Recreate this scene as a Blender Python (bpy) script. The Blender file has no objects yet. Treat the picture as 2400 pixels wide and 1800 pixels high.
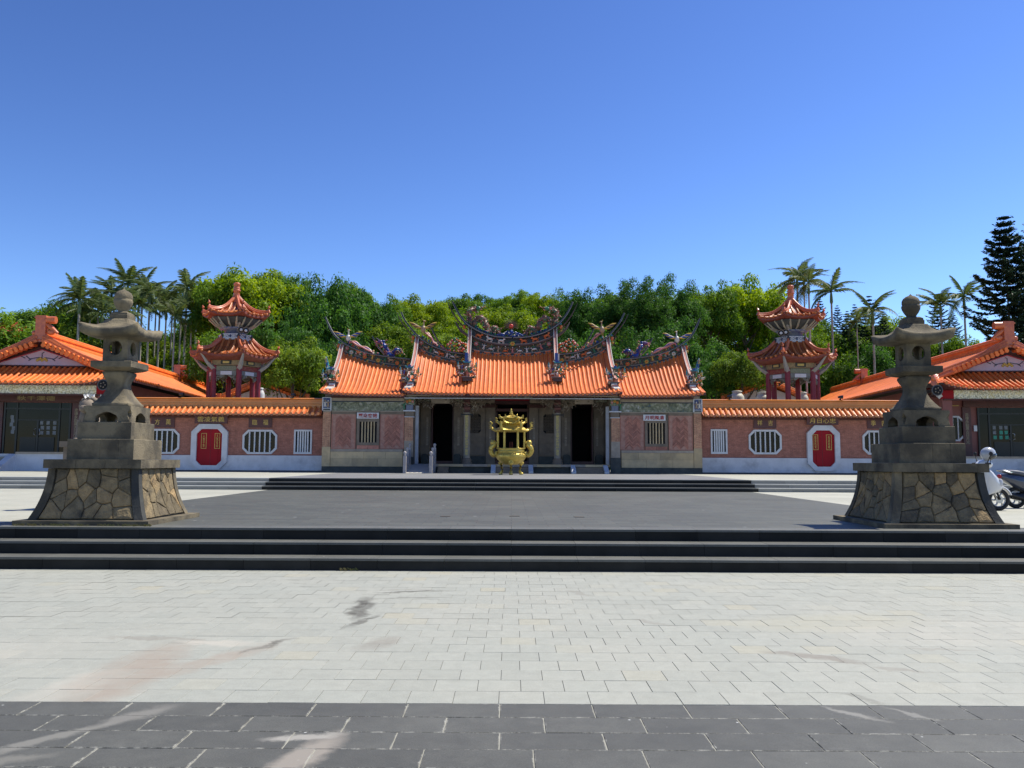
import bpy, math, random
import numpy as np
from mathutils import Vector, Matrix

PI = math.pi
R = math.radians
SC = bpy.context.scene
COL = SC.collection

# ------------------------------------------------------------------ camera
F_PX, PITCH, ROLL, EYE = 1930.0, R(5.27), R(0.27), 1.6
cam_d = bpy.data.cameras.new("camera")
cam = bpy.data.objects.new("camera", cam_d)
COL.objects.link(cam)
cam_d.sensor_width = 36.0
cam_d.lens = 36.0 * F_PX / 2400.0
cam_d.clip_start = 0.1
cam_d.clip_end = 3000
cam.matrix_world = (Matrix.Translation((0, 0, EYE)) @ Matrix.Rotation(PI / 2 + PITCH, 4, 'X')
                    @ Matrix.Rotation(ROLL, 4, 'Z'))
SC.camera = cam

# ------------------------------------------------------------------ world, sun, exposure
SUN_EL, SUN_AZ = R(60), R(67)        # azimuth measured from +Y (away from the camera) towards +X
world = bpy.data.worlds.new("World")
SC.world = world
world.use_nodes = True
wn = world.node_tree
wn.nodes.clear()
w_out = wn.nodes.new("ShaderNodeOutputWorld")
w_bg = wn.nodes.new("ShaderNodeBackground")
w_sky = wn.nodes.new("ShaderNodeTexSky")
w_sky.sky_type = 'NISHITA'
w_sky.sun_disc = False
w_sky.sun_elevation = SUN_EL
w_sky.sun_rotation = SUN_AZ
w_sky.altitude = 0
w_sky.air_density = 1.0
w_sky.dust_density = 0.2
w_sky.ozone_density = 4.0
w_bg.inputs[1].default_value = 0.11
w_tint = wn.nodes.new("ShaderNodeMix")
w_tint.data_type = 'RGBA'; w_tint.blend_type = 'MULTIPLY'
w_tint.inputs[0].default_value = 1.0
w_tint.inputs[7].default_value = (0.92, 0.98, 1.28, 1)
wn.links.new(w_sky.outputs[0], w_tint.inputs[6])
w_gam = wn.nodes.new("ShaderNodeGamma")
w_gam.inputs[1].default_value = 1.6
wn.links.new(w_tint.outputs[2], w_gam.inputs[0])
w_t2 = wn.nodes.new("ShaderNodeMix")
w_t2.data_type = 'RGBA'; w_t2.blend_type = 'MULTIPLY'
w_t2.inputs[0].default_value = 1.0
w_t2.inputs[7].default_value = (0.50, 0.42, 0.287, 1)
wn.links.new(w_gam.outputs[0], w_t2.inputs[6])
wn.links.new(w_t2.outputs[2], w_bg.inputs[0])
wn.links.new(w_bg.outputs[0], w_out.inputs[0])

sun_d = bpy.data.lights.new("sun", 'SUN')
sun_d.energy = 4.8
sun_d.angle = R(0.5)
sun_d.color = (1.0, 0.95, 0.82)
sun = bpy.data.objects.new("sun", sun_d)
COL.objects.link(sun)
sdir = Vector((math.cos(SUN_EL) * math.sin(SUN_AZ), math.cos(SUN_EL) * math.cos(SUN_AZ), math.sin(SUN_EL)))
sun.rotation_euler = sdir.to_track_quat('Z', 'Y').to_euler()
sun.location = (30, 20, 60)

SC.view_settings.view_transform = 'Standard'
SC.view_settings.look = 'None'
SC.view_settings.exposure = 0.45
SC.view_settings.gamma = 1.0
SC.view_settings.use_curve_mapping = False
SC.cycles.max_bounces = 6
SC.cycles.transparent_max_bounces = 8

# ------------------------------------------------------------------ survey: a sighting taken from the eye point to a known distance
def S(px, py, Y):
    u, v = px - 1200, 900 - py
    ur = u * math.cos(ROLL) - v * math.sin(ROLL)
    vr = u * math.sin(ROLL) + v * math.cos(ROLL)
    dy = F_PX * math.cos(PITCH) - vr * math.sin(PITCH)
    dz = F_PX * math.sin(PITCH) + vr * math.cos(PITCH)
    t = Y / dy
    return ur * t, EYE + dz * t

# ------------------------------------------------------------------ materials
def _n(nt, t, **kw):
    n = nt.nodes.new(t)
    for k, v in kw.items():
        setattr(n, k, v)
    return n

def lnk(nt, a, b):
    nt.links.new(a, b)

def new_mat(name):
    m = bpy.data.materials.new(name)
    m.use_nodes = True
    nt = m.node_tree
    b = nt.nodes["Principled BSDF"]
    return m, nt, b

def noise_node(nt, scale, detail=4.0, vec=None, rough=0.6):
    n = _n(nt, "ShaderNodeTexNoise")
    n.inputs['Scale'].default_value = scale
    n.inputs['Detail'].default_value = detail
    n.inputs['Roughness'].default_value = rough
    if vec is not None:
        lnk(nt, vec, n.inputs['Vector'])
    return n

def mixc(nt, fac, a, b, mode='MIX'):
    n = _n(nt, "ShaderNodeMix", data_type='RGBA', blend_type=mode)
    for sock, v in ((0, fac), (6, a), (7, b)):
        if hasattr(v, 'links') or hasattr(v, 'is_linked'):
            lnk(nt, v, n.inputs[sock])
        elif isinstance(v, (int, float)):
            n.inputs[sock].default_value = v
        else:
            n.inputs[sock].default_value = (*v, 1)
    return n.outputs[2]

def math_n(nt, op, a, b=None, c=None, clamp=False):
    n = _n(nt, "ShaderNodeMath", operation=op, use_clamp=clamp)
    for i, v in enumerate((a, b, c)):
        if v is None:
            continue
        if isinstance(v, (int, float)):
            n.inputs[i].default_value = v
        else:
            lnk(nt, v, n.inputs[i])
    return n.outputs[0]

def rng(nt, val, a, b, c=0.0, d=1.0):
    n = _n(nt, "ShaderNodeMapRange")
    lnk(nt, val, n.inputs[0])
    for i, v in ((1, a), (2, b), (3, c), (4, d)):
        n.inputs[i].default_value = v
    return n.outputs[0]

def coord(nt, world_space=True):
    if world_space:
        return _n(nt, "ShaderNodeNewGeometry").outputs['Position']
    return _n(nt, "ShaderNodeTexCoord").outputs['Object']

def hsv(nt, colr, val=None, hue=None, sat=None):
    n = _n(nt, "ShaderNodeHueSaturation")
    lnk(nt, colr, n.inputs['Color'])
    for key, v in (('Value', val), ('Hue', hue), ('Saturation', sat)):
        if v is None:
            continue
        if isinstance(v, (int, float)):
            n.inputs[key].default_value = v
        else:
            lnk(nt, v, n.inputs[key])
    return n.outputs['Color']

def bump_to(nt, b, h, strength, dist=0.02):
    n = _n(nt, "ShaderNodeBump")
    n.inputs['Strength'].default_value = strength
    n.inputs['Distance'].default_value = dist
    lnk(nt, h, n.inputs['Height'])
    lnk(nt, n.outputs[0], b.inputs['Normal'])

MATS = {}
def mat(name, c1, c2=None, ns=3.0, lo=0.35, hi=0.65, rough=0.7, metal=0.0, bump=0.0, bs=40.0, bd=0.02,
        rnd=0.0, spec=0.5, grime=0.0, coat=0.0, ws=True, rv=0.0):
    """two-tone mottled surface; rnd varies the lightness from object to object, grime adds blotches of dirt"""
    if name in MATS:
        return MATS[name]
    m, nt, b = new_mat(name)
    P = coord(nt, ws)
    col = None
    if c2 is not None:
        n = noise_node(nt, ns, 6, P)
        col = mixc(nt, rng(nt, n.outputs[0], lo, hi), c1, c2)
    else:
        n = noise_node(nt, ns, 6, P)
        c2b = tuple(x * 0.86 for x in c1)
        col = mixc(nt, rng(nt, n.outputs[0], 0.3, 0.7), c1, c2b)
    if grime > 0:
        g = noise_node(nt, ns * 0.37, 7, P, 0.7)
        gm = math_n(nt, 'MULTIPLY', rng(nt, g.outputs[0], 0.5, 0.68), grime)
        col = mixc(nt, gm, col, tuple(x * 0.3 + 0.008 for x in c1))
    if rnd > 0:
        oi = _n(nt, "ShaderNodeObjectInfo")
        at = _n(nt, "ShaderNodeAttribute", attribute_name="tint")
        f = math_n(nt, 'FRACT', math_n(nt, 'ADD', oi.outputs['Random'], at.outputs['Fac']))
        col = hsv(nt, col, val=rng(nt, f, 0, 1, 1 - rnd, 1 + rnd))
    lnk(nt, col, b.inputs['Base Color'])
    b.inputs['Roughness'].default_value = rough
    if rv > 0:
        lnk(nt, rng(nt, n.outputs[0], 0.3, 0.7, max(0, rough - rv), min(1, rough + rv)), b.inputs['Roughness'])
    b.inputs['Metallic'].default_value = metal
    b.inputs['Specular IOR Level'].default_value = spec
    b.inputs['Coat Weight'].default_value = coat
    if bump > 0:
        h = noise_node(nt, bs, 5, P)
        bump_to(nt, b, h.outputs[0], bump, bd)
    MATS[name] = m
    return m

# ------------------------------------------------------------------ mesh builder
class MB:
    def __init__(s):
        s.v, s.f, s.m, s.s = [], [], [], []
    def add(s, vs, fs, mi=0, smooth=False):
        o = len(s.v)
        s.v.extend([tuple(p) for p in vs])
        for f in fs:
            s.f.append(tuple(i + o for i in f))
            s.m.append(mi)
            s.s.append(smooth)
        return s
    def box(s, x0, x1, y0, y1, z0, z1, mi=0):
        if x0 > x1: x0, x1 = x1, x0
        if y0 > y1: y0, y1 = y1, y0
        if z0 > z1: z0, z1 = z1, z0
        vs = [(x0, y0, z0), (x1, y0, z0), (x1, y1, z0), (x0, y1, z0), (x0, y0, z1), (x1, y0, z1), (x1, y1, z1), (x0, y1, z1)]
        return s.add(vs, [(0, 3, 2, 1), (4, 5, 6, 7), (0, 1, 5, 4), (1, 2, 6, 5), (2, 3, 7, 6), (3, 0, 4, 7)], mi)
    def boxm(s, M, sx, sy, sz, mi=0):
        vs = [M @ Vector((a * sx / 2, b * sy / 2, c * sz / 2)) for c in (-1, 1) for a, b in ((-1, -1), (1, -1), (1, 1), (-1, 1))]
        return s.add(vs, [(0, 3, 2, 1), (4, 5, 6, 7), (0, 1, 5, 4), (1, 2, 6, 5), (2, 3, 7, 6), (3, 0, 4, 7)], mi)
    def loft(s, rings, mi=0, smooth=True, cap=True, closed=True):
        n = len(rings[0])
        vs = [p for r in rings for p in r]
        fs = []
        for i in range(len(rings) - 1):
            for j in range(n if closed else n - 1):
                k = (j + 1) % n
                fs.append((i * n + j, i * n + k, (i + 1) * n + k, (i + 1) * n + j))
        s.add(vs, fs, mi, smooth)
        if cap and closed:
            s.add(rings[0], [tuple(range(n))[::-1]], mi)
            s.add(rings[-1], [tuple(range(n))], mi)
        return s
    def tube(s, path, rad, n=8, mi=0, cap=True, smooth=True, flat=1.0):
        path = [Vector(p) for p in path]
        if not hasattr(rad, '__len__'):
            rad = [rad] * len(path)
        rings = []
        up = Vector((0, 0, 1))
        for i, p in enumerate(path):
            d = path[min(i + 1, len(path) - 1)] - path[max(i - 1, 0)]
            if d.length < 1e-7: d = Vector((0, 0, 1))
            d.normalize()
            a = d.cross(up)
            if a.length < 1e-3: a = d.cross(Vector((0, 1, 0)))
            a.normalize()
            b = a.cross(d)
            rings.append([p + (a * math.cos(2 * PI * k / n) * flat + b * math.sin(2 * PI * k / n)) * rad[i] for k in range(n)])
        return s.loft([[tuple(q) for q in r] for r in rings], mi, smooth, cap)
    def lathe(s, prof, c=(0, 0), n=16, mi=0, smooth=True, rot=0.0, sq=None):
        rings = []
        for r, z in prof:
            rings.append([(c[0] + r * math.cos(rot + 2 * PI * k / n), c[1] + r * math.sin(rot + 2 * PI * k / n), z) for k in range(n)])
        return s.loft(rings, mi, smooth)
    def ell(s, c, r, mi=0, nu=8, nv=6, M=None):
        if not hasattr(r, '__len__'): r = (r, r, r)
        rings = []
        for i in range(nv + 1):
            th = PI * i / nv
            th = min(max(th, 0.05), PI - 0.05)
            ring = []
            for k in range(nu):
                p = Vector((r[0] * math.sin(th) * math.cos(2 * PI * k / nu), r[1] * math.sin(th) * math.sin(2 * PI * k / nu), -r[2] * math.cos(th)))
                if M is not None: p = M @ p
                ring.append((p[0] + c[0], p[1] + c[1], p[2] + c[2]))
            rings.append(ring)
        return s.loft(rings, mi, True)
    def prism(s, poly, y0, y1, mi=0):
        """polygon in the XZ plane extruded along Y"""
        n = len(poly)
        vs = [(x, y0, z) for x, z in poly] + [(x, y1, z) for x, z in poly]
        fs = [tuple(range(n)), tuple(range(n, 2 * n))[::-1]] + [(i, i + n, (i + 1) % n + n, (i + 1) % n) for i in range(n)]
        return s.add(vs, fs, mi)
    def ring_prism(s, outer, inner, y0, y1, mi=0):
        n = len(outer)
        vs = [(x, y0, z) for x, z in outer] + [(x, y0, z) for x, z in inner] + [(x, y1, z) for x, z in outer] + [(x, y1, z) for x, z in inner]
        fs = []
        for i in range(n):
            j = (i + 1) % n
            fs += [(i, j, n + j, n + i), (2 * n + i, 3 * n + i, 3 * n + j, 2 * n + j), (i, 2 * n + i, 2 * n + j, j), (n + i, n + j, 3 * n + j, 3 * n + i)]
        return s.add(vs, fs, mi)
    def cone(s, p, q, r, n=5, mi=0):
        return s.tube([p, q], [r, r * 0.05], n, mi)
    def build(s, name, mats, parent=None, fix=True, tint=None, kind=None, label=None):
        me = bpy.data.meshes.new(name)
        off = parent_origin(parent) if parent is not None else Vector((0, 0, 0))
        me.from_pydata([(p[0] - off[0], p[1] - off[1], p[2] - off[2]) for p in s.v], [], s.f)
        if not isinstance(mats, (list, tuple)): mats = [mats]
        for m in mats: me.materials.append(m)
        me.polygons.foreach_set('material_index', s.m)
        me.polygons.foreach_set('use_smooth', s.s)
        if tint is not None:
            a = me.attributes.new('tint', 'FLOAT', 'FACE')
            a.data.foreach_set('value', tint)
        me.update()
        if fix:
            import bmesh
            bm = bmesh.new(); bm.from_mesh(me)
            bmesh.ops.recalc_face_normals(bm, faces=bm.faces)
            bm.to_mesh(me); bm.free()
        o = bpy.data.objects.new(name, me)
        COL.objects.link(o)
        if parent is not None: o.parent = parent
        if kind: o['kind'] = kind
        if label: o['label'] = label
        return o

ORIG = {}
def parent_origin(p):
    while p is not None:
        if p.name in ORIG: return ORIG[p.name]
        p = p.parent
    return Vector((0, 0, 0))

def tag(o, label=None, cat=None, group=None, kind=None):
    if label: o['label'] = label
    if cat: o['category'] = cat
    if group: o['group'] = group
    if kind: o['kind'] = kind
    return o

def thing(name, loc, label, cat, group=None):
    o = bpy.data.objects.new(name, None)
    o.empty_display_size = 0.3
    COL.objects.link(o)
    o.location = loc
    ORIG[o.name] = Vector(loc)
    return tag(o, label, cat, group)

def inst(src, loc, parent=None, rz=0.0, scale=None, name=None):
    """copy of one object sharing its mesh"""
    c = src.copy()
    if name: c.name = name
    COL.objects.link(c)
    c.parent = parent
    off = parent_origin(parent)
    c.location = Vector(loc) - off
    c.rotation_euler = (0, 0, rz)
    if scale is not None: c.scale = scale
    return c

def copy_tree(o, parent=None):
    c = o.copy(); COL.objects.link(c); c.parent = parent
    for ch in o.children: copy_tree(ch, c)
    return c

def proto(mb, name, mats, **kw):
    """a mesh data block used by many alike pieces"""
    o = mb.build(name, mats, **kw)
    me = o.data
    bpy.data.objects.remove(o)
    return me

def place(me, name, loc, parent=None, rot=(0, 0, 0), scale=(1, 1, 1)):
    o = bpy.data.objects.new(name, me)
    COL.objects.link(o)
    if parent is not None: o.parent = parent
    o.location = Vector(loc) - parent_origin(parent)
    o.rotation_euler = rot
    o.scale = scale
    return o

_TXT = {}
def text_mesh(body, size, m, weight=0.02, ext=0.004):
    key = (body, size, m.name)
    if key in _TXT: return _TXT[key]
    cu = bpy.data.curves.new("lettering", "FONT")
    cu.body = body
    cu.size = size
    cu.align_x = 'CENTER'; cu.align_y = 'CENTER'
    cu.resolution_u = 2
    cu.offset = weight * size
    cu.extrude = ext
    cu.space_line = 0.95 if '\n' in body else 1.0
    o = bpy.data.objects.new("lettering", cu)
    COL.objects.link(o)
    bpy.context.view_layer.update()
    dg = bpy.context.evaluated_depsgraph_get()
    me = bpy.data.meshes.new_from_object(o.evaluated_get(dg))
    bpy.data.objects.remove(o)
    me.name = "lettering"
    me.materials.clear()
    me.materials.append(m)
    xs = [v.co.x for v in me.vertices]; ys = [v.co.y for v in me.vertices]
    cx, cy = (min(xs) + max(xs)) / 2, (min(ys) + max(ys)) / 2
    for v in me.vertices: v.co.x -= cx; v.co.y -= cy
    _TXT[key] = me
    return me

def lettering(body, size, m, loc, parent, w=None, h=None, weight=0.02, rz=0.0):
    me = text_mesh(body, size, m, weight)
    o = place(me, 'lettering', loc, parent, (PI / 2, 0, rz))
    if w or h:
        xs = [v.co.x for v in me.vertices]; ys = [v.co.y for v in me.vertices]
        sx = w / (max(xs) - min(xs)) if w else 1
        sy = h / (max(ys) - min(ys)) if h else 1
        if not w: sx = 1
        o.scale = (sx, sy, 1)
    return o
# ================================================================== MATERIALS
def light_paver_mat():
    m, nt, b = new_mat("light_granite_paver")
    P = coord(nt)
    oi = _n(nt, "ShaderNodeObjectInfo")
    at = _n(nt, "ShaderNodeAttribute", attribute_name="tint")
    f = math_n(nt, 'FRACT', math_n(nt, 'ADD', oi.outputs['Random'], at.outputs['Fac']))
    ramp = _n(nt, "ShaderNodeValToRGB")
    e = ramp.color_ramp.elements
    e[0].position = 0.0; e[0].color = (0.292, 0.297, 0.258, 1)
    e[1].position = 1.0; e[1].color = (0.335, 0.320, 0.250, 1)
    for p, c in ((0.3, (0.303, 0.308, 0.268)), (0.6, (0.311, 0.316, 0.275)), (0.9, (0.322, 0.325, 0.282)), (0.97, (0.325, 0.322, 0.268))):
        k = e.new(p); k.color = (*c, 1)
    lnk(nt, f, ramp.inputs[0])
    col = ramp.outputs[0]
    n1 = noise_node(nt, 0.8, 6, P)
    col = mixc(nt, rng(nt, n1.outputs[0], 0.4, 0.75, 0, 0.35), col, (0.36, 0.345, 0.29))
    n2 = noise_node(nt, 110, 4, P, 0.8)
    col = hsv(nt, col, val=rng(nt, n2.outputs[0], 0.3, 0.7, 0.78, 1.2))
    n4 = noise_node(nt, 9, 6, P, 0.75)
    col = hsv(nt, col, val=rng(nt, n4.outputs[0], 0.3, 0.7, 0.9, 1.08))
    n5 = noise_node(nt, 5.5, 7, P, 0.75)
    smod = math_n(nt, 'MULTIPLY', rng(nt, n5.outputs[0], 0.36, 0.6, 0.6, 1.0), rng(nt, f, 0, 1, 0.7, 1.15), clamp=True)
    # dried spills: (x, y, angle, long, wide, colour, strength)
    warp = noise_node(nt, 1.7, 5, P, 0.7)
    warpv = _n(nt, "ShaderNodeVectorMath", operation='MULTIPLY_ADD')
    lnk(nt, warp.outputs['Color'], warpv.inputs[0])
    warpv.inputs[1].default_value = (0.5, 0.5, 0)
    lnk(nt, P, warpv.inputs[2])
    wshift = _n(nt, "ShaderNodeVectorMath", operation='SUBTRACT')
    lnk(nt, warpv.outputs[0], wshift.inputs[0]); wshift.inputs[1].default_value = (0.25, 0.25, 0)
    for (x, y, a, L, W, c, st) in STAINS:
        mp = _n(nt, "ShaderNodeMapping", vector_type='TEXTURE')
        mp.inputs['Location'].default_value = (x, y, 0)
        mp.inputs['Rotation'].default_value = (0, 0, a)
        mp.inputs['Scale'].default_value = (L, W, 1000)
        lnk(nt, wshift.outputs[0], mp.inputs[0])
        ln = _n(nt, "ShaderNodeVectorMath", operation='LENGTH')
        lnk(nt, mp.outputs[0], ln.inputs[0])
        k = math_n(nt, 'MULTIPLY', rng(nt, ln.outputs['Value'], 0.55, 1.1, st, 0.0), smod)
        col = mixc(nt, k, col, c)
    lnk(nt, col, b.inputs['Base Color'])
    b.inputs['Roughness'].default_value = 0.75
    bump_to(nt, b, noise_node(nt, 220, 3, P).outputs[0], 0.25, 0.003)
    return m

# spills on the light paving and the dark band in front of it
PINK, WET, PALE, BROWN = (0.285, 0.238, 0.19), (0.09, 0.085, 0.068), (0.42, 0.39, 0.33), (0.19, 0.165, 0.135)
STAINS = [(-2.85, 6.35, R(92), 1.15, .30, PINK, .85), (-2.35, 6.75, R(65), .85, .16, PINK, .7), (-3.1, 5.9, R(80), .6, .22, PALE, .5), (-2.55, 7.35, 0, .45, .12, PALE, .8), (-3.2, 7.5, R(-5), .5, .07, BROWN, .6),
          (-2.1, 7.27, R(60), .36, .06, WET, .8), (-1.62, 9.1, R(92), .8, .13, WET, 1.0), (-1.5, 8.3, R(75), .45, .06, WET, .8), (-1.15, 7.35, R(60), .35, .16, BROWN, .5),
          (-1.2, 10.2, R(12), .55, .06, WET, .8), (-1.15, 9.8, R(8), .5, .06, WET, .65), (-1.3, 10.35, R(5), .4, .04, BROWN, .5), (2.45, 6.95, R(-25), .42, .10, BROWN, .8),
          (3.0, 6.55, R(-30), .3, .05, BROWN, .5), (3.7, 7.25, R(-8), .45, .04, BROWN, .55), (1.45, 8.3, R(-40), .25, .04, BROWN, .5), (.8, 10.2, R(-55), .3, .07, BROWN, .5),
          (2.4, 5.75, R(-50), .25, .05, WET, .5), (3.2, 8.4, R(10), 1.2, .5, (.36, .335, .24), .45), (4.5, 8.0, R(10), 1.8, .8, PALE, .3), (-4.5, 7.0, R(10), 1.4, .6, PALE, .3)]

def dark_paver_mat(name, dusty=0.0, base=(0.068, 0.0675, 0.058), rnd=0.12):
    m, nt, b = new_mat(name)
    P = coord(nt)
    n1 = noise_node(nt, 1.3, 6, P)
    col = mixc(nt, rng(nt, n1.outputs[0], 0.35, 0.7), base, tuple(x * 1.28 for x in base))
    n2 = noise_node(nt, 130, 4, P, 0.85)
    col = hsv(nt, col, val=rng(nt, n2.outputs[0], 0.3, 0.7, 0.6, 1.5))
    n4 = noise_node(nt, 6, 7, P, 0.75)
    col = hsv(nt, col, val=rng(nt, n4.outputs[0], 0.3, 0.7, 0.85, 1.15))
    oi = _n(nt, "ShaderNodeObjectInfo")
    at = _n(nt, "ShaderNodeAttribute", attribute_name="tint")
    f = math_n(nt, 'FRACT', math_n(nt, 'ADD', oi.outputs['Random'], at.outputs['Fac']))
    col = hsv(nt, col, val=rng(nt, f, 0, 1, 1 - rnd, 1 + rnd))
    # white specks and faint droppings
    vo = _n(nt, "ShaderNodeTexVoronoi")
    vo.inputs['Scale'].default_value = 4.5
    lnk(nt, P, vo.inputs['Vector'])
    sp = rng(nt, vo.outputs['Distance'], 0.025, 0.045, 0.9, 0.0)
    col = mixc(nt, sp, col, (0.5, 0.5, 0.48))
    vo2 = _n(nt, "ShaderNodeTexVoronoi")
    vo2.inputs['Scale'].default_value = 1.1
    lnk(nt, P, vo2.inputs['Vector'])
    sp2 = rng(nt, vo2.outputs['Distance'], 0.03, 0.05, 0.6, 0.0)
    col = mixc(nt, sp2, col, (0.035, 0.036, 0.038))
    if dusty > 0:
        warp = noise_node(nt, 2.6, 6, P, 0.7)
        wv = _n(nt, "ShaderNodeVectorMath", operation='MULTIPLY_ADD')
        lnk(nt, warp.outputs['Color'], wv.inputs[0]); wv.inputs[1].default_value = (0.3, 0.3, 0)
        lnk(nt, P, wv.inputs[2])
        for (x, y, a, L, W, c, st) in DUST:
            mp = _n(nt, "ShaderNodeMapping", vector_type='TEXTURE')
            mp.inputs['Location'].default_value = (x + 0.15, y + 0.15, 0)
            mp.inputs['Rotation'].default_value = (0, 0, a)
            mp.inputs['Scale'].default_value = (L, W, 1000)
            lnk(nt, wv.outputs[0], mp.inputs[0])
            ln = _n(nt, "ShaderNodeVectorMath", operation='LENGTH')
            lnk(nt, mp.outputs[0], ln.inputs[0])
            col = mixc(nt, rng(nt, ln.outputs['Value'], 0.5, 1.1, st * dusty, 0.0), col, c)
        n3 = noise_node(nt, 3.0, 7, P, 0.75)
        col = mixc(nt, rng(nt, n3.outputs[0], 0.62, 0.8, 0, 0.3), col, (0.2, 0.19, 0.17))
        loc = _n(nt, "ShaderNodeTexCoord").outputs['Object']
        ab = _n(nt, "ShaderNodeVectorMath", operation='ABSOLUTE'); lnk(nt, loc, ab.inputs[0])
        sx = _n(nt, "ShaderNodeSeparateXYZ"); lnk(nt, ab.outputs[0], sx.inputs[0])
        e = math_n(nt, 'MINIMUM', math_n(nt, 'SUBTRACT', 0.2965, sx.outputs[0]), math_n(nt, 'SUBTRACT', 0.1393, sx.outputs[1]))
        n6 = noise_node(nt, 11, 7, P, 0.8)
        e = math_n(nt, 'ADD', e, math_n(nt, 'MULTIPLY', math_n(nt, 'SUBTRACT', 0.59, n6.outputs[0]), 0.075))
        col = mixc(nt, rng(nt, e, 0.0, 0.010, 0.85, 0.0), col, (0.34, 0.33, 0.285))
    lnk(nt, col, b.inputs['Base Color'])
    b.inputs['Roughness'].default_value = 0.62
    bump_to(nt, b, noise_node(nt, 260, 3, P).outputs[0], 0.3, 0.003)
    return m

DUST = [(-1.12, 4.62, R(75), .42, .13, (.27, .24, .20), .9), (-1.2, 4.92, R(10), .22, .06, (.34, .32, .28), .8), (-2.35, 5.3, R(55), .36, .09, (.20, .19, .165), .8),
        (-2.65, 4.85, R(55), .42, .08, (.22, .21, .18), .7), (-2.75, 4.5, R(20), .35, .07, (.20, .19, .16), .6), (2.2, 5.42, R(-50), .25, .04, (.25, .24, .21), .7), (2.55, 5.4, R(-50), .2, .03, (.25, .24, .21), .6)]

def tiled_ground_mat(name, a, b_, mortar, bw, bh, ms, rough=0.75, warm=0.0):
    m, nt, b = new_mat(name)
    P = coord(nt)
    br = _n(nt, "ShaderNodeTexBrick")
    lnk(nt, P, br.inputs['Vector'])
    br.inputs['Color1'].default_value = (*a, 1)
    br.inputs['Color2'].default_value = (*b_, 1)
    br.inputs['Mortar'].default_value = (*mortar, 1)
    br.inputs['Scale'].default_value = 1
    br.inputs['Mortar Size'].default_value = ms
    br.inputs['Brick Width'].default_value = bw
    br.inputs['Row Height'].default_value = bh
    n = noise_node(nt, 0.5, 7, P)
    col = hsv(nt, br.outputs['Color'], val=rng(nt, n.outputs[0], 0.3, 0.7, 0.86, 1.12))
    n2 = noise_node(nt, 60, 3, P)
    col = hsv(nt, col, val=rng(nt, n2.outputs[0], 0.3, 0.7, 0.9, 1.1))
    n3 = noise_node(nt, 0.9, 8, P, 0.8)
    col = mixc(nt, rng(nt, n3.outputs[0], 0.56, 0.72, 0, 0.35), col, tuple(x * 1.7 for x in a))
    col = mixc(nt, rng(nt, n3.outputs[0], 0.30, 0.42, 0.35, 0), col, tuple(x * 0.6 for x in a))
    vo = _n(nt, "ShaderNodeTexVoronoi"); vo.inputs['Scale'].default_value = 1.3
    lnk(nt, P, vo.inputs['Vector'])
    col = mixc(nt, rng(nt, vo.outputs['Distance'], 0.03, 0.06, 0.6, 0.0), col, (0.45, 0.45, 0.43))
    lnk(nt, col, b.inputs['Base Color'])
    b.inputs['Roughness'].default_value = rough
    bump_to(nt, b, br.outputs['Fac'], -0.3, 0.004)
    return m

def brick_mat(name, a, b_, mortar, bw=0.23, bh=0.065, ms=0.008, blotch=0.25, nsc=3.0):
    m, nt, b = new_mat(name)
    P = coord(nt)
    sp = _n(nt, "ShaderNodeSeparateXYZ"); lnk(nt, P, sp.inputs[0])
    cb = _n(nt, "ShaderNodeCombineXYZ")
    lnk(nt, math_n(nt, 'ADD', sp.outputs[0], sp.outputs[1]), cb.inputs[0])
    lnk(nt, sp.outputs[2], cb.inputs[1])
    br = _n(nt, "ShaderNodeTexBrick")
    lnk(nt, cb.outputs[0], br.inputs['Vector'])
    br.inputs['Color1'].default_value = (*a, 1)
    br.inputs['Color2'].default_value = (*b_, 1)
    br.inputs['Mortar'].default_value = (*mortar, 1)
    br.inputs['Scale'].default_value = 1
    br.inputs['Mortar Size'].default_value = ms
    br.inputs['Mortar Smooth'].default_value = 0.3
    br.inputs['Brick Width'].default_value = bw
    br.inputs['Row Height'].default_value = bh
    n = noise_node(nt, nsc, 8, P, 0.75)
    col = hsv(nt, br.outputs['Color'], val=rng(nt, n.outputs[0], 0.3, 0.7, 1 - blotch, 1 + blotch))
    n2 = noise_node(nt, 26, 5, P, 0.8)
    col = hsv(nt, col, val=rng(nt, n2.outputs[0], 0.35, 0.65, 0.72, 1.25))
    lnk(nt, col, b.inputs['Base Color'])
    b.inputs['Roughness'].default_value = 0.85
    bump_to(nt, b, br.outputs['Fac'], -0.5, 0.008)
    return m

def frieze_mat(name, cols, scale=3.2, detail=6, sx=1.0):
    """painted relief seen from afar: blotches of several pigments with dark outlines"""
    m, nt, b = new_mat(name)
    P = coord(nt)
    mp = _n(nt, "ShaderNodeMapping"); mp.inputs['Scale'].default_value = (sx, 1, 1)
    lnk(nt, P, mp.inputs[0])
    n = noise_node(nt, scale, detail, mp.outputs[0], 0.65)
    n.inputs['Distortion'].default_value = 1.2
    ramp = _n(nt, "ShaderNodeValToRGB")
    el = ramp.color_ramp.elements
    k = len(cols)
    el[0].position = 0.3; el[0].color = (*cols[0], 1)
    el[1].position = 0.7; el[1].color = (*cols[-1], 1)
    for i in range(1, k - 1):
        e = el.new(0.3 + 0.4 * i / (k - 1)); e.color = (*cols[i], 1)
    lnk(nt, n.outputs[0], ramp.inputs[0])
    n2 = noise_node(nt, scale * 4, 4, P)
    col = hsv(nt, ramp.outputs[0], val=rng(nt, n2.outputs[0], 0.35, 0.65, 0.6, 1.3))
    lnk(nt, col, b.inputs['Base Color'])
    b.inputs['Roughness'].default_value = 0.7
    bump_to(nt, b, n.outputs[0], 0.8, 0.03)
    return m

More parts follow.
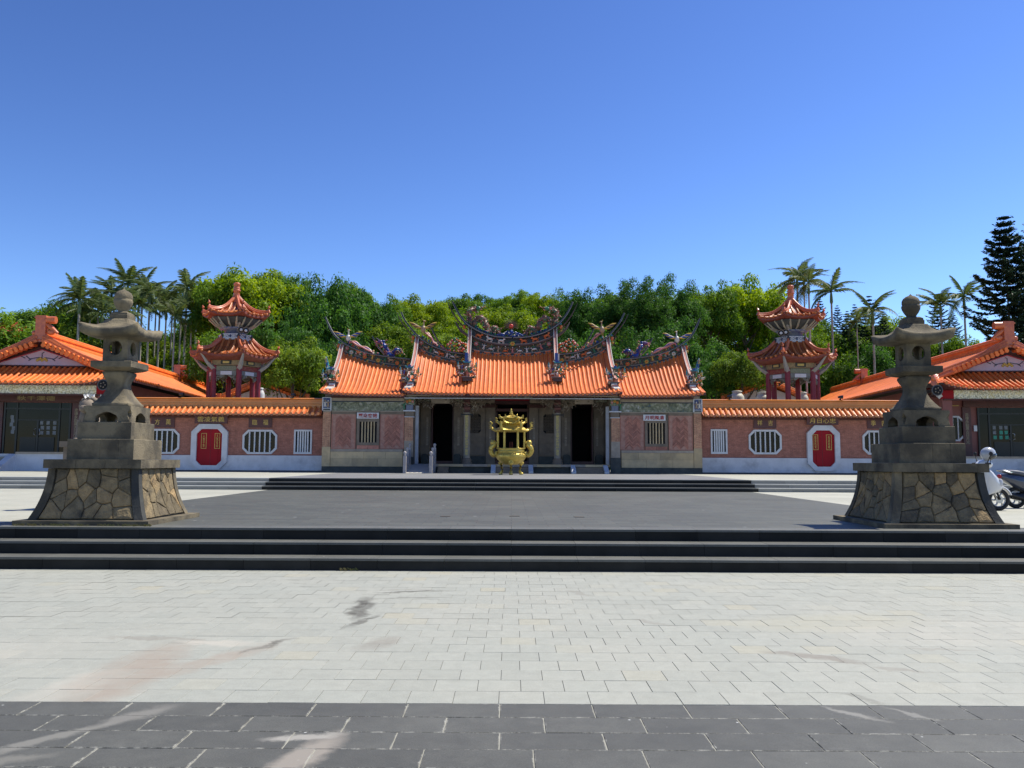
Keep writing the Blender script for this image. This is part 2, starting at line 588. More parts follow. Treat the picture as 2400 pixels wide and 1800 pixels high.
def leaf_mat(name, dark, light, trans=0.42, spec=0.15):
    m, nt, b = new_mat(name)
    at = _n(nt, "ShaderNodeAttribute", attribute_name="tint")
    oi = _n(nt, "ShaderNodeObjectInfo")
    col = mixc(nt, at.outputs['Fac'], dark, light)
    col = hsv(nt, col, val=rng(nt, oi.outputs['Random'], 0, 1, 0.85, 1.15))
    lnk(nt, col, b.inputs['Base Color'])
    b.inputs['Roughness'].default_value = 0.55
    b.inputs['Specular IOR Level'].default_value = spec
    tr = _n(nt, "ShaderNodeBsdfTranslucent")
    tcol = hsv(nt, col, val=1.4, hue=0.485, sat=1.1)
    lnk(nt, tcol, tr.inputs[0])
    mx = _n(nt, "ShaderNodeMixShader"); mx.inputs[0].default_value = trans
    lnk(nt, b.outputs[0], mx.inputs[1]); lnk(nt, tr.outputs[0], mx.inputs[2])
    lnk(nt, mx.outputs[0], nt.nodes["Material Output"].inputs[0])
    return m

def glass_mat(name, tint=(0.003, 0.004, 0.0045)):
    m, nt, b = new_mat(name)
    P = coord(nt)
    n = noise_node(nt, 0.9, 3, P)
    lnk(nt, mixc(nt, rng(nt, n.outputs[0], 0.4, 0.6), tint, tuple(x * 2.2 for x in tint)), b.inputs['Base Color'])
    b.inputs['Roughness'].default_value = 0.06
    b.inputs['Specular IOR Level'].default_value = 0.2
    return m

M_LP = light_paver_mat()
M_DP = dark_paver_mat("dark_granite_paver", dusty=1.0)
M_DSTEP = dark_paver_mat("dark_granite_tread", base=(0.083, 0.083, 0.073))
M_RISER = mat("shade_dark_granite_riser", (0.021, 0.0205, 0.018), (0.031, 0.030, 0.027), ns=2, rough=0.85, rnd=0.25, bump=0.2, bs=120, bd=0.003, spec=0.15)  # same granite as the treads; riser shade is put into this near-black
M_UPD = tiled_ground_mat("dark_plaza_paving", (0.066, 0.0675, 0.0535), (0.090, 0.0915, 0.073), (0.033, 0.034, 0.027), 0.6, 0.3, 0.006, rough=0.6)
M_UPL = tiled_ground_mat("light_plaza_paving", (0.347, 0.343, 0.282), (0.381, 0.373, 0.31), (0.277, 0.272, 0.22), 0.6, 0.3, 0.003)
M_SAND = mat("sandy_joint", (0.336, 0.328, 0.281), (0.24, 0.232, 0.198), ns=6, rough=0.95)
M_JOINT = mat("dark_joint", (0.20, 0.19, 0.16), (0.30, 0.29, 0.25), ns=4, rough=0.95)
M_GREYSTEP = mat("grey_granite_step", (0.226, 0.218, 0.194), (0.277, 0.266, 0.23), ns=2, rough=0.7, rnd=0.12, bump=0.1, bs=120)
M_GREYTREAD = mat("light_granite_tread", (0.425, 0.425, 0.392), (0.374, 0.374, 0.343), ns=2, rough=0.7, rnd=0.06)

M_BRICK = brick_mat("pink_red_brick", (0.315, 0.123, 0.084), (0.405, 0.164, 0.116), (0.224, 0.119, 0.0949))
M_BRICK2 = brick_mat("orange_brick", (0.504, 0.238, 0.126), (0.364, 0.14, 0.0819), (0.462, 0.336, 0.227), bw=0.25, bh=0.055, ms=0.009, blotch=0.35)
M_BRICKBED = mat("brick_panel_bed", (0.46, 0.27, 0.21), (0.36, 0.18, 0.135), ns=6, rough=0.9)
M_LATTB = mat("raised_brick", (0.459, 0.204, 0.145), (0.34, 0.145, 0.107), ns=9, rough=0.85, rnd=0.3)
M_PLINTH = mat("pale_rendered_plinth", (0.629, 0.638, 0.666), (0.518, 0.527, 0.555), ns=1.6, rough=0.85, grime=0.5, bump=0.1)
M_WHITEFR = mat("whitewashed_frame", (0.621, 0.634, 0.648), (0.54, 0.553, 0.567), ns=4, rough=0.8)
M_GUTTER = mat("dark_base_course", (0.03, 0.035, 0.045), (0.045, 0.05, 0.06), rough=0.7)
M_CREAM = mat("cream_sandstone", (0.603, 0.45, 0.248), (0.451, 0.351, 0.211), ns=1.8, rough=0.85, rnd=0.14, grime=0.4, bump=0.15)
M_GREYST = mat("grey_carved_stone", (0.232, 0.182, 0.132), (0.172, 0.135, 0.101), ns=3, rough=0.8, grime=0.35, bump=0.3, bs=18)
M_DKBASE = mat("damp_dark_stone", (0.078, 0.0845, 0.0741), (0.0455, 0.0494, 0.0469), ns=2.5, rough=0.85, grime=0.5, bump=0.2)
M_PALEST = mat("pale_green_stone", (0.402, 0.336, 0.261), (0.309, 0.261, 0.204), ns=4, rough=0.8, grime=0.3)
M_FRIEZE = frieze_mat("painted_landscape_frieze", [(0.05, 0.10, 0.16), (0.13, 0.15, 0.10), (0.22, 0.23, 0.15), (0.32, 0.33, 0.28), (0.55, 0.55, 0.52)], 2.4)
M_FRIEZE2 = frieze_mat("painted_dragon_frieze", [(0.10, 0.10, 0.05), (0.42, 0.42, 0.32), (0.85, 0.85, 0.76), (0.62, 0.55, 0.30), (0.88, 0.88, 0.80)], 3.4)
M_MURAL = frieze_mat("blue_figure_panel", [(0.02, 0.03, 0.12), (0.03, 0.05, 0.20), (0.05, 0.08, 0.2), (0.25, 0.25, 0.2), (0.45, 0.42, 0.36)], 5.0)
M_ORTILE = mat("orange_glazed_tile", (0.82, 0.205, 0.033), (0.64, 0.14, 0.024), ns=2.2, rough=0.5, rnd=0.2, coat=0.06, bump=0.15, bs=12, grime=0.28)
M_ORPAN = mat("orange_pan_tile", (0.784, 0.196, 0.046), (0.632, 0.152, 0.0345), ns=3, rough=0.45)
M_ORRED = mat("red_brown_glazed_tile", (0.317, 0.0765, 0.0193), (0.207, 0.0449, 0.0166), ns=4, rough=0.25, coat=0.4, rnd=0.12, grime=0.3)
M_AMBER = mat("amber_glazed_ridge", (0.688, 0.263, 0.0506), (0.578, 0.21, 0.0394), ns=1.5, rough=0.35, coat=0.3, grime=0.15)
M_TERRA = mat("terracotta_ornament", (0.62, 0.16, 0.045), (0.45, 0.10, 0.04), ns=6, rough=0.35, coat=0.3)
M_SOFFIT = mat("dark_maroon_timber", (0.085, 0.022, 0.02), (0.055, 0.018, 0.016), ns=5, rough=0.6)
M_RED = mat("red_lacquer", (0.347, 0.00734, 0.0165), (0.275, 0.00734, 0.0147), ns=1.2, rough=0.6, spec=0.2, grime=0.1)
M_REDCOL = mat("faded_red_column", (0.27, 0.0248, 0.0394), (0.191, 0.0225, 0.0338), ns=3, rough=0.5, grime=0.2)
M_MAROON = mat("maroon_board", (0.0975, 0.0286, 0.0286), (0.065, 0.0208, 0.0208), ns=5, rough=0.45)
M_MAROON2 = mat("maroon_wall_tile", (0.24, 0.075, 0.063), (0.18, 0.054, 0.045), ns=2, rough=0.5)
M_GOLDTXT = mat("gold_lettering", (0.62, 0.46, 0.12), (0.50, 0.36, 0.09), ns=8, rough=0.4, metal=0.2)
M_REDTXT = mat("red_lettering", (0.40, 0.012, 0.015), rough=0.5)
M_WHITEBRD = mat("white_board", (0.715, 0.715, 0.715), (0.611, 0.611, 0.624), rough=0.6)
M_BLACKTXT = mat("black_ink", (0.02, 0.02, 0.02), rough=0.6)
M_GLASS = glass_mat("window_glass")
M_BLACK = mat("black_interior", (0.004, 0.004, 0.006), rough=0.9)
M_DKMETAL = mat("dark_metal", (0.03, 0.032, 0.035), rough=0.4, metal=0.6)
M_STEEL = mat("brushed_steel", (0.5, 0.5, 0.5), rough=0.3, metal=1.0)
M_GOLD = mat("gilded_brass", (0.66, 0.49, 0.11), (0.48, 0.35, 0.075), ns=5, rough=0.42, metal=0.55, rv=0.08, bump=0.2, bs=25)
M_LANT = mat("weathered_lantern_stone", (0.191, 0.155, 0.0955), (0.0748, 0.062, 0.0415), ns=2.4, lo=.4, hi=.6, rough=0.92, grime=0.9, bump=0.6, bs=35, rnd=0.2)
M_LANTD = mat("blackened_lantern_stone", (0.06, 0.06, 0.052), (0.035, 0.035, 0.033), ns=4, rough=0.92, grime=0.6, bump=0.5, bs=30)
def rubble_mat():
    m, nt, b = new_mat("rubble_stone")
    P = coord(nt)
    oi = _n(nt, "ShaderNodeObjectInfo")
    ramp = _n(nt, "ShaderNodeValToRGB")
    e = ramp.color_ramp.elements
    e[0].color = (0.13, 0.10, 0.06, 1); e[1].color = (0.42, 0.28, 0.13, 1)
    for p, c in ((0.3, (0.20, 0.155, 0.085)), (0.55, (0.27, 0.20, 0.105)), (0.8, (0.33, 0.23, 0.11))):
        k = e.new(p); k.color = (*c, 1)
    lnk(nt, oi.outputs['Random'], ramp.inputs[0])
    n = noise_node(nt, 7, 7, P, 0.7)
    col = hsv(nt, ramp.outputs[0], val=rng(nt, n.outputs[0], 0.3, 0.7, 0.5, 1.2))
    g = noise_node(nt, 2.2, 7, P, 0.7)
    col = mixc(nt, rng(nt, g.outputs[0], 0.52, 0.66, 0, 0.8), col, (0.03, 0.03, 0.025))
    lnk(nt, col, b.inputs['Base Color'])
    b.inputs['Roughness'].default_value = 0.9
    bump_to(nt, b, noise_node(nt, 30, 6, P).outputs[0], 0.8, 0.03)
    return m
M_RUBBLE = rubble_mat()
M_MORTAR = mat("rubble_mortar", (0.08, 0.07, 0.05), (0.13, 0.115, 0.08), ns=8, rough=0.95, bump=0.3)

M_RIDGE = mat("dark_ridge_enamel", (0.022, 0.026, 0.038), (0.04, 0.042, 0.05), ns=6, rough=0.5)
M_RIDGEG = mat("teal_ridge_enamel", (0.03, 0.06, 0.06), (0.02, 0.04, 0.05), ns=6, rough=0.5)
M_RIDGEL = mat("pale_ridge_moulding", (0.3, 0.285, 0.255), (0.225, 0.21, 0.188), ns=8, rough=0.6)
M_BROWNM = mat("brown_ridge_moulding", (0.10, 0.055, 0.045), (0.07, 0.04, 0.035), ns=8, rough=0.6)
M_PINK = mat("pink_verge_render", (0.62, 0.26, 0.20), (0.50, 0.20, 0.16), ns=4, rough=0.7)
M_WHITE = mat("white_verge_render", (0.68, 0.62, 0.54), (0.58, 0.53, 0.46), ns=4, rough=0.7)
PAL = [mat("enamel_orange", (0.60, 0.14, 0.03), rough=0.35), mat("enamel_green", (0.03, 0.17, 0.08), rough=0.35),
       mat("enamel_blue", (0.015, 0.05, 0.26), rough=0.3), mat("enamel_white", (0.62, 0.58, 0.52), rough=0.4),
       mat("enamel_yellow", (0.55, 0.36, 0.06), rough=0.35), mat("enamel_pink", (0.50, 0.17, 0.15), rough=0.4),
       mat("enamel_brown", (0.16, 0.08, 0.05), rough=0.5), mat("enamel_teal", (0.03, 0.22, 0.26), rough=0.35),
       mat("enamel_purple", (0.10, 0.04, 0.16), rough=0.4), mat("enamel_tan", (0.36, 0.25, 0.15), rough=0.5)]
ORA, GRE, BLU, WHI, YEL, PNK, BRO, TEA, PUR, TAN = range(10)

M_LEAF = [leaf_mat("leaf_deep_green", (0.0297, 0.0891, 0.0175), (0.081, 0.196, 0.0324)),
          leaf_mat("leaf_mid_green", (0.0605, 0.134, 0.0161), (0.161, 0.282, 0.0323)),
          leaf_mat("leaf_yellow_green", (0.117, 0.214, 0.0138), (0.304, 0.414, 0.0331)),
          leaf_mat("leaf_olive", (0.08, 0.152, 0.0166), (0.207, 0.297, 0.0386)),
          leaf_mat("leaf_blue_dark", (0.013, 0.0338, 0.0234), (0.0338, 0.0728, 0.0442), trans=0.15),
          leaf_mat("palm_leaf", (0.039, 0.0806, 0.0234), (0.15, 0.195, 0.0585), trans=0.25, spec=0.35)]
M_FLOWER = mat("scarlet_blossom", (0.45, 0.06, 0.02), rough=0.6)
M_BARK = mat("grey_brown_bark", (0.13, 0.11, 0.085), (0.08, 0.065, 0.05), ns=4, rough=0.9, bump=0.4)
M_PALMTR = mat("pale_palm_trunk", (0.462, 0.434, 0.378), (0.308, 0.28, 0.238), ns=2, rough=0.85, bump=0.3, bs=6)
M_CROWNSH = mat("green_crownshaft", (0.10, 0.16, 0.05), (0.14, 0.20, 0.07), rough=0.5)
M_GRASS = mat("wooded_ground", (0.035, 0.06, 0.018), (0.06, 0.085, 0.025), ns=0.3, rough=0.95, bump=0.5, bs=2, bd=0.3)
# ================================================================== GROUND, PLAZAS, STEPS
Z_UP, Z_TER = 0.527, 0.917
Y_LB, Y_N0 = 5.60, 12.08           # light/dark paving border, foot of the near steps
Y_F0 = 28.9                        # foot of the far steps
rnd = random.Random(7)

g = MB().add([(-900, -300, -0.35), (900, -300, -0.35), (900, 1200, -0.35), (-900, 1200, -0.35)], [(0, 1, 2, 3)])
tag(g.build("ground", M_GRASS), kind='structure')

# --- lower plaza: a bed with the single pavers laid on it
bed = MB().box(-60, 60, Y_LB - 0.003, Y_N0 + 2.2, -0.34, -0.008)
lower = bed.build("lower_plaza", M_JOINT); tag(lower, kind='structure')
bed2 = MB().box(-60, 60, -30, Y_LB - 0.006, -0.34, -0.0045)
front = bed2.build("dark_paving_band", M_SAND); tag(front, kind='structure')

def paver_mesh(name, w, d, m, ch=0.004):
    mb = MB()
    x, y = w / 2, d / 2
    vs = [(-x, -y, -0.05), (x, -y, -0.05), (x, y, -0.05), (-x, y, -0.05), (-x, -y, -ch), (x, -y, -ch), (x, y, -ch), (-x, y, -ch),
          (-x + ch, -y + ch, 0), (x - ch, -y + ch, 0), (x - ch, y - ch, 0), (-x + ch, y - ch, 0)]
    fs = [(8, 9, 10, 11)]
    for a in (0, 4):
        for i in range(4):
            j = (i + 1) % 4
            fs.append((a + i, a + j, a + 4 + j, a + 4 + i))
    mb.add(vs, fs)
    return proto(mb, name, m, fix=False)

RW = 0.2905                         # depth of a row
def light_rows():
    me = paver_mesh("paver", 0.3018, RW - 0.0032, M_LP, 0.0018)
    rows = int((Y_N0 - Y_LB) / RW) + 1
    cand = []
    for r in range(rows):
        y0 = Y_LB + r * RW
        y1 = min(y0 + RW, Y_N0 + 0.02)
        if y1 - y0 < 0.05: continue
        off = (0.155 if r % 2 else 0.0) - 0.075 + rnd.uniform(-0.012, 0.012)
        half = 0.66 * y1 + 1.2
        k0, k1 = int((-half - off) / 0.305), int((half - off) / 0.305)
        for k in range(k0, k1 + 1):
            x = off + k * 0.305 + 0.1525
            cand.append((y0 + RW / 2, x, r, y1 - y0))
    cand.sort(key=lambda c: (c[2], abs(c[1])))
    n = 0
    rest, tint = MB(), []
    for (y, x, r, d) in cand:
        dz = rnd.uniform(-0.0012, 0.0012)
        inside = abs(x) < 0.645 * (y + 0.1)
        if n < 298 and inside and d > RW * 0.9:
            o = place(me, "paver", (x, y, dz), lower, (rnd.uniform(-0.002, 0.002), rnd.uniform(-0.002, 0.002), 0))
            n += 1
        else:
            h = 0.1509
            rest.add([(x - h, y - RW / 2 + .0016, dz), (x + h, y - RW / 2 + .0016, dz), (x + h, y - RW / 2 + d - .0016, dz), (x - h, y - RW / 2 + d - .0016, dz)], [(0, 1, 2, 3)])
            tint.append(rnd.random())
    # farther out to the sides, beyond the frame
    for r in range(rows):
        y0 = Y_LB + r * RW
        half = 0.66 * (y0 + RW) + 1.2
        for s in (-1, 1):
            x0 = half + 0.25
            rest.add([(s * x0, y0, -0.001), (s * 40, y0, -0.001), (s * 40, y0 + RW - .004, -0.001), (s * x0, y0 + RW - .004, -0.001)], [(0, 1, 2, 3) if s > 0 else (3, 2, 1, 0)])
            tint.append(rnd.random())
    o = rest.build("pavers", M_LP, parent=lower, fix=False, tint=tint, kind='stuff')

def dark_rows():
    rw, L = 0.2875, 0.603
    me = paver_mesh("paver", L - 0.007, rw - 0.007, M_DP, 0.003)
    xr = [-0.27 + 0.0, 0.03, 0.19, -0.12, 0.2, 0.0]
    offs = DARK_OFFS
    for r in range(6):
        y = Y_LB - 0.004 - rw * (r + 0.5)
        half = 0.66 * y + 1.0
        k0, k1 = int((-half - offs[r]) / L) - 1, int((half - offs[r]) / L) + 1
        for k in range(k0, k1 + 1):
            x = offs[r] + (k + 0.5) * L
            place(me, "paver", (x, y, rnd.uniform(-0.001, 0.002)), front, (rnd.uniform(-0.003, 0.003), rnd.uniform(-0.003, 0.003), rnd.uniform(-0.002, 0.002)))
    rest, tint = MB(), []
    y1 = Y_LB - rw * 6 - 0.004
    for r in range(40):
        y0 = y1 - rw * (r + 1)
        for k in range(-16, 16):
            o_ = (r % 3) * 0.2
            rest.add([(k * L + o_ + .005, y0 + .005, 0), ((k + 1) * L + o_ - .005, y0 + .005, 0), ((k + 1) * L + o_ - .005, y0 + rw - .005, 0), (k * L + o_ + .005, y0 + rw - .005, 0)], [(0, 1, 2, 3)])
            tint.append(rnd.random())
    rest.build("pavers", M_DP, parent=front, fix=False, tint=tint, kind='stuff')
DARK_OFFS = [-0.069, 0.207, -0.062, 0.127, 0.3, 0.1]

light_rows(); dark_rows()

# --- near steps: three courses of granite blocks, each with a flamed tread on a riser with its shade painted in
def stair(name, y0, zs, treads, x0, x1, L, mr, mt, lip=0.03, jit=0.0, label=None):
    base = MB()
    y = y0
    for i, (z0, z1) in enumerate(zip(zs[:-1], zs[1:])):
        base.box(x0, x1, y + 0.02, y0 + sum(treads) + 0.3, (z0 if i else z0 - 0.3) , z1 - 0.05)
        y += treads[i]
    root = base.build(name, M_JOINT)
    tag(root, kind='structure')
    y = y0
    for i, (z0, z1) in enumerate(zip(zs[:-1], zs[1:])):
        n = int(round((x1 - x0) / L))
        w = (x1 - x0) / n
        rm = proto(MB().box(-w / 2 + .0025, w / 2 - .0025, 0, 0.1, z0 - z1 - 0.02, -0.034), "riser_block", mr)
        tm = proto(MB().box(-w / 2 + .002, w / 2 - .002, -0.012, treads[i] + 0.03 - 0.012, -0.033, 0), "tread_slab", mt)
        sh = [0, 0.37, 0.71][i % 3] * w
        for k in range(n):
            x = x0 + (k + 0.5) * w
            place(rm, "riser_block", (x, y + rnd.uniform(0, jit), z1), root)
            place(tm, "tread_slab", (x, y + rnd.uniform(0, jit), z1 + rnd.uniform(-jit, jit) * .3), root)
        y += treads[i]
    return root
NZ = [0.0, 0.172, 0.352, Z_UP]
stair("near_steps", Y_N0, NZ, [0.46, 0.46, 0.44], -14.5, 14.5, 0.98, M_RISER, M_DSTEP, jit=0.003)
Y_UP0 = Y_N0 + 0.92 + 0.44
for s in (-1, 1):                      # the same steps farther out, outside the picture
    o = MB()
    for i in range(3):
        o.box(s * 14.5, s * 55, Y_N0 + 0.46 * i, Y_UP0, -0.3, NZ[i + 1])
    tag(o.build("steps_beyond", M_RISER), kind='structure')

# --- upper plaza: dark strip in the middle, light to the sides, dark front edge
up = MB().box(-8.45, 8.35, Y_UP0 + 0.012, Y_F0 + 0.1, -0.3, Z_UP - 0.001)
up.box(-55, -8.455, Y_UP0 + 0.012, Y_UP0 + 0.28, -0.3, Z_UP - 0.001).box(8.355, 55, Y_UP0 + 0.012, Y_UP0 + 0.28, -0.3, Z_UP - 0.001)
tag(up.build("dark_plaza_strip", M_UPD), kind='structure')
ul = MB().box(-55, -8.455, Y_UP0 + 0.285, Y_F0 + 0.1, -0.3, Z_UP - 0.003).box(8.355, 55, Y_UP0 + 0.285, Y_F0 + 0.1, -0.3, Z_UP - 0.003)
tag(ul.build("upper_plaza", M_UPL), kind='structure')

# --- far steps and the terrace
FZ = [Z_UP, 0.657, 0.787, Z_TER]
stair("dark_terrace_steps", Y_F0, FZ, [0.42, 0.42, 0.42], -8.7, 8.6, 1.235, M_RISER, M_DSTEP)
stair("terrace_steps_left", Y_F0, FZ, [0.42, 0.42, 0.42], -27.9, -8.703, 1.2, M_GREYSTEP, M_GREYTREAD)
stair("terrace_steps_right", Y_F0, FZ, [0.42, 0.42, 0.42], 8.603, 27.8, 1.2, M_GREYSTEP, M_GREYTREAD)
Y_T0 = Y_F0 + 1.26 + 0.025
t = MB().box(-8.7, 8.6, Y_T0, 60, -0.3, Z_TER - 0.002)
tag(t.build("dark_terrace_strip", tiled_ground_mat("dark_terrace_paving", (0.17, 0.17, 0.17), (0.20, 0.20, 0.20), (0.14, 0.14, 0.14), 0.6, 0.3, 0.004, rough=0.6)), kind='structure')
t = MB().box(-55, -8.705, Y_T0, 60, -0.3, Z_TER - 0.003).box(8.605, 55, Y_T0, 60, -0.3, Z_TER - 0.003)
tag(t.build("temple_terrace", M_UPL), kind='structure')
for s in (-1, 1):
    o = MB()
    for i in range(3):
        o.box(s * 27.95, s * 55, Y_F0 + 0.42 * i, Y_T0 - 0.01, -0.3, FZ[i + 1])
    tag(o.build("steps_beyond", M_GREYSTEP), kind='structure')

# small dark drain grates set in the dark plaza
for k, (px, py) in enumerate([(1044, 1210.5), (1206, 1210), (1357, 1212)]):
    u, v = px - 1200, 900 - py
    for Yt in np.arange(13.5, 28, 0.02):
        x, z = S(px, py, float(Yt))
        if z <= Z_UP: break
    mb = MB().box(x - 0.10, x + 0.10, Yt - 0.07, Yt + 0.07, Z_UP - 0.004, Z_UP + 0.004)
    o = mb.build("drain_grate", M_DKBASE)
    g_ = MB()
    for j in range(5): g_.box(x - 0.09, x + 0.09, Yt - 0.06 + j * 0.026, Yt - 0.048 + j * 0.026, Z_UP + 0.0045, Z_UP + 0.008)
    g_.build("bar", M_GREYST, parent=o)
    tag(o, ["small drain cover in the dark plaza, leftmost of the three", "small drain cover in the dark plaza straight before the golden incense burner",
            "small drain cover in the dark plaza, rightmost of the three"][k], "drain cover", "drain covers in the dark plaza")

# weeds growing in the joint at the foot of the lantern and steps
def weeds(name, x0, x1, y, z, n, seed, h=0.05):
    rr = random.Random(seed)
    mb = MB()
    for _ in range(n):
        x = rr.uniform(x0, x1); yy = y + rr.uniform(-0.03, 0.03)
        for _ in range(4):
            a = rr.uniform(0, 2 * PI); l = rr.uniform(0.3, 1) * h
            dx, dy = math.cos(a) * l * .8, math.sin(a) * l * .8
            w = 0.004
            mb.add([(x - w, yy, z), (x + w, yy, z), (x + dx * .6 + w, yy + dy * .6, z + l * .7), (x + dx, yy + dy, z + l * .8)], [(0, 1, 2, 3)])
    o = mb.build(name, mat("dry_weed", (0.16, 0.17, 0.05), (0.25, 0.20, 0.08), rough=0.9), fix=False)
    return tag(o, kind='stuff')
weeds("weeds", -7.9, -5.7, 13.19, Z_UP, 130, 1, 0.055)
weeds("weeds", -2.45, -2.2, Y_N0 - 0.02, 0, 18, 2, 0.06)

# ================================================================== STONE LANTERNS
def square_loft(mb, prof, n=6, mi=0, cx=0, cy=0, corner=0.0, cpow=4, smooth=True):
    """stack of square rings; corner lifts the ring at its four corners"""
    rings = []
    for p in prof:
        w, z = p[0], p[1]
        lift = p[2] if len(p) > 2 else 0
        out = p[3] if len(p) > 3 else 0
        ring = []
        for s in range(4):
            for k in range(n):
                t_ = -1 + 2 * k / n
                c = abs(t_) ** cpow
                ww = w * (1 + out * c)
                a, b_ = t_ * ww, -ww
                for _ in range(s): a, b_ = -b_, a
                ring.append((cx + a, cy + b_, z + lift * c))
        rings.append(ring)
    mb.loft(rings, mi, smooth)
    return mb

def voronoi_cells(x0, x1, z0, z1, nx, nz, rr):
    sites = []
    for i in range(nx):
        for j in range(nz):
            sites.append((x0 + (x1 - x0) * (i + .5 + rr.uniform(-.42, .42)) / nx, z0 + (z1 - z0) * (j + .5 + (0.5 if i % 2 else 0) * .5 + rr.uniform(-.38, .38)) / nz))
    cells = []
    for a in sites:
        poly = [(x0, z0), (x1, z0), (x1, z1), (x0, z1)]
        for b_ in sites:
            if b_ == a: continue
            mx, mz = (a[0] + b_[0]) / 2, (a[1] + b_[1]) / 2
            nx_, nz_ = b_[0] - a[0], b_[1] - a[1]
            out = []
            for i in range(len(poly)):
                p, q = poly[i], poly[(i + 1) % len(poly)]
                dp = (p[0] - mx) * nx_ + (p[1] - mz) * nz_
                dq = (q[0] - mx) * nx_ + (q[1] - mz) * nz_
                if dp <= 0: out.append(p)
                if (dp < 0 < dq) or (dq < 0 < dp):
                    t_ = dp / (dp - dq)
                    out.append((p[0] + (q[0] - p[0]) * t_, p[1] + (q[1] - p[1]) * t_))
            poly = out
            if len(poly) < 3: break
        if len(poly) >= 3: cells.append(poly)
    return cells

def rot4(p, s):
    x, y = p[0], p[1]
    for _ in range(s): x, y = -y, x
    return (x, y, p[2])

def panel_hole(mb, w, z0, z1, y, th, rx, rz, cz, side, n=24, mi=0, arch=False):
    """wall panel (half width w) facing -Y at distance y with an oval hole, turned to the given side"""
    ang = [2 * PI * k / n for k in range(n)]
    inner, outer = [], []
    for a in ang:
        c, s_ = math.cos(a), math.sin(a)
        inner.append((rx * c, cz + rz * s_))
        k = 1 / max(abs(c), abs(s_))
        outer.append((w * c * k, (z0 + z1) / 2 + (z1 - z0) / 2 * s_ * k))
    vs, fs = [], []
    for yy in (y, y + th):
        for (x, z) in outer: vs.append(rot4((x, yy, z), side))
        for (x, z) in inner: vs.append(rot4((x, yy, z), side))
    for i in range(n):
        j = (i + 1) % n
        fs += [(i, j, n + j, n + i), (2 * n + i, 3 * n + i, 3 * n + j, 2 * n + j), (n + i, n + j, 3 * n + j, 3 * n + i), (i, 2 * n + i, 2 * n + j, j)]
    mb.add(vs, fs, mi)

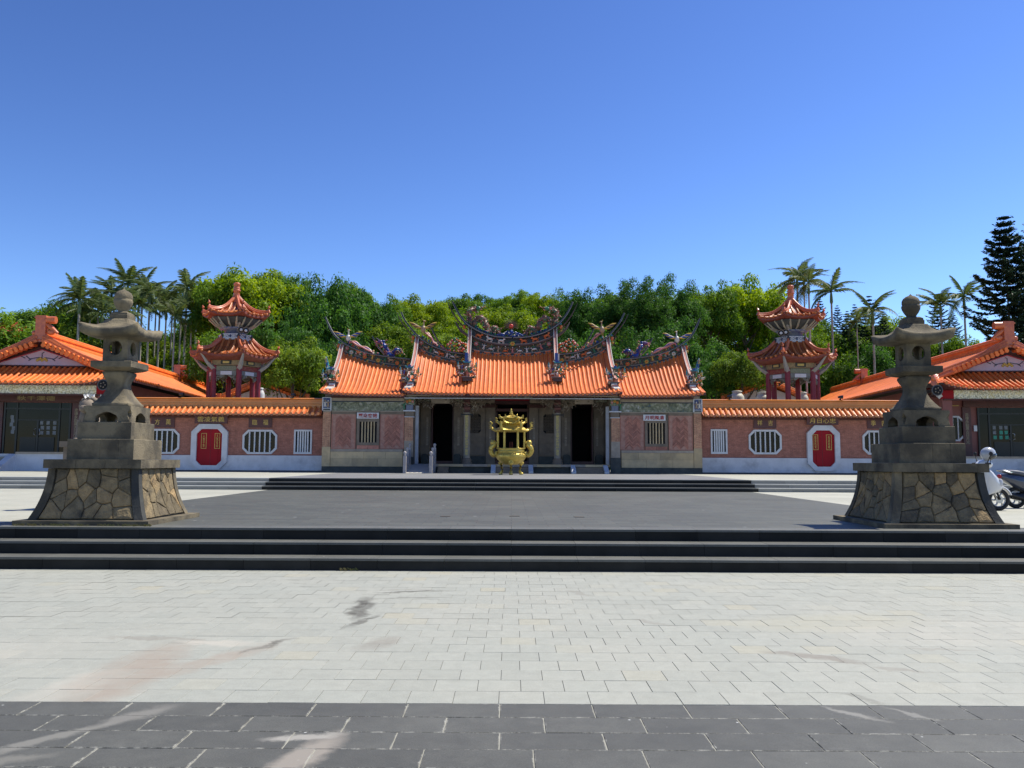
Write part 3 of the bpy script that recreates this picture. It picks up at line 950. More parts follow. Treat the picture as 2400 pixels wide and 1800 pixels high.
def stone_lantern(loc, seed, label):
    rr = random.Random(seed)
    root = thing("stone_lantern", (loc[0], loc[1], 0), label, "stone lantern", "stone lanterns flanking the steps")
    OX, OY = loc[0], loc[1]
    O = Vector((OX, OY, 0))
    def bld(mb, name, m, **kw):
        mb.v = [(p[0] + OX, p[1] + OY, p[2]) for p in mb.v]
        return mb.build(name, m, parent=root, **kw)
    z0, z1 = 0.607, 1.43
    def wf(z):
        t_ = max(0.0, (z1 - z) / (z1 - z0))
        return 0.735 + 0.045 * t_ + 0.145 * t_ ** 2.4
    # plinth slabs
    for s in range(4):
        mb = MB().box(-1.085, 0.897, -1.085, -0.90, Z_UP, 0.60)
        mb.v = [rot4(p, s) for p in mb.v]
        bld(mb, "plinth_slab", M_LANT)
    bld(MB().box(-0.899, 0.899, -0.899, 0.899, Z_UP - 0.01, 0.598), "plinth_core", M_MORTAR)
    core = MB()
    square_loft(core, [(wf(z0 + (z1 - z0) * k / 10) - 0.035, z0 + (z1 - z0) * k / 10) for k in range(11)], n=4)
    core = bld(core, "mortar_core", M_MORTAR)
    # corner posts following the flare
    for s in range(4):
        mb = MB()
        rings = []
        for k in range(11):
            z = z0 - 0.005 + (z1 - z0 + 0.004) * k / 10
            w = wf(z) + 0.008
            pw = 0.115 + 0.03 * (1 - k / 10)
            rings.append([rot4(p, s) for p in [(w, -w, z), (w, -w + pw, z), (w - pw, -w + pw, z), (w - pw, -w, z)]])
        mb.loft(rings, 0, False)
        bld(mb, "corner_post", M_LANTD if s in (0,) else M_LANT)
    # rubble stones between the posts
    for s in range(4):
        cells = voronoi_cells(-1, 1, 0, 1, 5, 4, rr)
        for poly in cells:
            if len(poly) < 3: continue
            cx = sum(p[0] for p in poly) / len(poly); cz = sum(p[1] for p in poly) / len(poly)
            pp = []
            for i in range(len(poly)):
                p, q = poly[i], poly[(i + 1) % len(poly)]
                pp.append(p)
                if math.hypot(p[0] - q[0], p[1] - q[1]) > 0.18: pp.append(((p[0] + q[0]) / 2 + rr.uniform(-.012, .012), (p[1] + q[1]) / 2 + rr.uniform(-.012, .012)))
            def P3(u, v, out):
                z = z0 + 0.008 + v * (z1 - z0 - 0.012)
                w = wf(z)
                return rot4((u * (w - 0.135), -(w + out - 0.032), z), s)
            rings = []
            for sh, out in ((0.985, -0.012), (0.975, 0.010), (0.88, 0.030), (0.5, 0.037 + rr.uniform(-.006, .008))):
                e = 0.018
                rings.append([P3(cx + (p[0] - cx) * sh, cz + (p[1] - cz) * sh, out + (rr.uniform(-.003, .003))) for p in pp])
            mb = MB().loft(rings, 0, False, cap=False)
            mb.add(rings[-1], [tuple(range(len(pp)))])
            bld(mb, "rubble_stone", M_RUBBLE)
    # coping: three blocks to a side
    for s in range(4):
        for k, (a, b_) in enumerate([(-0.80, -0.27), (-0.265, 0.21), (0.215, 0.60)]):
            mb = MB().box(a, b_, -0.80, -0.602, 1.432, 1.576)
            mb.v = [rot4(p, s) for p in mb.v]
            bld(mb, "coping_stone", M_LANT)
    bld(MB().box(-0.6, 0.6, -0.6, 0.6, 1.4, 1.574), "coping_bed", M_MORTAR)
    # two block tiers
    def block(x0, x1, y0, y1, za, zb, name="tier_block", m=M_LANT, c=0.008):
        mb = MB()
        cxx, cyy = (x0 + x1) / 2, (y0 + y1) / 2
        hx, hy = (x1 - x0) / 2, (y1 - y0) / 2
        rings = []
        for f, z in ((0, za), (0, zb - c), (c, zb)):
            rings.append([(cxx - hx + f, cyy - hy + f, z), (cxx + hx - f, cyy - hy + f, z), (cxx + hx - f, cyy + hy - f, z), (cxx - hx + f, cyy + hy - f, z)])
        mb.loft(rings, 0, False)
        return bld(mb, name, m)
    block(-0.555, -0.008, -0.555, 0.555, 1.578, 1.918); block(-0.004, 0.30, -0.555, 0.555, 1.578, 1.918); block(0.304, 0.555, -0.555, 0.555, 1.578, 1.918)
    block(-0.45, 0.45, -0.45, 0.45, 1.92, 2.208)
    # carved foot with scalloped openings
    foot = MB()
    for s in range(4):
        n = 10
        arch = []
        for k in range(n + 1):
            a = PI * k / n
            r = 0.185 * (1 + 0.10 * abs(math.sin(a * 3)))
            arch.append((-math.cos(a) * r, 2.235 + math.sin(a) * 0.135 * (1 + 0.1 * abs(math.sin(a * 3)))))
        poly = [(-0.40, 2.209), (-0.36, 2.30), (-0.345, 2.36), (-0.40, 2.44), (-0.385, 2.485), (0.385, 2.485), (0.40, 2.44), (0.345, 2.36), (0.36, 2.30), (0.40, 2.209),
                (0.21, 2.209)] + arch[::-1] + [(-0.21, 2.209)]
        half = len(poly)
        mb2 = MB().prism(poly, -0.40, -0.28)
        foot.add([rot4((p[0] * (0.965 if p[1] > -0.3 else 1), p[1] + 0.0, p[2]), s) for p in mb2.v], mb2.f)
    bld(foot, "carved_foot", M_LANT)
    bld(MB().box(-0.30, 0.30, -0.30, 0.30, 2.40, 2.488), "foot_slab", M_LANTD)
    # waisted shaft
    sh = MB()
    square_loft(sh, [(0.30, 2.487), (0.31, 2.53), (0.285, 2.55), (0.235, 2.62), (0.185, 2.70), (0.15, 2.79), (0.14, 2.86), (0.15, 2.93), (0.185, 3.0), (0.205, 3.05), (0.20, 3.09), (0.17, 3.10)], n=4)
    bld(sh, "shaft", M_LANT)
    ds = MB()
    square_loft(ds, [(0.19, 3.10), (0.27, 3.12), (0.335, 3.15), (0.345, 3.16), (0.345, 3.255), (0.335, 3.262)], n=4, smooth=False)
    bld(ds, "platform_slab", M_LANT)
    # light chamber with round openings
    lc = MB()
    for s in range(4):
        panel_hole(lc, 0.212 if s % 2 == 0 else 0.165, 3.263, 3.70, -0.212, 0.05, 0.115 if s % 2 == 0 else 0.105, 0.125, 3.50, s)
    bld(lc, "light_chamber", M_LANT)
    # curved roof
    rf = MB()
    prof = [(0.20, 3.66), (0.30, 3.68), (0.40, 3.69, 0.01), (0.462, 3.70, 0.045, 0.05), (0.478, 3.80, 0.10, 0.07), (0.445, 3.822, 0.085, 0.06),
            (0.38, 3.845, 0.05, 0.04), (0.30, 3.88, 0.01), (0.235, 3.94), (0.205, 3.99), (0.19, 4.015), (0.17, 4.02)]
    square_loft(rf, prof, n=10, cpow=3)
    bld(rf, "roof", M_LANT)
    tp = MB()
    square_loft(tp, [(0.15, 4.022), (0.155, 4.03), (0.155, 4.09), (0.145, 4.095), (0.14, 4.13), (0.10, 4.16)], n=2, smooth=False)
    bld(tp, "finial_base", M_LANT)
    fb = MB().lathe([(0.075, 4.15), (0.085, 4.19), (0.12, 4.24), (0.15, 4.30), (0.158, 4.35), (0.15, 4.375), (0.14, 4.38), (0.152, 4.40), (0.15, 4.45), (0.125, 4.50), (0.08, 4.535), (0.03, 4.555), (0.012, 4.575), (0.003, 4.585)], n=20)
    fb.v = [(p[0] * (1 + (0.05 if 4.33 < p[2] < 4.38 and int(i) % 4 == 0 else 0)), p[1], p[2]) for i, p in enumerate(fb.v)]
    bld(fb, "lotus_finial", M_LANT)
    return root

stone_lantern((-6.865, 14.34), 11, "stone lantern on a rubble base, left side of the steps, right face sunlit")
stone_lantern((7.11, 14.5), 23, "dark stone lantern on a rubble base, right side of the steps, beside the scooters")

# guardian lion half hidden behind the left lantern, white petals on its mane
def guardian_lion(loc, label):
    x, y = loc
    root = thing("guardian_lion", (x, y, Z_UP), label, "stone lion")
    z = Z_UP
    MB().box(x - .42, x + .42, y - .42, y + .42, z, z + .25).box(x - .36, x + .36, y - .36, y + .36, z + .25, z + 1.30).box(x - .42, x + .42, y - .42, y + .42, z + 1.30, z + 1.42).build("pedestal", M_GREYST, parent=root)
    b = MB()
    zz = z + 1.42
    b.ell((x, y + .12, zz + .30), (.20, .30, .30)).ell((x, y - .08, zz + .48), (.21, .20, .28))
    for s in (-1, 1):
        b.tube([(x + s * .12, y - .18, zz + .45), (x + s * .13, y - .22, zz + .2), (x + s * .13, y - .24, zz + .03)], [.07, .055, .06], 8)
        b.ell((x + s * .13, y - .28, zz + .04), (.07, .10, .045))
        b.ell((x + s * .19, y + .22, zz + .16), (.10, .17, .16))
        b.ell((x + s * .19, y + .05, zz + .05), (.07, .13, .05))
    b.ell((x, y - .16, zz + .74), (.17, .16, .17)).ell((x, y - .31, zz + .69), (.10, .09, .08))
    b.tube([(x, y + .38, zz + .1), (x, y + .46, zz + .35), (x, y + .40, zz + .6)], [.05, .07, .03], 7)
    b.build("lion_body", M_GREYST, parent=root)
    mn = MB()
    for k in range(16):
        a = 2 * PI * k / 16
        mn.ell((x + .17 * math.cos(a), y - .08, zz + .76 + .17 * math.sin(a)), (.06, .09, .06), 0, 6, 4)
    mn.build("mane", M_GREYST, parent=root)
guardian_lion((-9.05, 17.7), "grey stone guardian lion on a pedestal, half hidden behind the left stone lantern")
def petals(loc):
    rr = random.Random(4)
    mb = MB()
    for k in range(12):
        x = loc[0] + rr.uniform(-.17, .19); y = loc[1] + rr.uniform(-.1, .1); z = loc[2]
        for j in range(3):
            a = rr.uniform(0, 2 * PI)
            dx, dy = .045 * math.cos(a), .045 * math.sin(a)
            mb.add([(x - dy * .5, y + dx * .5, z), (x + dy * .5, y - dx * .5, z), (x + dx + dy * .3, y + dy - dx * .3, z + .06), (x + dx * 1.3, y + dy * 1.3, z + .10), (x + dx - dy * .3, y + dy + dx * .3, z + .06)], [(0, 1, 2, 3, 4)])
    o = mb.build("flower_offering", mat("white_petal", (0.8, 0.8, 0.78), rough=0.6), fix=False)
    tag(o, "white flowers heaped on the head of the stone lion behind the left lantern", "flowers")
petals((-9.0, 17.6, Z_UP + 2.34))
# ================================================================== TEMPLE HALL
TX = 0.02                       # axis of the temple
temple = thing("temple_hall", (TX, 43.2, Z_TER), "wide central temple hall with three-part orange tiled roof and swallowtail ridges behind the golden burner", "temple")
rt = random.Random(99)
def interp(pts, x):
    pts = sorted(pts)
    if x <= pts[0][0]:
        (x0, y0), (x1, y1) = pts[0], pts[1]
    elif x >= pts[-1][0]:
        (x0, y0), (x1, y1) = pts[-2], pts[-1]
    else:
        for a, b_ in zip(pts[:-1], pts[1:]):
            if a[0] <= x <= b_[0]:
                (x0, y0), (x1, y1) = a, b_
                break
    return y0 + (y1 - y0) * (x - x0) / (x1 - x0)

def smooth_pts(pts, n=5):
    """Catmull-Rom through a list of 2-D points"""
    out = []
    P = [pts[0]] + list(pts) + [pts[-1]]
    for i in range(1, len(P) - 2):
        for k in range(n):
            t_ = k / n
            q = []
            for d in range(len(P[0])):
                a, b_, c, e = P[i - 1][d], P[i][d], P[i + 1][d], P[i + 2][d]
                q.append(0.5 * ((2 * b_) + (-a + c) * t_ + (2 * a - 5 * b_ + 4 * c - e) * t_ ** 2 + (-a + 3 * b_ - 3 * c + e) * t_ ** 3))
            out.append(tuple(q))
    out.append(tuple(pts[-1]))
    return out

def sight(pts, Y):
    """sighted points of the left half, as (X - TX, Z)"""
    out = []
    for px, py in pts:
        x, z = S(px, py, Y)
        out.append((x - TX, z))
    return out

M_RELIEF = frieze_mat("coloured_relief_band", [(.02, .03, .06), (.03, .05, .06), (.05, .07, .05), (.22, .10, .04), (.40, .34, .24)], 5.5)
YM, YF, YW, YE = 46.0, 45.6, 45.2, 42.3
mid_top = sight([(1061, 704.5), (1069, 721), (1079, 738), (1098, 759.4), (1127, 776.8), (1155.7, 786), (1178, 789), (1200, 790)], YM)
mid_bot = sight([(1101, 824), (1120, 828.5), (1155, 833.5), (1200, 835)], YM)
mid_div = sight([(1080, 771), (1097, 783), (1115, 794), (1140, 803), (1168, 808.5), (1200, 810)], YM)
fl_top = sight([(940, 729.6), (946, 743), (954, 756), (971, 776.7), (990, 794.7), (1014, 809), (1038.5, 818.9), (1062, 825), (1100, 829.5)], YF)
fl_bot = sight([(976, 820), (1000, 832), (1026, 842), (1065, 851.4), (1100, 855)], YF)
fl_div = sight([(976, 811), (1000, 824), (1030, 835.5), (1065, 843.5), (1100, 847)], YF)
wg_top = sight([(762, 741), (770.5, 761), (783.8, 783.8), (802, 799.7), (827.5, 814), (856.7, 824.9), (880, 830), (908, 835), (962, 841)], YW)
wg_bot = sight([(801, 828), (833, 841), (872.6, 854), (905, 860), (932, 864), (962, 866)], YW)
wg_div = sight([(801, 822), (833, 833.5), (872, 846), (905, 852.5), (962, 858)], YW)

ze_c = [(-5.75, 5.14), (-5.0, 5.05), (-3.5, 4.985), (0, 4.955)]
ze_w = [(-9.98, 5.10), (-9.2, 4.99), (-8, 4.93), (-5.5, 4.90)]
SECT = dict(mid=dict(x0=-2.36, x1=2.36, Yr=YM, zr=[(x, z + 0.03) for x, z in mid_bot] + [(-x, z + 0.03) for x, z in mid_bot if x < -0.05], ze=ze_c + [(-a, b_) for a, b_ in ze_c[:-1]]),
            flank=dict(x0=-5.68, x1=-2.42, Yr=YF, zr=[(x, z + 0.02) for x, z in fl_bot], ze=ze_c),
            wing=dict(x0=-9.98, x1=-5.50, Yr=YW, zr=[(x, z + 0.02) for x, z in wg_bot], ze=ze_w))

def roof_pt(sec, x, t_, side=1, lift=0.0):
    """point on the roof: t 0 at the eave, 1 at the ridge"""
    s = SECT[sec]
    ze, zr = interp(s['ze'], x), interp(s['zr'], x)
    Y = YE + (s['Yr'] - YE) * t_
    xb = {'wing': -9.50, 'flank': -5.36}.get(sec)
    if xb is not None and x < xb: x = xb + (x - xb) * max(0.0, 1 - t_) ** 1.6
    Z = ze + (zr - ze) * (t_ - 0.085 * math.sin(PI * t_) - 0.03 * math.sin(2 * PI * t_) * 0.5)
    return (TX + side * x, Y, Z + lift)

roofs = []
def roof_section(sec, side, pitch_n, tx0, tx1, label=None):
    s = SECT[sec]
    x0, x1 = s['x0'], s['x1']
    n = 12
    # pan tiles in stepped courses
    gx = [tx0 + (tx1 - tx0) * k / pitch_n for k in range(pitch_n + 1)]
    nc = 36
    pan = MB()
    xs = [x0] + gx + [x1]
    vs, rows = [], []
    for c in range(nc + 1):
        t_ = c / nc
        for up in (0, 1):
            if (c == 0 and up == 0) or (c == nc and up == 1): pass
            rows.append([roof_pt(sec, x, t_, side, 0.034 if up == 0 else 0.010) for x in xs])
    # each course rises to its lower lip, then drops to the next
    k = len(xs)
    vs = [p for r in rows for p in r]
    fs = [(a * k + b_, a * k + b_ + 1, (a + 1) * k + b_ + 1, (a + 1) * k + b_) for a in range(len(rows) - 1) for b_ in range(k - 1)]
    pan.add(vs, fs)
    base = pan.build("roof", M_ORPAN, parent=temple, fix=True)
    # soffit and eave board
    so = MB()
    rows_ = [[roof_pt(sec, x, 0, side, -0.005) for x in xs]] + [[roof_pt(sec, x, q / 6, side, -0.12) for x in xs] for q in range(7)]
    so.add([p for r in rows_ for p in r], [(a * k + i, a * k + i + 1, (a + 1) * k + i + 1, (a + 1) * k + i) for a in range(7) for i in range(k - 1)])
    so.build("soffit", M_SOFFIT, parent=base, fix=False)
    # rear slope closing the volume
    rr_ = MB()
    c1 = [roof_pt(sec, x, 1, side) for x in xs]
    c2 = [(p[0], p[1] + 4.6, p[2] - 2.2) for p in c1]
    rr_.add(c1 + c2, [(i, i + 1, k + i + 1, k + i) for i in range(k - 1)])
    rr_.build("rear_slope", M_ORPAN, parent=base, fix=False)
    # rows of cover tiles, each row a piece of its own with the round end tile at the eave
    for i, x in enumerate(gx):
        mb = MB()
        path = [Vector(roof_pt(sec, x, -0.012 + 1.01 * q / 11, side, 0.022)) for q in range(12)]
        path.reverse()
        rings = []
        rad = 0.066
        for q, p in enumerate(path):
            rings.append([(p.x + math.cos(a_) * rad, p.y - math.sin(a_) * rad * .4, p.z + math.sin(a_) * rad * .95) for a_ in [PI * j / 6 for j in range(7)]])
        mb.loft(rings, 0, True, closed=False, cap=False)
        e = path[-1]
        dn = 12
        disc = [(e.x + math.cos(2 * PI * j / dn) * .076, e.y - .012, e.z + .0 + math.sin(2 * PI * j / dn) * .076) for j in range(dn)]
        disc2 = [(e.x + math.cos(2 * PI * j / dn) * .076, e.y + .05, e.z + math.sin(2 * PI * j / dn) * .076) for j in range(dn)]
        mb.loft([disc2, disc], 0, False)
        mb.build("cover_tile_row", M_ORTILE, parent=base, fix=False)
    # drip tiles
    dr = MB()
    for i in range(len(gx) - 1):
        x = (gx[i] + gx[i + 1]) / 2
        p = roof_pt(sec, x, 0, side)
        w = (gx[i + 1] - gx[i]) / 2 * .95
        dr.prism([(p[0] - w, p[2] + .02), (p[0] + w, p[2] + .02), (p[0] + w * .6, p[2] - .07), (p[0], p[2] - .11), (p[0] - w * .6, p[2] - .07)], p[1] - .02, p[1] + .01)
    dr.build("drip_tiles", M_ORRED, parent=base, fix=False)
    return base

def band(top, bot, x0, x1, Y, th, name, m, parent, side=1, n=24, y_off=0.0):
    """solid wall between two curves"""
    xs = [x0 + (x1 - x0) * k / n for k in range(n + 1)]
    rings = []
    for x in xs:
        zt, zb = interp(top, x), interp(bot, x)
        X = TX + side * x
        rings.append([(X, Y + y_off, zb), (X, Y + y_off, zt), (X, Y + y_off + th, zt), (X, Y + y_off + th, zb)])
    return MB().loft(rings, 0, False).build(name, m, parent=parent)

def mould(curve, x0, x1, Y, r, name, m, parent, side=1, n=26, dz=0.0, depth=None):
    xs = [x0 + (x1 - x0) * k / n for k in range(n + 1)]
    d = depth or r * 2
    rings = []
    for x in xs:
        z = interp(curve, x) + dz
        X = TX + side * x
        rings.append([(X, Y - d / 2, z - r), (X, Y - d / 2, z + r), (X, Y + d / 2, z + r), (X, Y + d / 2, z - r)])
    return MB().loft(rings, 0, False).build(name, m, parent=parent)

def tail(curve, Y, side, w0, w1, name, m, parent, dz=0.0, depth=0.3, to=None, nrm=0.0):
    """ridge coping following a sighted curve to its pointed tip; depth and height taper to the tip"""
    pts = smooth_pts(curve, 6)
    if to is not None: pts = [p for p in pts if p[0] <= to + 1e-6]
    rings = []
    n = len(pts)
    for i, (x, z) in enumerate(pts):
        a = pts[max(i - 1, 0)]; b_ = pts[min(i + 1, n - 1)]
        dx, dz_ = b_[0] - a[0], b_[1] - a[1]
        L = math.hypot(dx, dz_) or 1
        nx, nz = -dz_ / L, dx / L
        if nz < 0: nx, nz = -nx, -nz
        t_ = min(1.0, i / (n * 0.45))
        h = w0 + (w1 - w0) * t_ ** .8
        dd = depth * (0.12 + 0.88 * t_)
        off = dz + nrm * t_
        X0, Z0 = x + nx * (off), z + nz * (off)
        X1, Z1 = x + nx * (off - h), z + nz * (off - h)
        rings.append([(TX + side * X0, Y - dd / 2, Z0), (TX + side * X0, Y + dd / 2, Z0), (TX + side * X1, Y + dd / 2, Z1), (TX + side * X1, Y - dd / 2, Z1)])
    return MB().loft(rings, 0, False).build(name, m, parent=parent)

# --- little glazed figures used along the ridges (shared meshes)
def fig_person(c1, c2):
    mb = MB()
    mb.ell((0, 0, .10), (.035, .03, .085), 0, 6, 5).ell((0, 0, .215), (.026, .026, .03), 1, 6, 4)
    mb.tube([(-.02, 0, .07), (-.03, 0, -.02)], .016, 5, 0).tube([(.02, 0, .07), (.035, 0, -.02)], .016, 5, 0)
    mb.tube([(-.03, 0, .15), (-.085, -.02, .12), (-.09, -.02, .18)], .012, 5, 0).tube([(.03, 0, .15), (.085, -.02, .17)], .012, 5, 0)
    return proto(mb, "figurine", [PAL[c1], PAL[c2]])
def fig_beast(c1, c2, legs=4):
    mb = MB()
    mb.ell((0, 0, .10), (.11, .035, .045), 0, 8, 5).ell((.12, 0, .155), (.045, .03, .035), 0, 6, 4)
    mb.tube([(.07, 0, .12), (.11, 0, .15)], .03, 6, 0)
    for x in (-.09, -.05, .05, .09): mb.tube([(x, 0, .09), (x + .02 * (1 if x > 0 else -1), -.01, .04), (x + .015, 0, -.01)], .014, 5, 0)
    mb.tube([(-.11, 0, .12), (-.16, 0, .15), (-.15, 0, .20)], .014, 5, 1)
    mb.ell((.09, 0, .19), (.04, .025, .02), 1, 6, 4)
    return proto(mb, "beast_relief", [PAL[c1], PAL[c2]])
def fig_rider(c1, c2, c3):
    mb = MB()
    mb.ell((0, 0, .08), (.10, .03, .04), 0, 8, 5).ell((.11, 0, .13), (.035, .022, .03), 0, 6, 4)
    for x in (-.08, .08): mb.tube([(x, 0, .07), (x * 1.4, -.01, .02), (x * 1.2, 0, -.02)], .012, 5, 0)
    mb.ell((0, 0, .17), (.03, .028, .06), 1, 6, 5).ell((0, 0, .25), (.024, .024, .026), 2, 6, 4)
    mb.tube([(0, 0, .18), (.08, -.01, .21)], .011, 5, 1)
    return proto(mb, "rider_figurine", [PAL[c1], PAL[c2], PAL[c3]])
def fig_flower(c1, c2):
    mb = MB()
    for k in range(6):
        a = k * PI / 3
        mb.ell((.055 * math.cos(a), 0, .055 * math.sin(a)), (.038, .025, .038), 0, 6, 4)
    mb.ell((0, -.02, 0), (.03, .03, .03), 1, 6, 4)
    for k in range(4): mb.ell((.12 * math.cos(k * 1.7 + .5), .005, .09 * math.sin(k * 1.7 + .5)), (.05, .015, .025), 2, 6, 4)
    return proto(mb, "flower_relief", [PAL[c1], PAL[c2], PAL[GRE]])
def fig_bat(c1):
    mb = MB().prism([(-.16, .02), (-.07, .05), (0, .03), (.07, .05), (.16, .02), (.09, -.03), (.03, -.02), (0, -.05), (-.03, -.02), (-.09, -.03)], -.02, .01)
    return proto(mb, "bat_relief", [PAL[c1]])
FP = [fig_person(*c) for c in ((WHI, TAN), (BLU, TAN), (TAN, WHI), (GRE, TAN), (PNK, WHI), (YEL, TAN))]
FB = [fig_beast(ORA, BRO), fig_beast(WHI, PNK), fig_beast(ORA, ORA), fig_beast(TAN, YEL)]
FR = [fig_rider(WHI, GRE, TAN), fig_rider(ORA, TAN, WHI), fig_rider(WHI, BRO, WHI)]
FF = [fig_flower(ORA, YEL), fig_flower(YEL, ORA), fig_flower(PNK, WHI), fig_flower(WHI, YEL)]
FT = fig_bat(ORA)

def along(curve, xs, metas, Y, name, parent, side, dz=0.0, sc=1.0):
    for i, x in enumerate(xs):
        me = metas[i % len(metas)]
        z = interp(curve, x) + dz
        a = math.atan2(interp(curve, x + .1) - interp(curve, x - .1), .2) * side
        place(me, name, (TX + side * x, Y, z), parent, (0, -a, 0), (sc * rt.choice((-1, 1)), sc, sc))

# --- roofs
for sd in (1,):
    mid_roof = roof_section("mid", 1, 19, -2.13, 2.13)
for sd in (1, -1):
    roof_section("flank", sd, 13, -5.48, -2.48)
    roof_section("wing", sd, 19, -9.78, -5.66)
# low strip of tiles running through in front of the verge pedestals, joining middle and flanks
for sd in (1, -1):
    mb = MB()
    vs = []
    k = 0
    for x in (-2.48, -2.13):
        for q in range(9):
            vs.append(roof_pt("mid", max(x, -2.36) if x > -2.4 else -2.36, q / 8, sd, 0.0) if x > -2.4 else roof_pt("flank", -2.45, q / 8, sd, 0.0))
    mb.add(vs, [(q, q + 1, 9 + q + 1, 9 + q) for q in range(8)])
    mb.build("valley_tiles", M_ORPAN, parent=temple, fix=False)
    for x in (-2.31,):
        mbr = MB()
        path = [Vector(roof_pt("mid", x, q * .045, sd, 0.022)) for q in range(7)]
        mbr.tube(path, .072, 10)
        mbr.build("cover_tile_row", M_ORTILE, parent=temple)

# --- ridges
def mirror_full(c): return sorted(set([(round(x, 4), round(z, 4)) for x, z in c] + [(round(-x, 4), round(z, 4)) for x, z in c]))
MT, MBt, MD = mirror_full([p for p in mid_top if p[0] >= -2.75]), mirror_full(mid_bot), mirror_full(mid_div)
ridge_mid = band(MT, MBt, -2.40, 2.40, YM, 0.34, "ridge", M_RIDGE, temple, n=30)
band([(x, interp(MD, x) - .03) for x in np.linspace(-2.3, 2.3, 21)], [(x, interp(MBt, x) + .22) for x in np.linspace(-2.3, 2.3, 21)], -2.26, 2.26, YM - .012, .05, "painted_band", M_RELIEF, ridge_mid)
for (cv, dz, r, m, dp) in ((MD, 0.0, .045, M_BROWNM, .30), (MD, 0.055, .014, M_RIDGEL, .34), (MBt, 0.17, .018, M_RIDGEL, .14), (MBt, 0.02, .018, M_RIDGEL, .16), (MBt, 0.09, .04, M_RIDGE, .12)):
    mould(cv, -2.40, 2.40, YM, r, "moulding", m, ridge_mid, dz=dz, depth=dp)
for sd in (1, -1):
    tail(mid_top, YM + .17, sd, .05, .11, "ridge_coping", M_RIDGE, ridge_mid, dz=0.0, depth=.80)
    tail(mid_top, YM + .17, sd, .012, .03, "coping_edge", M_RIDGEL, ridge_mid, dz=-0.055, depth=.84)
    tail(mid_top, YM + .17, sd, .012, .022, "coping_edge", M_RIDGEL, ridge_mid, dz=0.022, depth=.40)
    tail([(x - .12, z + .05) for x, z in mid_top[:5]], YM + .3, sd, .02, .06, "ridge_coping", M_BROWNM, ridge_mid, dz=-0.19, depth=.25)
    # lower tail under the main one, ending in a point
    lt_ = sight([(1068, 752), (1074, 762), (1084, 774), (1098, 784)], YM)
    tail(lt_, YM + .12, sd, .02, .12, "ridge_coping", M_BROWNM, ridge_mid, depth=.3)
    fr = band([(a, b_) for a, b_ in fl_top if a > -5.5] , fl_bot, -5.28, -2.40, YF, 0.30, "ridge", M_RIDGE, temple, side=sd)
    band([(a, b_ - .07) for a, b_ in fl_top if a > -5.5], [(a, b_ + .03) for a, b_ in fl_div], -5.22, -2.46, YF - .02, .05, "painted_band", M_RELIEF, fr, side=sd)
    mould(fl_div, -5.28, -2.42, YF, .016, "moulding", M_RIDGEL, fr, sd, depth=.12)
    mould(fl_bot, -5.28, -2.42, YF, .018, "moulding", M_RIDGEL, fr, sd, dz=.03, depth=.14)
    mould(fl_div, -5.28, -2.42, YF, .035, "moulding", M_RIDGEG, fr, sd, dz=-.09, depth=.08)
    tail(fl_top, YF + .15, sd, .035, .075, "ridge_coping", M_RIDGE, fr, depth=.66)
    tail(fl_top, YF + .15, sd, .010, .024, "coping_edge", M_RIDGEL, fr, dz=-.05, depth=.70)
    tail(fl_top, YF + .15, sd, .010, .02, "coping_edge", M_RIDGEL, fr, dz=.018, depth=.36)
    tail([(a - .10, b_ + .06) for a, b_ in fl_top[:5]], YF + .3, sd, .02, .05, "ridge_coping", M_BROWNM, fr, dz=-.17, depth=.2)
    wr = band([(a, b_) for a, b_ in wg_top if a > -9.8], wg_bot, -9.40, -5.50, YW, 0.30, "ridge", M_RIDGE, temple, side=sd)
    band([(a, b_ - .07) for a, b_ in wg_top if a > -9.8], [(a, b_ + .03) for a, b_ in wg_div], -9.34, -5.56, YW - .02, .05, "painted_band", M_RELIEF, wr, side=sd)
    mould(wg_div, -9.40, -5.52, YW, .014, "moulding", M_RIDGEL, wr, sd, depth=.12)
    mould(wg_bot, -9.40, -5.52, YW, .016, "moulding", M_RIDGEL, wr, sd, dz=.03, depth=.14)
    tail(wg_top, YW + .15, sd, .035, .07, "ridge_coping", M_RIDGE, wr, depth=.66)
    tail(wg_top, YW + .15, sd, .010, .022, "coping_edge", M_RIDGEL, wr, dz=-.045, depth=.70)
    tail(wg_top, YW + .15, sd, .010, .02, "coping_edge", M_RIDGEL, wr, dz=.018, depth=.36)
    # ridges of the rear hall, seen behind
    for cv, Yb in ((sight([(1010, 764.6), (1016, 777), (1024, 792), (1034, 806), (1046, 818), (1062, 826)], 49.5), 49.5),
                   (sight([(874, 787.7), (880, 800), (888, 813), (897, 824), (905, 832), (920, 838)], 49), 49)):
        tail(cv, Yb, sd, .03, .08, "rear_ridge_tail", M_RIDGE, temple, depth=.3)
        tail(cv, Yb, sd, .012, .022, "rear_ridge_tail", M_RIDGEL, temple, dz=-.05, depth=.34)
        tail([(a + .10, b_ - .16) for a, b_ in cv], Yb, sd, .015, .04, "rear_ridge_tail", M_BROWNM, temple, depth=.2)
    for cv, Yb, x1_ in ((fl_top, 49.5, -2.0), (wg_top, 49, -5.5)):
        pass
    # figures in relief along the ridges
    along(fl_div, np.linspace(-4.9, -2.75, 8), [FB[3], FP[3], FR[2], FB[0], FP[0], FR[0], FB[3], FF[1]], YF - .08, "figurine", fr, sd, dz=.05, sc=1.35)
    along(fl_div, [-5.1], [FF[2]], YF - .04, "flower_relief", fr, sd, dz=.33, sc=1.5)
    along(fl_div, np.linspace(-5.0, -3.3, 3), [FT], YF - .07, "bat_relief", fr, sd, dz=-.10, sc=1.2)
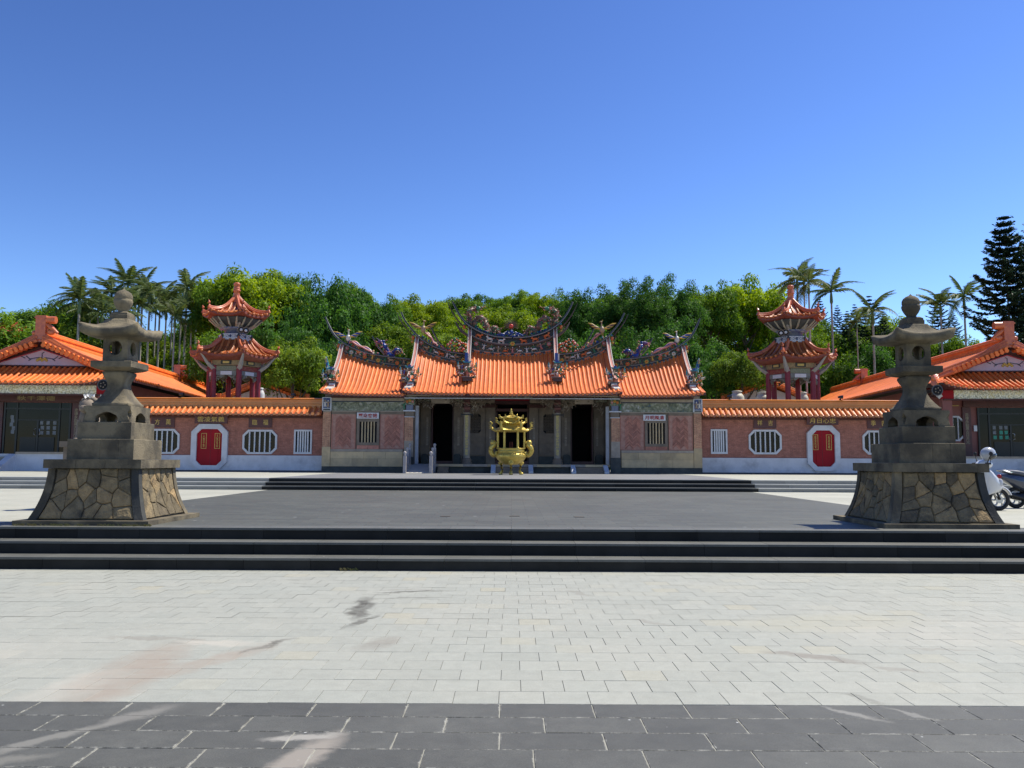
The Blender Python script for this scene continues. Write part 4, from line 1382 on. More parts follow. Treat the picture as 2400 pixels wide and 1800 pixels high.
    along(wg_div, [-8.9, -8.55, -8.15, -7.75, -7.4, -7.05, -6.7, -6.35, -6.0, -5.7], [FF[3], FB[1], FF[0], FP[5], FF[1], FP[3], FB[3], FF[0], FP[2], FF[1]], YW - .08, "figurine", wr, sd, dz=.10, sc=1.35)
    along(wg_div, [-8.5, -8.15], [FF[0], FF[2]], YW - .10, "flower_relief", wr, sd, dz=.30, sc=1.5)
    along(wg_div, np.linspace(-8.9, -6.2, 4), [FF[1]], YW - .07, "flower_relief", wr, sd, dz=-.07, sc=.6)
    along(wg_div, [-9.15], [FF[2]], YW - .04, "flower_relief", wr, sd, dz=.25, sc=1.3)
along(MD, np.linspace(-1.95, 1.95, 7), [FB[0], FB[1], FB[1], FF[1], FB[0], FB[2], FB[0]], YM - .16, "beast_relief", ridge_mid, 1, dz=.09, sc=1.5)
along(MD, np.linspace(-1.65, 1.65, 9), [FP[0], FR[0], FP[2], FR[1], FP[4], FR[2], FP[0], FR[0], FP[4]], YM - .10, "figurine", ridge_mid, 1, dz=-.43, sc=1.4)
along(MD, [-2.05, 2.05], [FF[2], FF[2]], YM - .08, "flower_relief", ridge_mid, 1, dz=-.28, sc=1.5)
along(MBt, np.linspace(-2.0, 2.0, 8), [FT], YM - .10, "bat_relief", ridge_mid, 1, dz=.10, sc=1.25)

# --- verge bands curving down from each ridge end
def verge(x, sec, sd, pts, th=.17, cap=True):
    """pts: (Y, Z bottom, Z top) of the gable band seen from inside"""
    P = smooth_pts(pts, 4)
    n = len(P)
    def ring(p, a, b_, xa, xb):
        Y, z0, z1 = p
        so = -.26 * max(0.0, 1 - (Y - YE) / 3.2) ** 1.5 if sec != "mid" else 0
        xa, xb = xa + so, xb + so
        return [(TX + sd * xa, Y, z0 + (z1 - z0) * a), (TX + sd * xb, Y, z0 + (z1 - z0) * a), (TX + sd * xb, Y, z0 + (z1 - z0) * b_), (TX + sd * xa, Y, z0 + (z1 - z0) * b_)]
    body = MB().loft([ring(p, 0, .94, x - th / 2, x + th / 2) for p in P], 0, False).build("verge_band", M_PINK, parent=temple)
    e = .02
    for a_, b_ in ((x - th / 2 - .02, x - th / 2 + .015), (x + th / 2 - .015, x + th / 2 + .02)):
        MB().loft([ring(p, .90, 1.03, a_, b_) for p in P], 0, False).build("verge_coping", M_WHITE, parent=body)
    MB().loft([ring(p, .84, .90, x - th / 2 - .02, x + th / 2 + .02) for p in P], 0, False).build("verge_coping", M_RIDGEL, parent=body)
    MB().loft([ring(p, 0, .20, x - th / 2 - .025, x + th / 2 + .025) for p in P], 0, False).build("verge_coping", M_BROWNM, parent=body)
    return body
def rz(sec, x, t_): 
    p = roof_pt(sec, x, t_); return p[1], p[2]
for sd in (1, -1):
    for x, sec, ztop, tl in ((-9.42, "wing", interp(wg_top, -9.3), .30), (-5.33, "flank", interp(fl_top, -5.3), .28), (-2.40, "mid", interp(mid_top, -2.4), .45)):
        xq = x + .06
        pts = []
        for t_, f in ((1.04, 1.0), (.93, .72), (.80, .45), (.64, .30), (tl + .1, .24), (tl, .22)):
            Y, Z = rz(sec, xq, t_)
            zc = interp(SECT[sec]['zr'], xq)
            H = ztop - zc
            pts.append((Y, Z - .03, Z + .12 + (H - .05) * f if f < 1 else ztop - .02))
        verge(x, sec, sd, pts)
        # end pedestal with figure group
        Y, Z = rz(sec, xq, tl - .04)
        X = TX + sd * x
        ped = MB().box(X - .24, X + .24, Y - .16, Y + .3, Z - .06, Z + .10).box(X - .28, X + .28, Y - .2, Y + .32, Z + .10, Z + .15)
        ped.build("pedestal", M_BROWNM, parent=temple)
        MB().box(X - .30, X + .30, Y - .22, Y + .32, Z + .153, Z + .18).build("pedestal_cap", M_RIDGEL, parent=temple)
        # low curved tail below the pedestal with a white edge
        Y2, Z2 = rz(sec, xq, .06)
        tl_ = MB()
        tl_.loft([[(X - .16, Y - .2, Z + .02), (X + .16, Y - .2, Z + .02), (X + .16, Y - .2, Z + .10), (X - .16, Y - .2, Z + .10)],
                  [(X - .16, (Y + Y2) / 2, (Z + Z2) / 2 + .04), (X + .16, (Y + Y2) / 2, (Z + Z2) / 2 + .04), (X + .16, (Y + Y2) / 2, (Z + Z2) / 2 + .15), (X - .16, (Y + Y2) / 2, (Z + Z2) / 2 + .15)],
                  [(X - .16 - sd * .12, Y2, Z2 + .06), (X + .16 - sd * .12, Y2, Z2 + .06), (X + .16 - sd * .12, Y2, Z2 + .14), (X - .16 - sd * .12, Y2, Z2 + .14)]], 0, False)
        if sec != "mid":
            tl_.build("verge_tail", M_WHITE, parent=temple)
            MB().box(X - .13, X + .13, Y2 + .2, Y2 + .42, Z2 + .26, Z2 + .34).build("verge_stone", M_PINK, parent=temple)

def figure_group(X, Y, Z, w, h, seed, parent=temple):
    """crowded glazed scene: rock shelf, leaves, little pavilion, people"""
    rr = random.Random(seed)
    mb = MB()
    for k in range(34):
        a = rr.uniform(-1, 1); b_ = rr.uniform(0, 1)
        r = rr.uniform(.04, .085)
        mb.ell((X + a * w * .48 * (1 - .35 * b_), Y - rr.uniform(.02, .20), Z + b_ * h * .55), (r, r * .8, r * rr.uniform(.7, 1.3)), rr.choice([1, 1, 3, 4, 5, 9, 9, 6, 6, 6, 7, 6]), 6, 4)
    for k in range(26):
        a = rr.uniform(0, PI)
        r0 = rr.uniform(.4, .55)
        x, z = X + math.cos(a) * w * r0, Z + h * .30 + math.sin(a) * h * .30
        mb.cone((x, Y - .1, z), (x + math.cos(a) * .13, Y - .14, z + math.sin(a) * .13 + .02), .028, 4, rr.choice([1, 6, 9, 4, 3]))
    o = mb.build("figure_group_base", PAL, parent=parent, fix=False)
    for k in range(6):
        f = place(FP[k % 6], "figurine", (X + (k - 2.5) * w / 6.5, Y - .22, Z + h * rr.uniform(.30, .52)), o, (0, 0, 0), (1, 1, 1.0))
    for k in range(2):
        place(FR[k], "rider_figurine", (X + (k - .5) * w * .5, Y - .26, Z + h * .12), o, (0, 0, 0), (1.0, 1.0, 1.0))
    p = MB()
    zt = Z + h * .62
    p.box(X - .13, X + .13, Y - .12, Y + .1, zt, zt + .16, 0).box(X - .19, X + .19, Y - .18, Y + .14, zt + .16, zt + .19, 1)
    p.tube([(X - .24, Y - .05, zt + .27), (X - .1, Y - .05, zt + .21), (X + .1, Y - .05, zt + .21), (X + .24, Y - .05, zt + .27)], .03, 6, 1)
    p.box(X - .07, X + .07, Y - .1, Y + .08, zt + .22, zt + .32, 2)
    p.build("miniature_pavilion", [PAL[BRO], PAL[TEA], PAL[BLU]], parent=o)
    for s in (-1, 1):
        q = MB().lathe([(.05, zt - .05), (.06, zt), (.045, zt + .08), (.06, zt + .10), (.02, zt + .17), (.004, zt + .25)], (X + s * w * .42, Y - .1), 8)
        q.build("miniature_pagoda", [PAL[TEA]], parent=o)
for sd in (1, -1):
    figure_group(TX - sd * 9.55, rz("wing", -9.4, .30)[0] - .05, rz("wing", -9.4, .30)[1] + .05, .95, .85, 5 + sd)
    figure_group(TX - sd * 5.40, rz("flank", -5.3, .24)[0] - .05, rz("flank", -5.3, .24)[1] + .12, 1.12, .95, 15 + sd)
    figure_group(TX - sd * 2.42, rz("mid", -2.36, .42)[0] - .05, rz("mid", -2.36, .42)[1] + .10, 1.15, 1.0, 25 + sd)
    # tall blue and white figure panel behind the middle groups, standing spire figures at the outer groups
    X = TX - sd * 2.45
    Y, Z = rz("mid", -2.36, .62)
    MB().box(X - .14, X + .02, Y - .1, Y + .05, Z + .3, Z + .95).build("verge_panel", PAL[BLU], parent=temple)
    MB().box(X + .03, X + .10, Y - .1, Y + .05, Z + .25, Z + .9).build("verge_panel", PAL[WHI], parent=temple)
    X = TX - sd * 9.75
    Y, Z = rz("wing", -9.4, .36)
    MB().tube([(X, Y, Z + .6), (X - sd * .05, Y, Z + 1.0), (X - sd * .12, Y, Z + 1.35)], [.12, .07, .02], 6).build("spire_figure", PAL[TEA], parent=temple)
    for k in range(3): place(FP[k], "figurine", (X - sd * (.02 + .05 * k), Y - .08, Z + .6 + .22 * k), temple, (0, 0, 0), (1.1, 1.1, 1.1))
    # painted brackets hanging outside the ridge tips
    for cv, Yb, xx in ((wg_top, YW, -9.62), (fl_top, YF, -5.55), (mid_top, YM, -2.72)):
        z = interp(cv, xx)
        w = MB()
        w.tube([(TX + sd * (xx - .12), Yb + .1, z + .05), (TX + sd * (xx - .22), Yb + .1, z - .35), (TX + sd * (xx - .05), Yb + .1, z - .75), (TX + sd * (xx + .12), Yb + .1, z - .95)], [.012, .022, .022, .012], 5, 6)
        w.tube([(TX + sd * (xx - .22), Yb + .1, z - .35), (TX + sd * (xx - .42), Yb + .1, z - .22)], [.014, .006], 5, 6)
        w.ell((TX + sd * (xx - .02), Yb + .08, z - .40), (.10, .06, .13), 0, 6, 5).ell((TX + sd * (xx - .05), Yb + .06, z - .62), (.09, .06, .08), 4, 6, 5).ell((TX + sd * (xx + .02), Yb + .06, z - .22), (.07, .05, .07), 7, 6, 5)
        w.build("tip_bracket", PAL, parent=temple, fix=False)

# --- dragons, pearl, phoenixes on the ridges
def serpent(pts, Y, rad, sd, body, fin, belly, name, head=True, seed=1, yv=.10):
    rr = random.Random(seed)
    P = smooth_pts(pts, 6)
    n = len(P)
    path = [(TX + sd * x, Y + yv * math.sin(i * .5), z) for i, (x, z) in enumerate(P)]
    r = [rad * (0.35 + .65 * math.sin(PI * min(1, .12 + .8 * i / n))) for i in range(n)]
    mb = MB()
    mb.tube(path, r, 8, 0)
    for i in range(1, n - 1):
        a, b_ = Vector(path[i - 1]), Vector(path[i + 1])
        d = (b_ - a).normalized()
        nrm = Vector((d.z, 0, -d.x))
        if nrm.z < 0: nrm = -nrm
        p = Vector(path[i])
        mb.cone(p + nrm * r[i] * .7, p + nrm * (r[i] + .10) + d * .03, .030, 4, 1)
        if i % 3 == 0:
            mb.ell(tuple(p - nrm * r[i] * .6 + Vector((0, -r[i] * .5, 0))), (r[i] * .6, r[i] * .5, r[i] * .5), 2, 6, 4)
        if i % 7 == 4:
            q = p - nrm * (r[i] + .12) + Vector((sd * .08, -.1, 0))
            mb.tube([p, p - nrm * r[i] + Vector((sd * .1, -.08, 0)), q], [.04, .03, .02], 5, 0)
            for k in (-1, 0, 1): mb.cone(q, q + Vector((k * .05, -.03, -.07)), .015, 4, 1)
        if name == "ridge_dragon" and rad > .12:
            for q in range(2):
                o_ = Vector((rr.uniform(-.2, .2), rr.uniform(-.2, .1), rr.uniform(-.2, .16)))
                mb.ell(tuple(p + o_), (.045, .035, .04), 4 + rr.randrange(5), 5, 4)
                mb.cone(p + o_, p + o_ * 1.7, .02, 4, 4 + rr.randrange(5))
    if head:
        h = Vector(path[0]); f = (Vector(path[0]) - Vector(path[2])).normalized()
        f = Vector((-sd * 1.0 if head != 'out' else sd * 1.0, 0, .1)).normalized() * -1
        f = Vector((sd * 1.0, 0, .12)).normalized()
        mb.ell(tuple(h + f * .05), (.17, .12, .12), 2, 8, 6).ell(tuple(h + f * .22 + Vector((0, 0, .03))), (.12, .09, .055), 0, 8, 5).ell(tuple(h + f * .19 + Vector((0, 0, -.08))), (.10, .07, .03), 1, 8, 5)
        for s in (-1, 1):
            mb.tube([h + Vector((0, s * .05, .09)), h + Vector((-sd * .1, s * .08, .20)), h + Vector((-sd * .20, s * .1, .23))], [.022, .016, .006], 5, 2)
            mb.ell(tuple(h + f * .1 + Vector((0, s * .07, .08))), .028, 3, 6, 4)
            mb.tube([h + f * .3, h + f * .42 + Vector((0, s * .05, .10)), h + f * .5 + Vector((0, s * .05, .02))], [.012, .009, .004], 4, 1)
        for k in range(10):
            a = rr.uniform(-.9, .9)
            mb.cone(h - f * .05, h - f * (.20 + rr.uniform(0, .1)) + Vector((0, rr.uniform(-.1, .1), a * .22)), .03, 4, 1)
    return mb.build(name, [PAL[body], PAL[fin], PAL[belly], PAL[WHI], PAL[GRE], PAL[TAN], PAL[PNK], PAL[GRE], PAL[BRO]], parent=temple, fix=False)
dr_pts = sight([(1119, 722), (1106, 724), (1098, 735), (1100, 748), (1104, 760), (1109, 765), (1114, 755), (1119, 746), (1128, 745), (1136, 752), (1139, 764), (1143, 775), (1149, 778), (1153, 770), (1159, 767), (1165, 774), (1169, 783)], YM)
for sd in (1, -1):
    serpent(dr_pts, YM + .15, .15, sd, BRO, PNK, GRE, "ridge_dragon", seed=3)
    wv = MB()
    rr = random.Random(6)
    for k in range(26):
        x = -2.45 + 1.5 * k / 26
        z = interp(mid_top, x) + .02
        wv.ell((TX + sd * x, YM + .1 + rr.uniform(-.1, .1), z + rr.uniform(0, .10)), (.07, .06, .06), rr.choice([2, 2, 7, 1]), 6, 4)
    wv.build("wave_base", PAL, parent=temple, fix=False)
    # phoenix on flank and wing ridges
    def phoenix(px, py, Y, bodyc, wingc, tailpts, span, nm, s=1.0, headdir=1):
        x, z = S(px, py, Y); x -= TX
        mb = MB()
        X = TX + sd * x
        mb.ell((X, Y, z - .03), (.14 * s, .12 * s, .20 * s), 0, 8, 6)
        mb.tube([(X, Y, z + .08 * s), (X + sd * headdir * .03, Y - .03, z + .24 * s), (X + sd * headdir * .02, Y - .05, z + .36 * s)], [.06 * s, .035 * s, .03 * s], 6, 0)
        mb.ell((X + sd * headdir * .05, Y - .07, z + .40 * s), (.06 * s, .04 * s, .04 * s), 0, 6, 5)
        mb.cone((X + sd * headdir * .09, Y - .08, z + .40 * s), (X + sd * headdir * .18, Y - .10, z + .37 * s), .02, 4, 4)
        for k in range(3): mb.cone((X, Y - .05, z + .43 * s), (X - sd * headdir * (.03 + .03 * k), Y - .05, z + (.54 - .02 * k) * s), .012, 4, 4)
        for w in (-1, 1):
            for k in range(7):
                f = k / 6
                bx, bz = X + w * (.08 + span * .55 * f) * s, z + .04 + .16 * f * s
                tip = (X + w * (.22 + span * .95 * (.35 + .65 * f)) * s, Y - .12, z + (.02 + .30 * f ** 1.4) * s)
                mb.tube([(bx, Y - .04, bz), ((bx + tip[0]) / 2, Y - .1, (bz + tip[2]) / 2 + .01), tip], [.04, .055, .012], 5, 1 if k % 3 else 4)
        for s_ in (-1, 1): mb.tube([(X + s_ * .05, Y, z - .1), (X + s_ * .05, Y, z - .30)], .022, 5, 4)
        tp = [( (S(a, b_, Y)[0] - TX), S(a, b_, Y)[1]) for a, b_ in tailpts]
        for k in range(5):
            off = (k - 2) * .05
            P = smooth_pts(tp, 4)
            mb.tube([(TX + sd * q[0], Y + off, q[1] + off * .5 + .03 * math.sin(i * .9 + k)) for i, q in enumerate(P)], [.05] * (len(P) - 1) + [.015], 5, [5, 6, 1, 5, 9][k])
            e = P[-1]; mb.ell((TX + sd * e[0], Y + off, e[1] + off), (.07, .04, .06), [5, 3, 1, 5, 4][k], 6, 4)
        mb.build(nm, [PAL[bodyc], PAL[wingc], PAL[GRE], PAL[WHI], PAL[YEL], PAL[PNK], PAL[BRO], PAL[TEA], PAL[BLU], PAL[TAN]], parent=temple, fix=False)
    phoenix(816, 791, YW, WHI, BLU, [(820, 800), (832, 803), (846, 812), (860, 817), (874, 826)], .62, "ridge_phoenix", 1.0)
    phoenix(992, 770, YF, TAN, BRO, [(996, 780), (1003, 783), (1010, 790), (1016, 800), (1024, 806)], .55, "ridge_phoenix", 1.05)
    b2 = MB()
    for k in range(9): b2.ell((TX + sd * (-4.75 + .06 * k), YF - .05, interp(fl_top, -4.75 + .06 * k) + .05 + .05 * (k % 3)), (.06, .06, .07), rt.choice([2, 6, 4, 7]), 6, 4)
    b2.build("wave_base", PAL, parent=temple, fix=False)
    serpent(sight([(889, 802), (898, 806), (904, 816), (910, 829), (917, 833), (924, 824), (932, 820), (940, 822)], YW + 1.0), YW + 1.0, .135, sd, BLU, PNK, PUR, "ridge_dragon", seed=8)
    # coloured fruit, flowers and scrolls crowding the upper side of the side ridges
    for cv, Yb, xa_, xb_, n_ in ((wg_top, YW, -9.2, -7.4, 44), (fl_top, YF, -5.1, -3.6, 38)):
        cl = MB(); rr = random.Random(n_)
        for k in range(n_):
            x = rr.uniform(xa_, xb_); z = interp(cv, x) + rr.uniform(.0, .22) * (1 - (x - xa_) / (xb_ - xa_) * .6)
            c = rr.choice([0, 1, 2, 4, 5, 7, 6, 9, 6])
            if k % 3: cl.ell((TX + sd * x, Yb + rr.uniform(-.1, .15), z), (.055, .05, .05), c, 5, 4)
            else: cl.tube([(TX + sd * x, Yb, z - .05), (TX + sd * (x - .08), Yb - .05, z + .08), (TX + sd * (x - .02), Yb - .06, z + .17)], [.035, .03, .008], 5, c)
        cl.build("ridge_scrollwork", PAL, parent=temple, fix=False)
    # flowers and foliage heaped on the rear ridge
    b3 = MB(); rr = random.Random(12)
    for k in range(110):
        px = rr.uniform(1048, 1094); py = 828 - (828 - 792) * rr.random() ** .7 * (1 - .4 * abs(px - 1070) / 25)
        x, z = S(px, py, 48.0); x -= TX
        r = rr.uniform(.05, .10)
        b3.ell((TX + sd * x, 48 + rr.uniform(-.2, .2), z), (r, r, r * .8), rr.choice([1, 1, 1, 4, 5, 3, 0, 6, 1]), 5, 4)
    b3.build("ridge_flower_heap", PAL, parent=temple, fix=False)
# flaming pearl
px_, pz = S(1198, 764, YM)
pr = MB().ell((px_, YM + .1, pz), .135, 0, 14, 10)
pearl = pr.build("flaming_pearl", PAL[ORA], parent=temple)
pearl.data.materials[0] = mat("scarlet_pearl", (0.55, 0.035, 0.01), rough=.2, coat=.6)
ry = MB()
for k in range(19):
    a = -.35 + (PI + .7) * k / 18
    d = Vector((math.cos(a), 0, math.sin(a))); t2 = Vector((-math.sin(a), 0, math.cos(a)))
    c = Vector((px_, YM + .12, pz))
    ry.tube([c + d * .16, c + d * .25 + t2 * .015, c + d * .34 - t2 * .015, c + d * .45 + t2 * .02], [.022, .022, .015, .004], 5)
ry.tube([tuple(Vector((px_, YM + .12, pz)) + Vector((math.cos(PI * 2 * k / 20), 0, math.sin(PI * 2 * k / 20))) * .18) for k in range(21)], .03, 6)
ry.build("flame_rays", PAL[BRO], parent=pearl)
wb = MB(); rr = random.Random(2)
for k in range(90):
    a = rr.uniform(-1, 1); h = (1 - abs(a)) ** .8
    wb.ell((px_ + a * .72, YM + .08 + rr.uniform(-.15, .12), interp(MT, 0) + .02 + rr.uniform(0, .40) * h), (.06, .05, .05), rr.choice([2, 2, 2, 3, 2]), 6, 4)
for k in range(24):
    a = rr.uniform(-1, 1)
    x = px_ + a * .68; z = interp(MT, 0) + .10 + .25 * (1 - abs(a))
    wb.tube([(x, YM - .05, z - .08), (x + a * .12, YM - .1, z + .02), (x + a * .20, YM - .1, z + .0)], [.025, .02, .006], 5, 2)
wb.build("wave_base", PAL, parent=pearl, fix=False)

# ------------------------------------------------------------------ facade
YW0 = 43.2                       # face of the side bays
ZP = 1.37                        # level of the porch platform
def bb(name, x0, x1, y0, y1, z0, z1, m, parent=temple, **kw):
    return MB().box(x0, x1, y0, y1, z0, z1).build(name, m, parent=parent, fix=False, **kw)

def herringbone(x0, x1, z0, z1, y, parent, flip):
    """bricks laid herringbone at 45 degrees, standing proud of their bed"""
    mb = MB(); tint = []
    U = 0.058; n = 5
    rr = random.Random(int(x0 * 100))
    cx, cz = (x0 + x1) / 2, (z0 + z1) / 2
    c = math.sqrt(.5); m_ = .05
    for i in range(-36, 36):
        for j in range(-36, 36):
            k = (i - j) % (2 * n)
            if k == 0: a0, a1, b0, b1 = i, i + n, j, j + 1
            elif k == 2 * n - 1: a0, a1, b0, b1 = i, i + 1, j, j + n
            else: continue
            g = .15
            q = [(a0 + g, b0 + g), (a1 - g, b0 + g), (a1 - g, b1 - g), (a0 + g, b1 - g)]
            P = [(cx + (p - r) * c * U * (-1 if flip else 1), cz + (p + r) * c * U) for p, r in q]
            if not all(x0 + m_ < X < x1 - m_ and z0 + m_ < Z < z1 - m_ for X, Z in P): continue
            mb.add([(X, y, Z) for X, Z in P] + [(X, y - .02, Z) for X, Z in P], [(4, 5, 6, 7), (0, 1, 5, 4), (1, 2, 6, 5), (2, 3, 7, 6), (3, 0, 4, 7)])
            tint += [rr.random()] * 5
    mb.build("brick_fretwork", M_LATTB, parent=parent, fix=False, tint=tint, kind='stuff')

def side_bay(sd):
    X = lambda x: TX + sd * x
    def B(name, x0, x1, y0, y1, z0, z1, m, parent=temple):
        return bb(name, X(x0), X(x1), y0, y1, z0, z1, m, parent)
    core = B("wall", -9.86, -5.20, YW0 + .03, YW0 + .45, Z_TER - .05, 4.98, M_GREYST)
    B("side_wall", -9.86, -9.5, YW0 + .46, 50.0, Z_TER, 5.3, M_BRICK, core)
    B("base_course", -9.92, -5.66, YW0 - .10, YW0 + .02, Z_TER - .02, 1.222, M_DKBASE, core)
    # sandstone courses
    z = 1.225
    for h, cuts in ((0.41, (-9.49, -8.35, -7.02, -5.71)), (0.36, (-9.49, -7.75, -6.60, -5.71))):
        for a, b_ in zip(cuts[:-1], cuts[1:]):
            B("stone_block", a + .004, b_ - .004, YW0 - .045, YW0 + .028, z + .003, z + h - .003, M_CREAM, core)
        z += h
    B("stone_sill", -9.49, -5.71, YW0 - .06, YW0 + .028, 2.0, 2.125, M_PALEST, core)
    # outer pilaster: stone foot, brick shaft, painted panel
    B("stone_block", -9.93, -9.50, YW0 - .07, YW0 + .028, 1.225, 2.235, M_CREAM, core)
    B("brick_pilaster", -9.92, -9.51, YW0 - .065, YW0 + .028, 2.24, 4.05, M_BRICK2, core)
    B("pilaster_cap", -9.92, -9.51, YW0 - .06, YW0 + .028, 4.053, 4.13, M_PALEST, core)
    fr = B("painted_panel", -9.96, -9.48, YW0 - .14, YW0 + .028, 4.135, 4.83, M_WHITEFR, core)
    B("figure_scene", -9.90, -9.54, YW0 - .155, YW0 - .142, 4.26, 4.79, M_MURAL, core)
    B("figure_scene", -9.90, -9.54, YW0 - .155, YW0 - .142, 4.155, 4.225, M_DKBASE, core)
    for q in (-9.80, -9.64):
        place(FP[0 if q < -9.7 else 2], "figurine", (X(q), YW0 - .17, 4.34), core, (0, 0, 0), (1.4, .5, 1.4))
    # inner pilaster
    B("stone_block", -5.64, -5.18, YW0 - .10, YW0 + .028, 1.74, 2.57, M_PALEST, core)
    B("base_course", -5.66, -5.14, YW0 - .16, YW0 + .028, Z_TER - .02, 1.73, M_DKBASE, core)
    B("brick_pilaster", -5.63, -5.19, YW0 - .095, YW0 + .028, 2.573, 3.83, M_BRICK2, core)
    B("carved_block", -5.60, -5.16, YW0 - .16, YW0 + .028, 3.84, 4.10, M_GREYST, core)
    B("carved_cornice", -5.70, -5.08, YW0 - .24, YW0 + .028, 4.103, 4.17, M_PLINTH, core)
    B("carved_cornice", -5.64, -5.12, YW0 - .18, YW0 + .028, 3.80, 3.837, M_PLINTH, core)
    B("carved_block", -5.55, -5.20, YW0 - .20, YW0 + .028, 4.173, 4.44, mat("blue_grey_carving", (.12, .14, .22), (.2, .22, .28), ns=12, rough=.7), core)
    B("carved_block", -5.64, -5.12, YW0 - .16, YW0 + .028, 4.443, 4.88, M_FRIEZE, core)
    for q in range(3): place(FF[q], "flower_relief", (X(-5.5 + q * .14), YW0 - .2, 4.62 + .06 * (q % 2)), core, (0, 0, 0), (.9, .6, .9))
    place(FP[3], "figurine", (X(-5.66), YW0 - .18, 4.25), core, (0, 0, 0), (1.2, .6, 1.6))
    # frieze, cornice
    B("painted_frieze", -9.475, -5.66, YW0 - .03, YW0 + .028, 4.135, 4.60, M_FRIEZE, core)
    B("frieze_moulding", -9.478, -5.70, YW0 - .055, YW0 + .028, 4.09, 4.132, M_PALEST, core)
    B("frieze_moulding", -9.478, -5.70, YW0 - .07, YW0 + .028, 4.603, 4.645, mat("navy_line", (.01, .02, .06), rough=.5), core)
    B("cornice", -9.478, -5.66, YW0 - .10, YW0 + .028, 4.65, 4.80, M_PALEST, core)
    B("cornice", -9.478, -5.66, YW0 - .28, YW0 + .028, 4.803, 4.90, M_SOFFIT, core)
    # brick fretwork panels
    for (a, b_, fl) in ((-9.46, -8.20, 0), (-6.93, -5.66, 1)):
        lo, hi = min(X(a), X(b_)), max(X(a), X(b_))
        bed = bb("brick_panel", lo, hi, YW0 - .012, YW0 + .028, 2.13, 4.085, M_BRICKBED, core)
        for (q0, q1, w0, w1) in ((lo, hi, 2.13, 2.165), (lo, hi, 3.95, 4.085), (lo, lo + .035, 2.168, 3.947), (hi - .035, hi, 2.168, 3.947)):
            bb("panel_border", q0, q1, YW0 - .035, YW0 - .0125, w0, w1, M_LATTB if w0 < 3.9 else M_GREYST, core)
        herringbone(lo, hi, 2.13, 3.95, YW0 - .013, core, fl)
    # window
    B("brick", -8.12, -7.56, YW0 - .03, YW0 + .028, 2.135, 2.325, M_LATTB, core); B("brick", -7.55, -6.97, YW0 - .03, YW0 + .028, 2.135, 2.325, M_LATTB, core)
    wnd = B("window", -8.13, -6.96, YW0 - .05, YW0 + .027, 2.33, 2.475, M_GREYST, temple)
    B("window_frame", -8.13, -8.00, YW0 - .05, YW0 + .027, 2.478, 3.56, M_GREYST, wnd)
    B("window_frame", -7.09, -6.96, YW0 - .05, YW0 + .027, 2.478, 3.56, M_GREYST, wnd)
    B("window_frame", -8.13, -6.96, YW0 - .05, YW0 + .027, 3.563, 3.74, M_GREYST, wnd)
    B("window_opening", -7.998, -7.092, YW0 + .0, YW0 + .026, 2.478, 3.56, M_BLACK, wnd)
    for k in range(5):
        x = -7.86 + k * .158
        mb = MB().tube([(X(x), YW0 - .02, 2.477), (X(x), YW0 - .02, 3.562)], .038, 8)
        mb.build("window_bar", M_CREAM, parent=wnd)
    return core
bays = [side_bay(1), side_bay(-1)]

# central porch: platform, back wall with three openings, columns
plat = bb("porch_platform", TX - 5.13, TX + 5.13, 43.35, 50, Z_TER - .02, ZP - .13, M_DKBASE)
def plat_edge(x0, x1):
    n = max(1, int((x1 - x0) / 1.15))
    for k in range(n):
        bb("platform_slab", TX + x0 + (x1 - x0) * k / n + .003, TX + x0 + (x1 - x0) * (k + 1) / n - .003, 43.22, 44.2, ZP - .128, ZP, M_CREAM if k % 2 else M_PALEST, plat)
plat_edge(-5.13, 5.13)
bb("porch_floor", TX - 5.13, TX + 5.13, 44.205, 46.0, ZP - .128, ZP - .002, M_GREYST, plat)
YB = 46.0
door_x = [(-4.56, -3.27), (-.93, .93), (3.27, 4.56)]
ZD = 4.78
wall_spans = [(-5.2, -4.56), (-3.27, -.93), (.93, 3.27), (4.56, 5.2)]
for a, b_ in wall_spans:
    bb("porch_wall", TX + a, TX + b_, YB, YB + .3, ZP - .1, 5.6, M_GREYST)
for i, (a, b_) in enumerate(door_x):
    bb("door_lintel", TX + a - .05, TX + b_ + .05, YB - .10, YB + .3, ZD - .08, 5.6, M_SOFFIT)
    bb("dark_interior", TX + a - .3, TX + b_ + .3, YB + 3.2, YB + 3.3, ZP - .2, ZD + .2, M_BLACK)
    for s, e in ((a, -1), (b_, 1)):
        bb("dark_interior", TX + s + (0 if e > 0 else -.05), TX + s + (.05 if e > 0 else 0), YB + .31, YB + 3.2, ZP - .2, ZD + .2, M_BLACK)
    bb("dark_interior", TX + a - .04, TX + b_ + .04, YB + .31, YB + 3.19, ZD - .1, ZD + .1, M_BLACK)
    bb("threshold", TX + a, TX + b_, YB - .02, YB + .2, ZP, ZP + .16, M_MAROON)
    bb("door_leaf", TX + a + .02, TX + a + .09, YB + .32, YB + .95, ZP, ZD - .1, M_MAROON)
    bb("door_leaf", TX + b_ - .09, TX + b_ - .02, YB + .32, YB + .95, ZP, ZD - .1, M_MAROON)
bb("red_beam", TX - .93, TX + .93, YB - .06, YB + .25, 4.30, 4.45, M_SOFFIT)
bb("red_beam", TX - .93, TX + .93, 45.2, 45.4, 4.86, 5.02, M_RED)
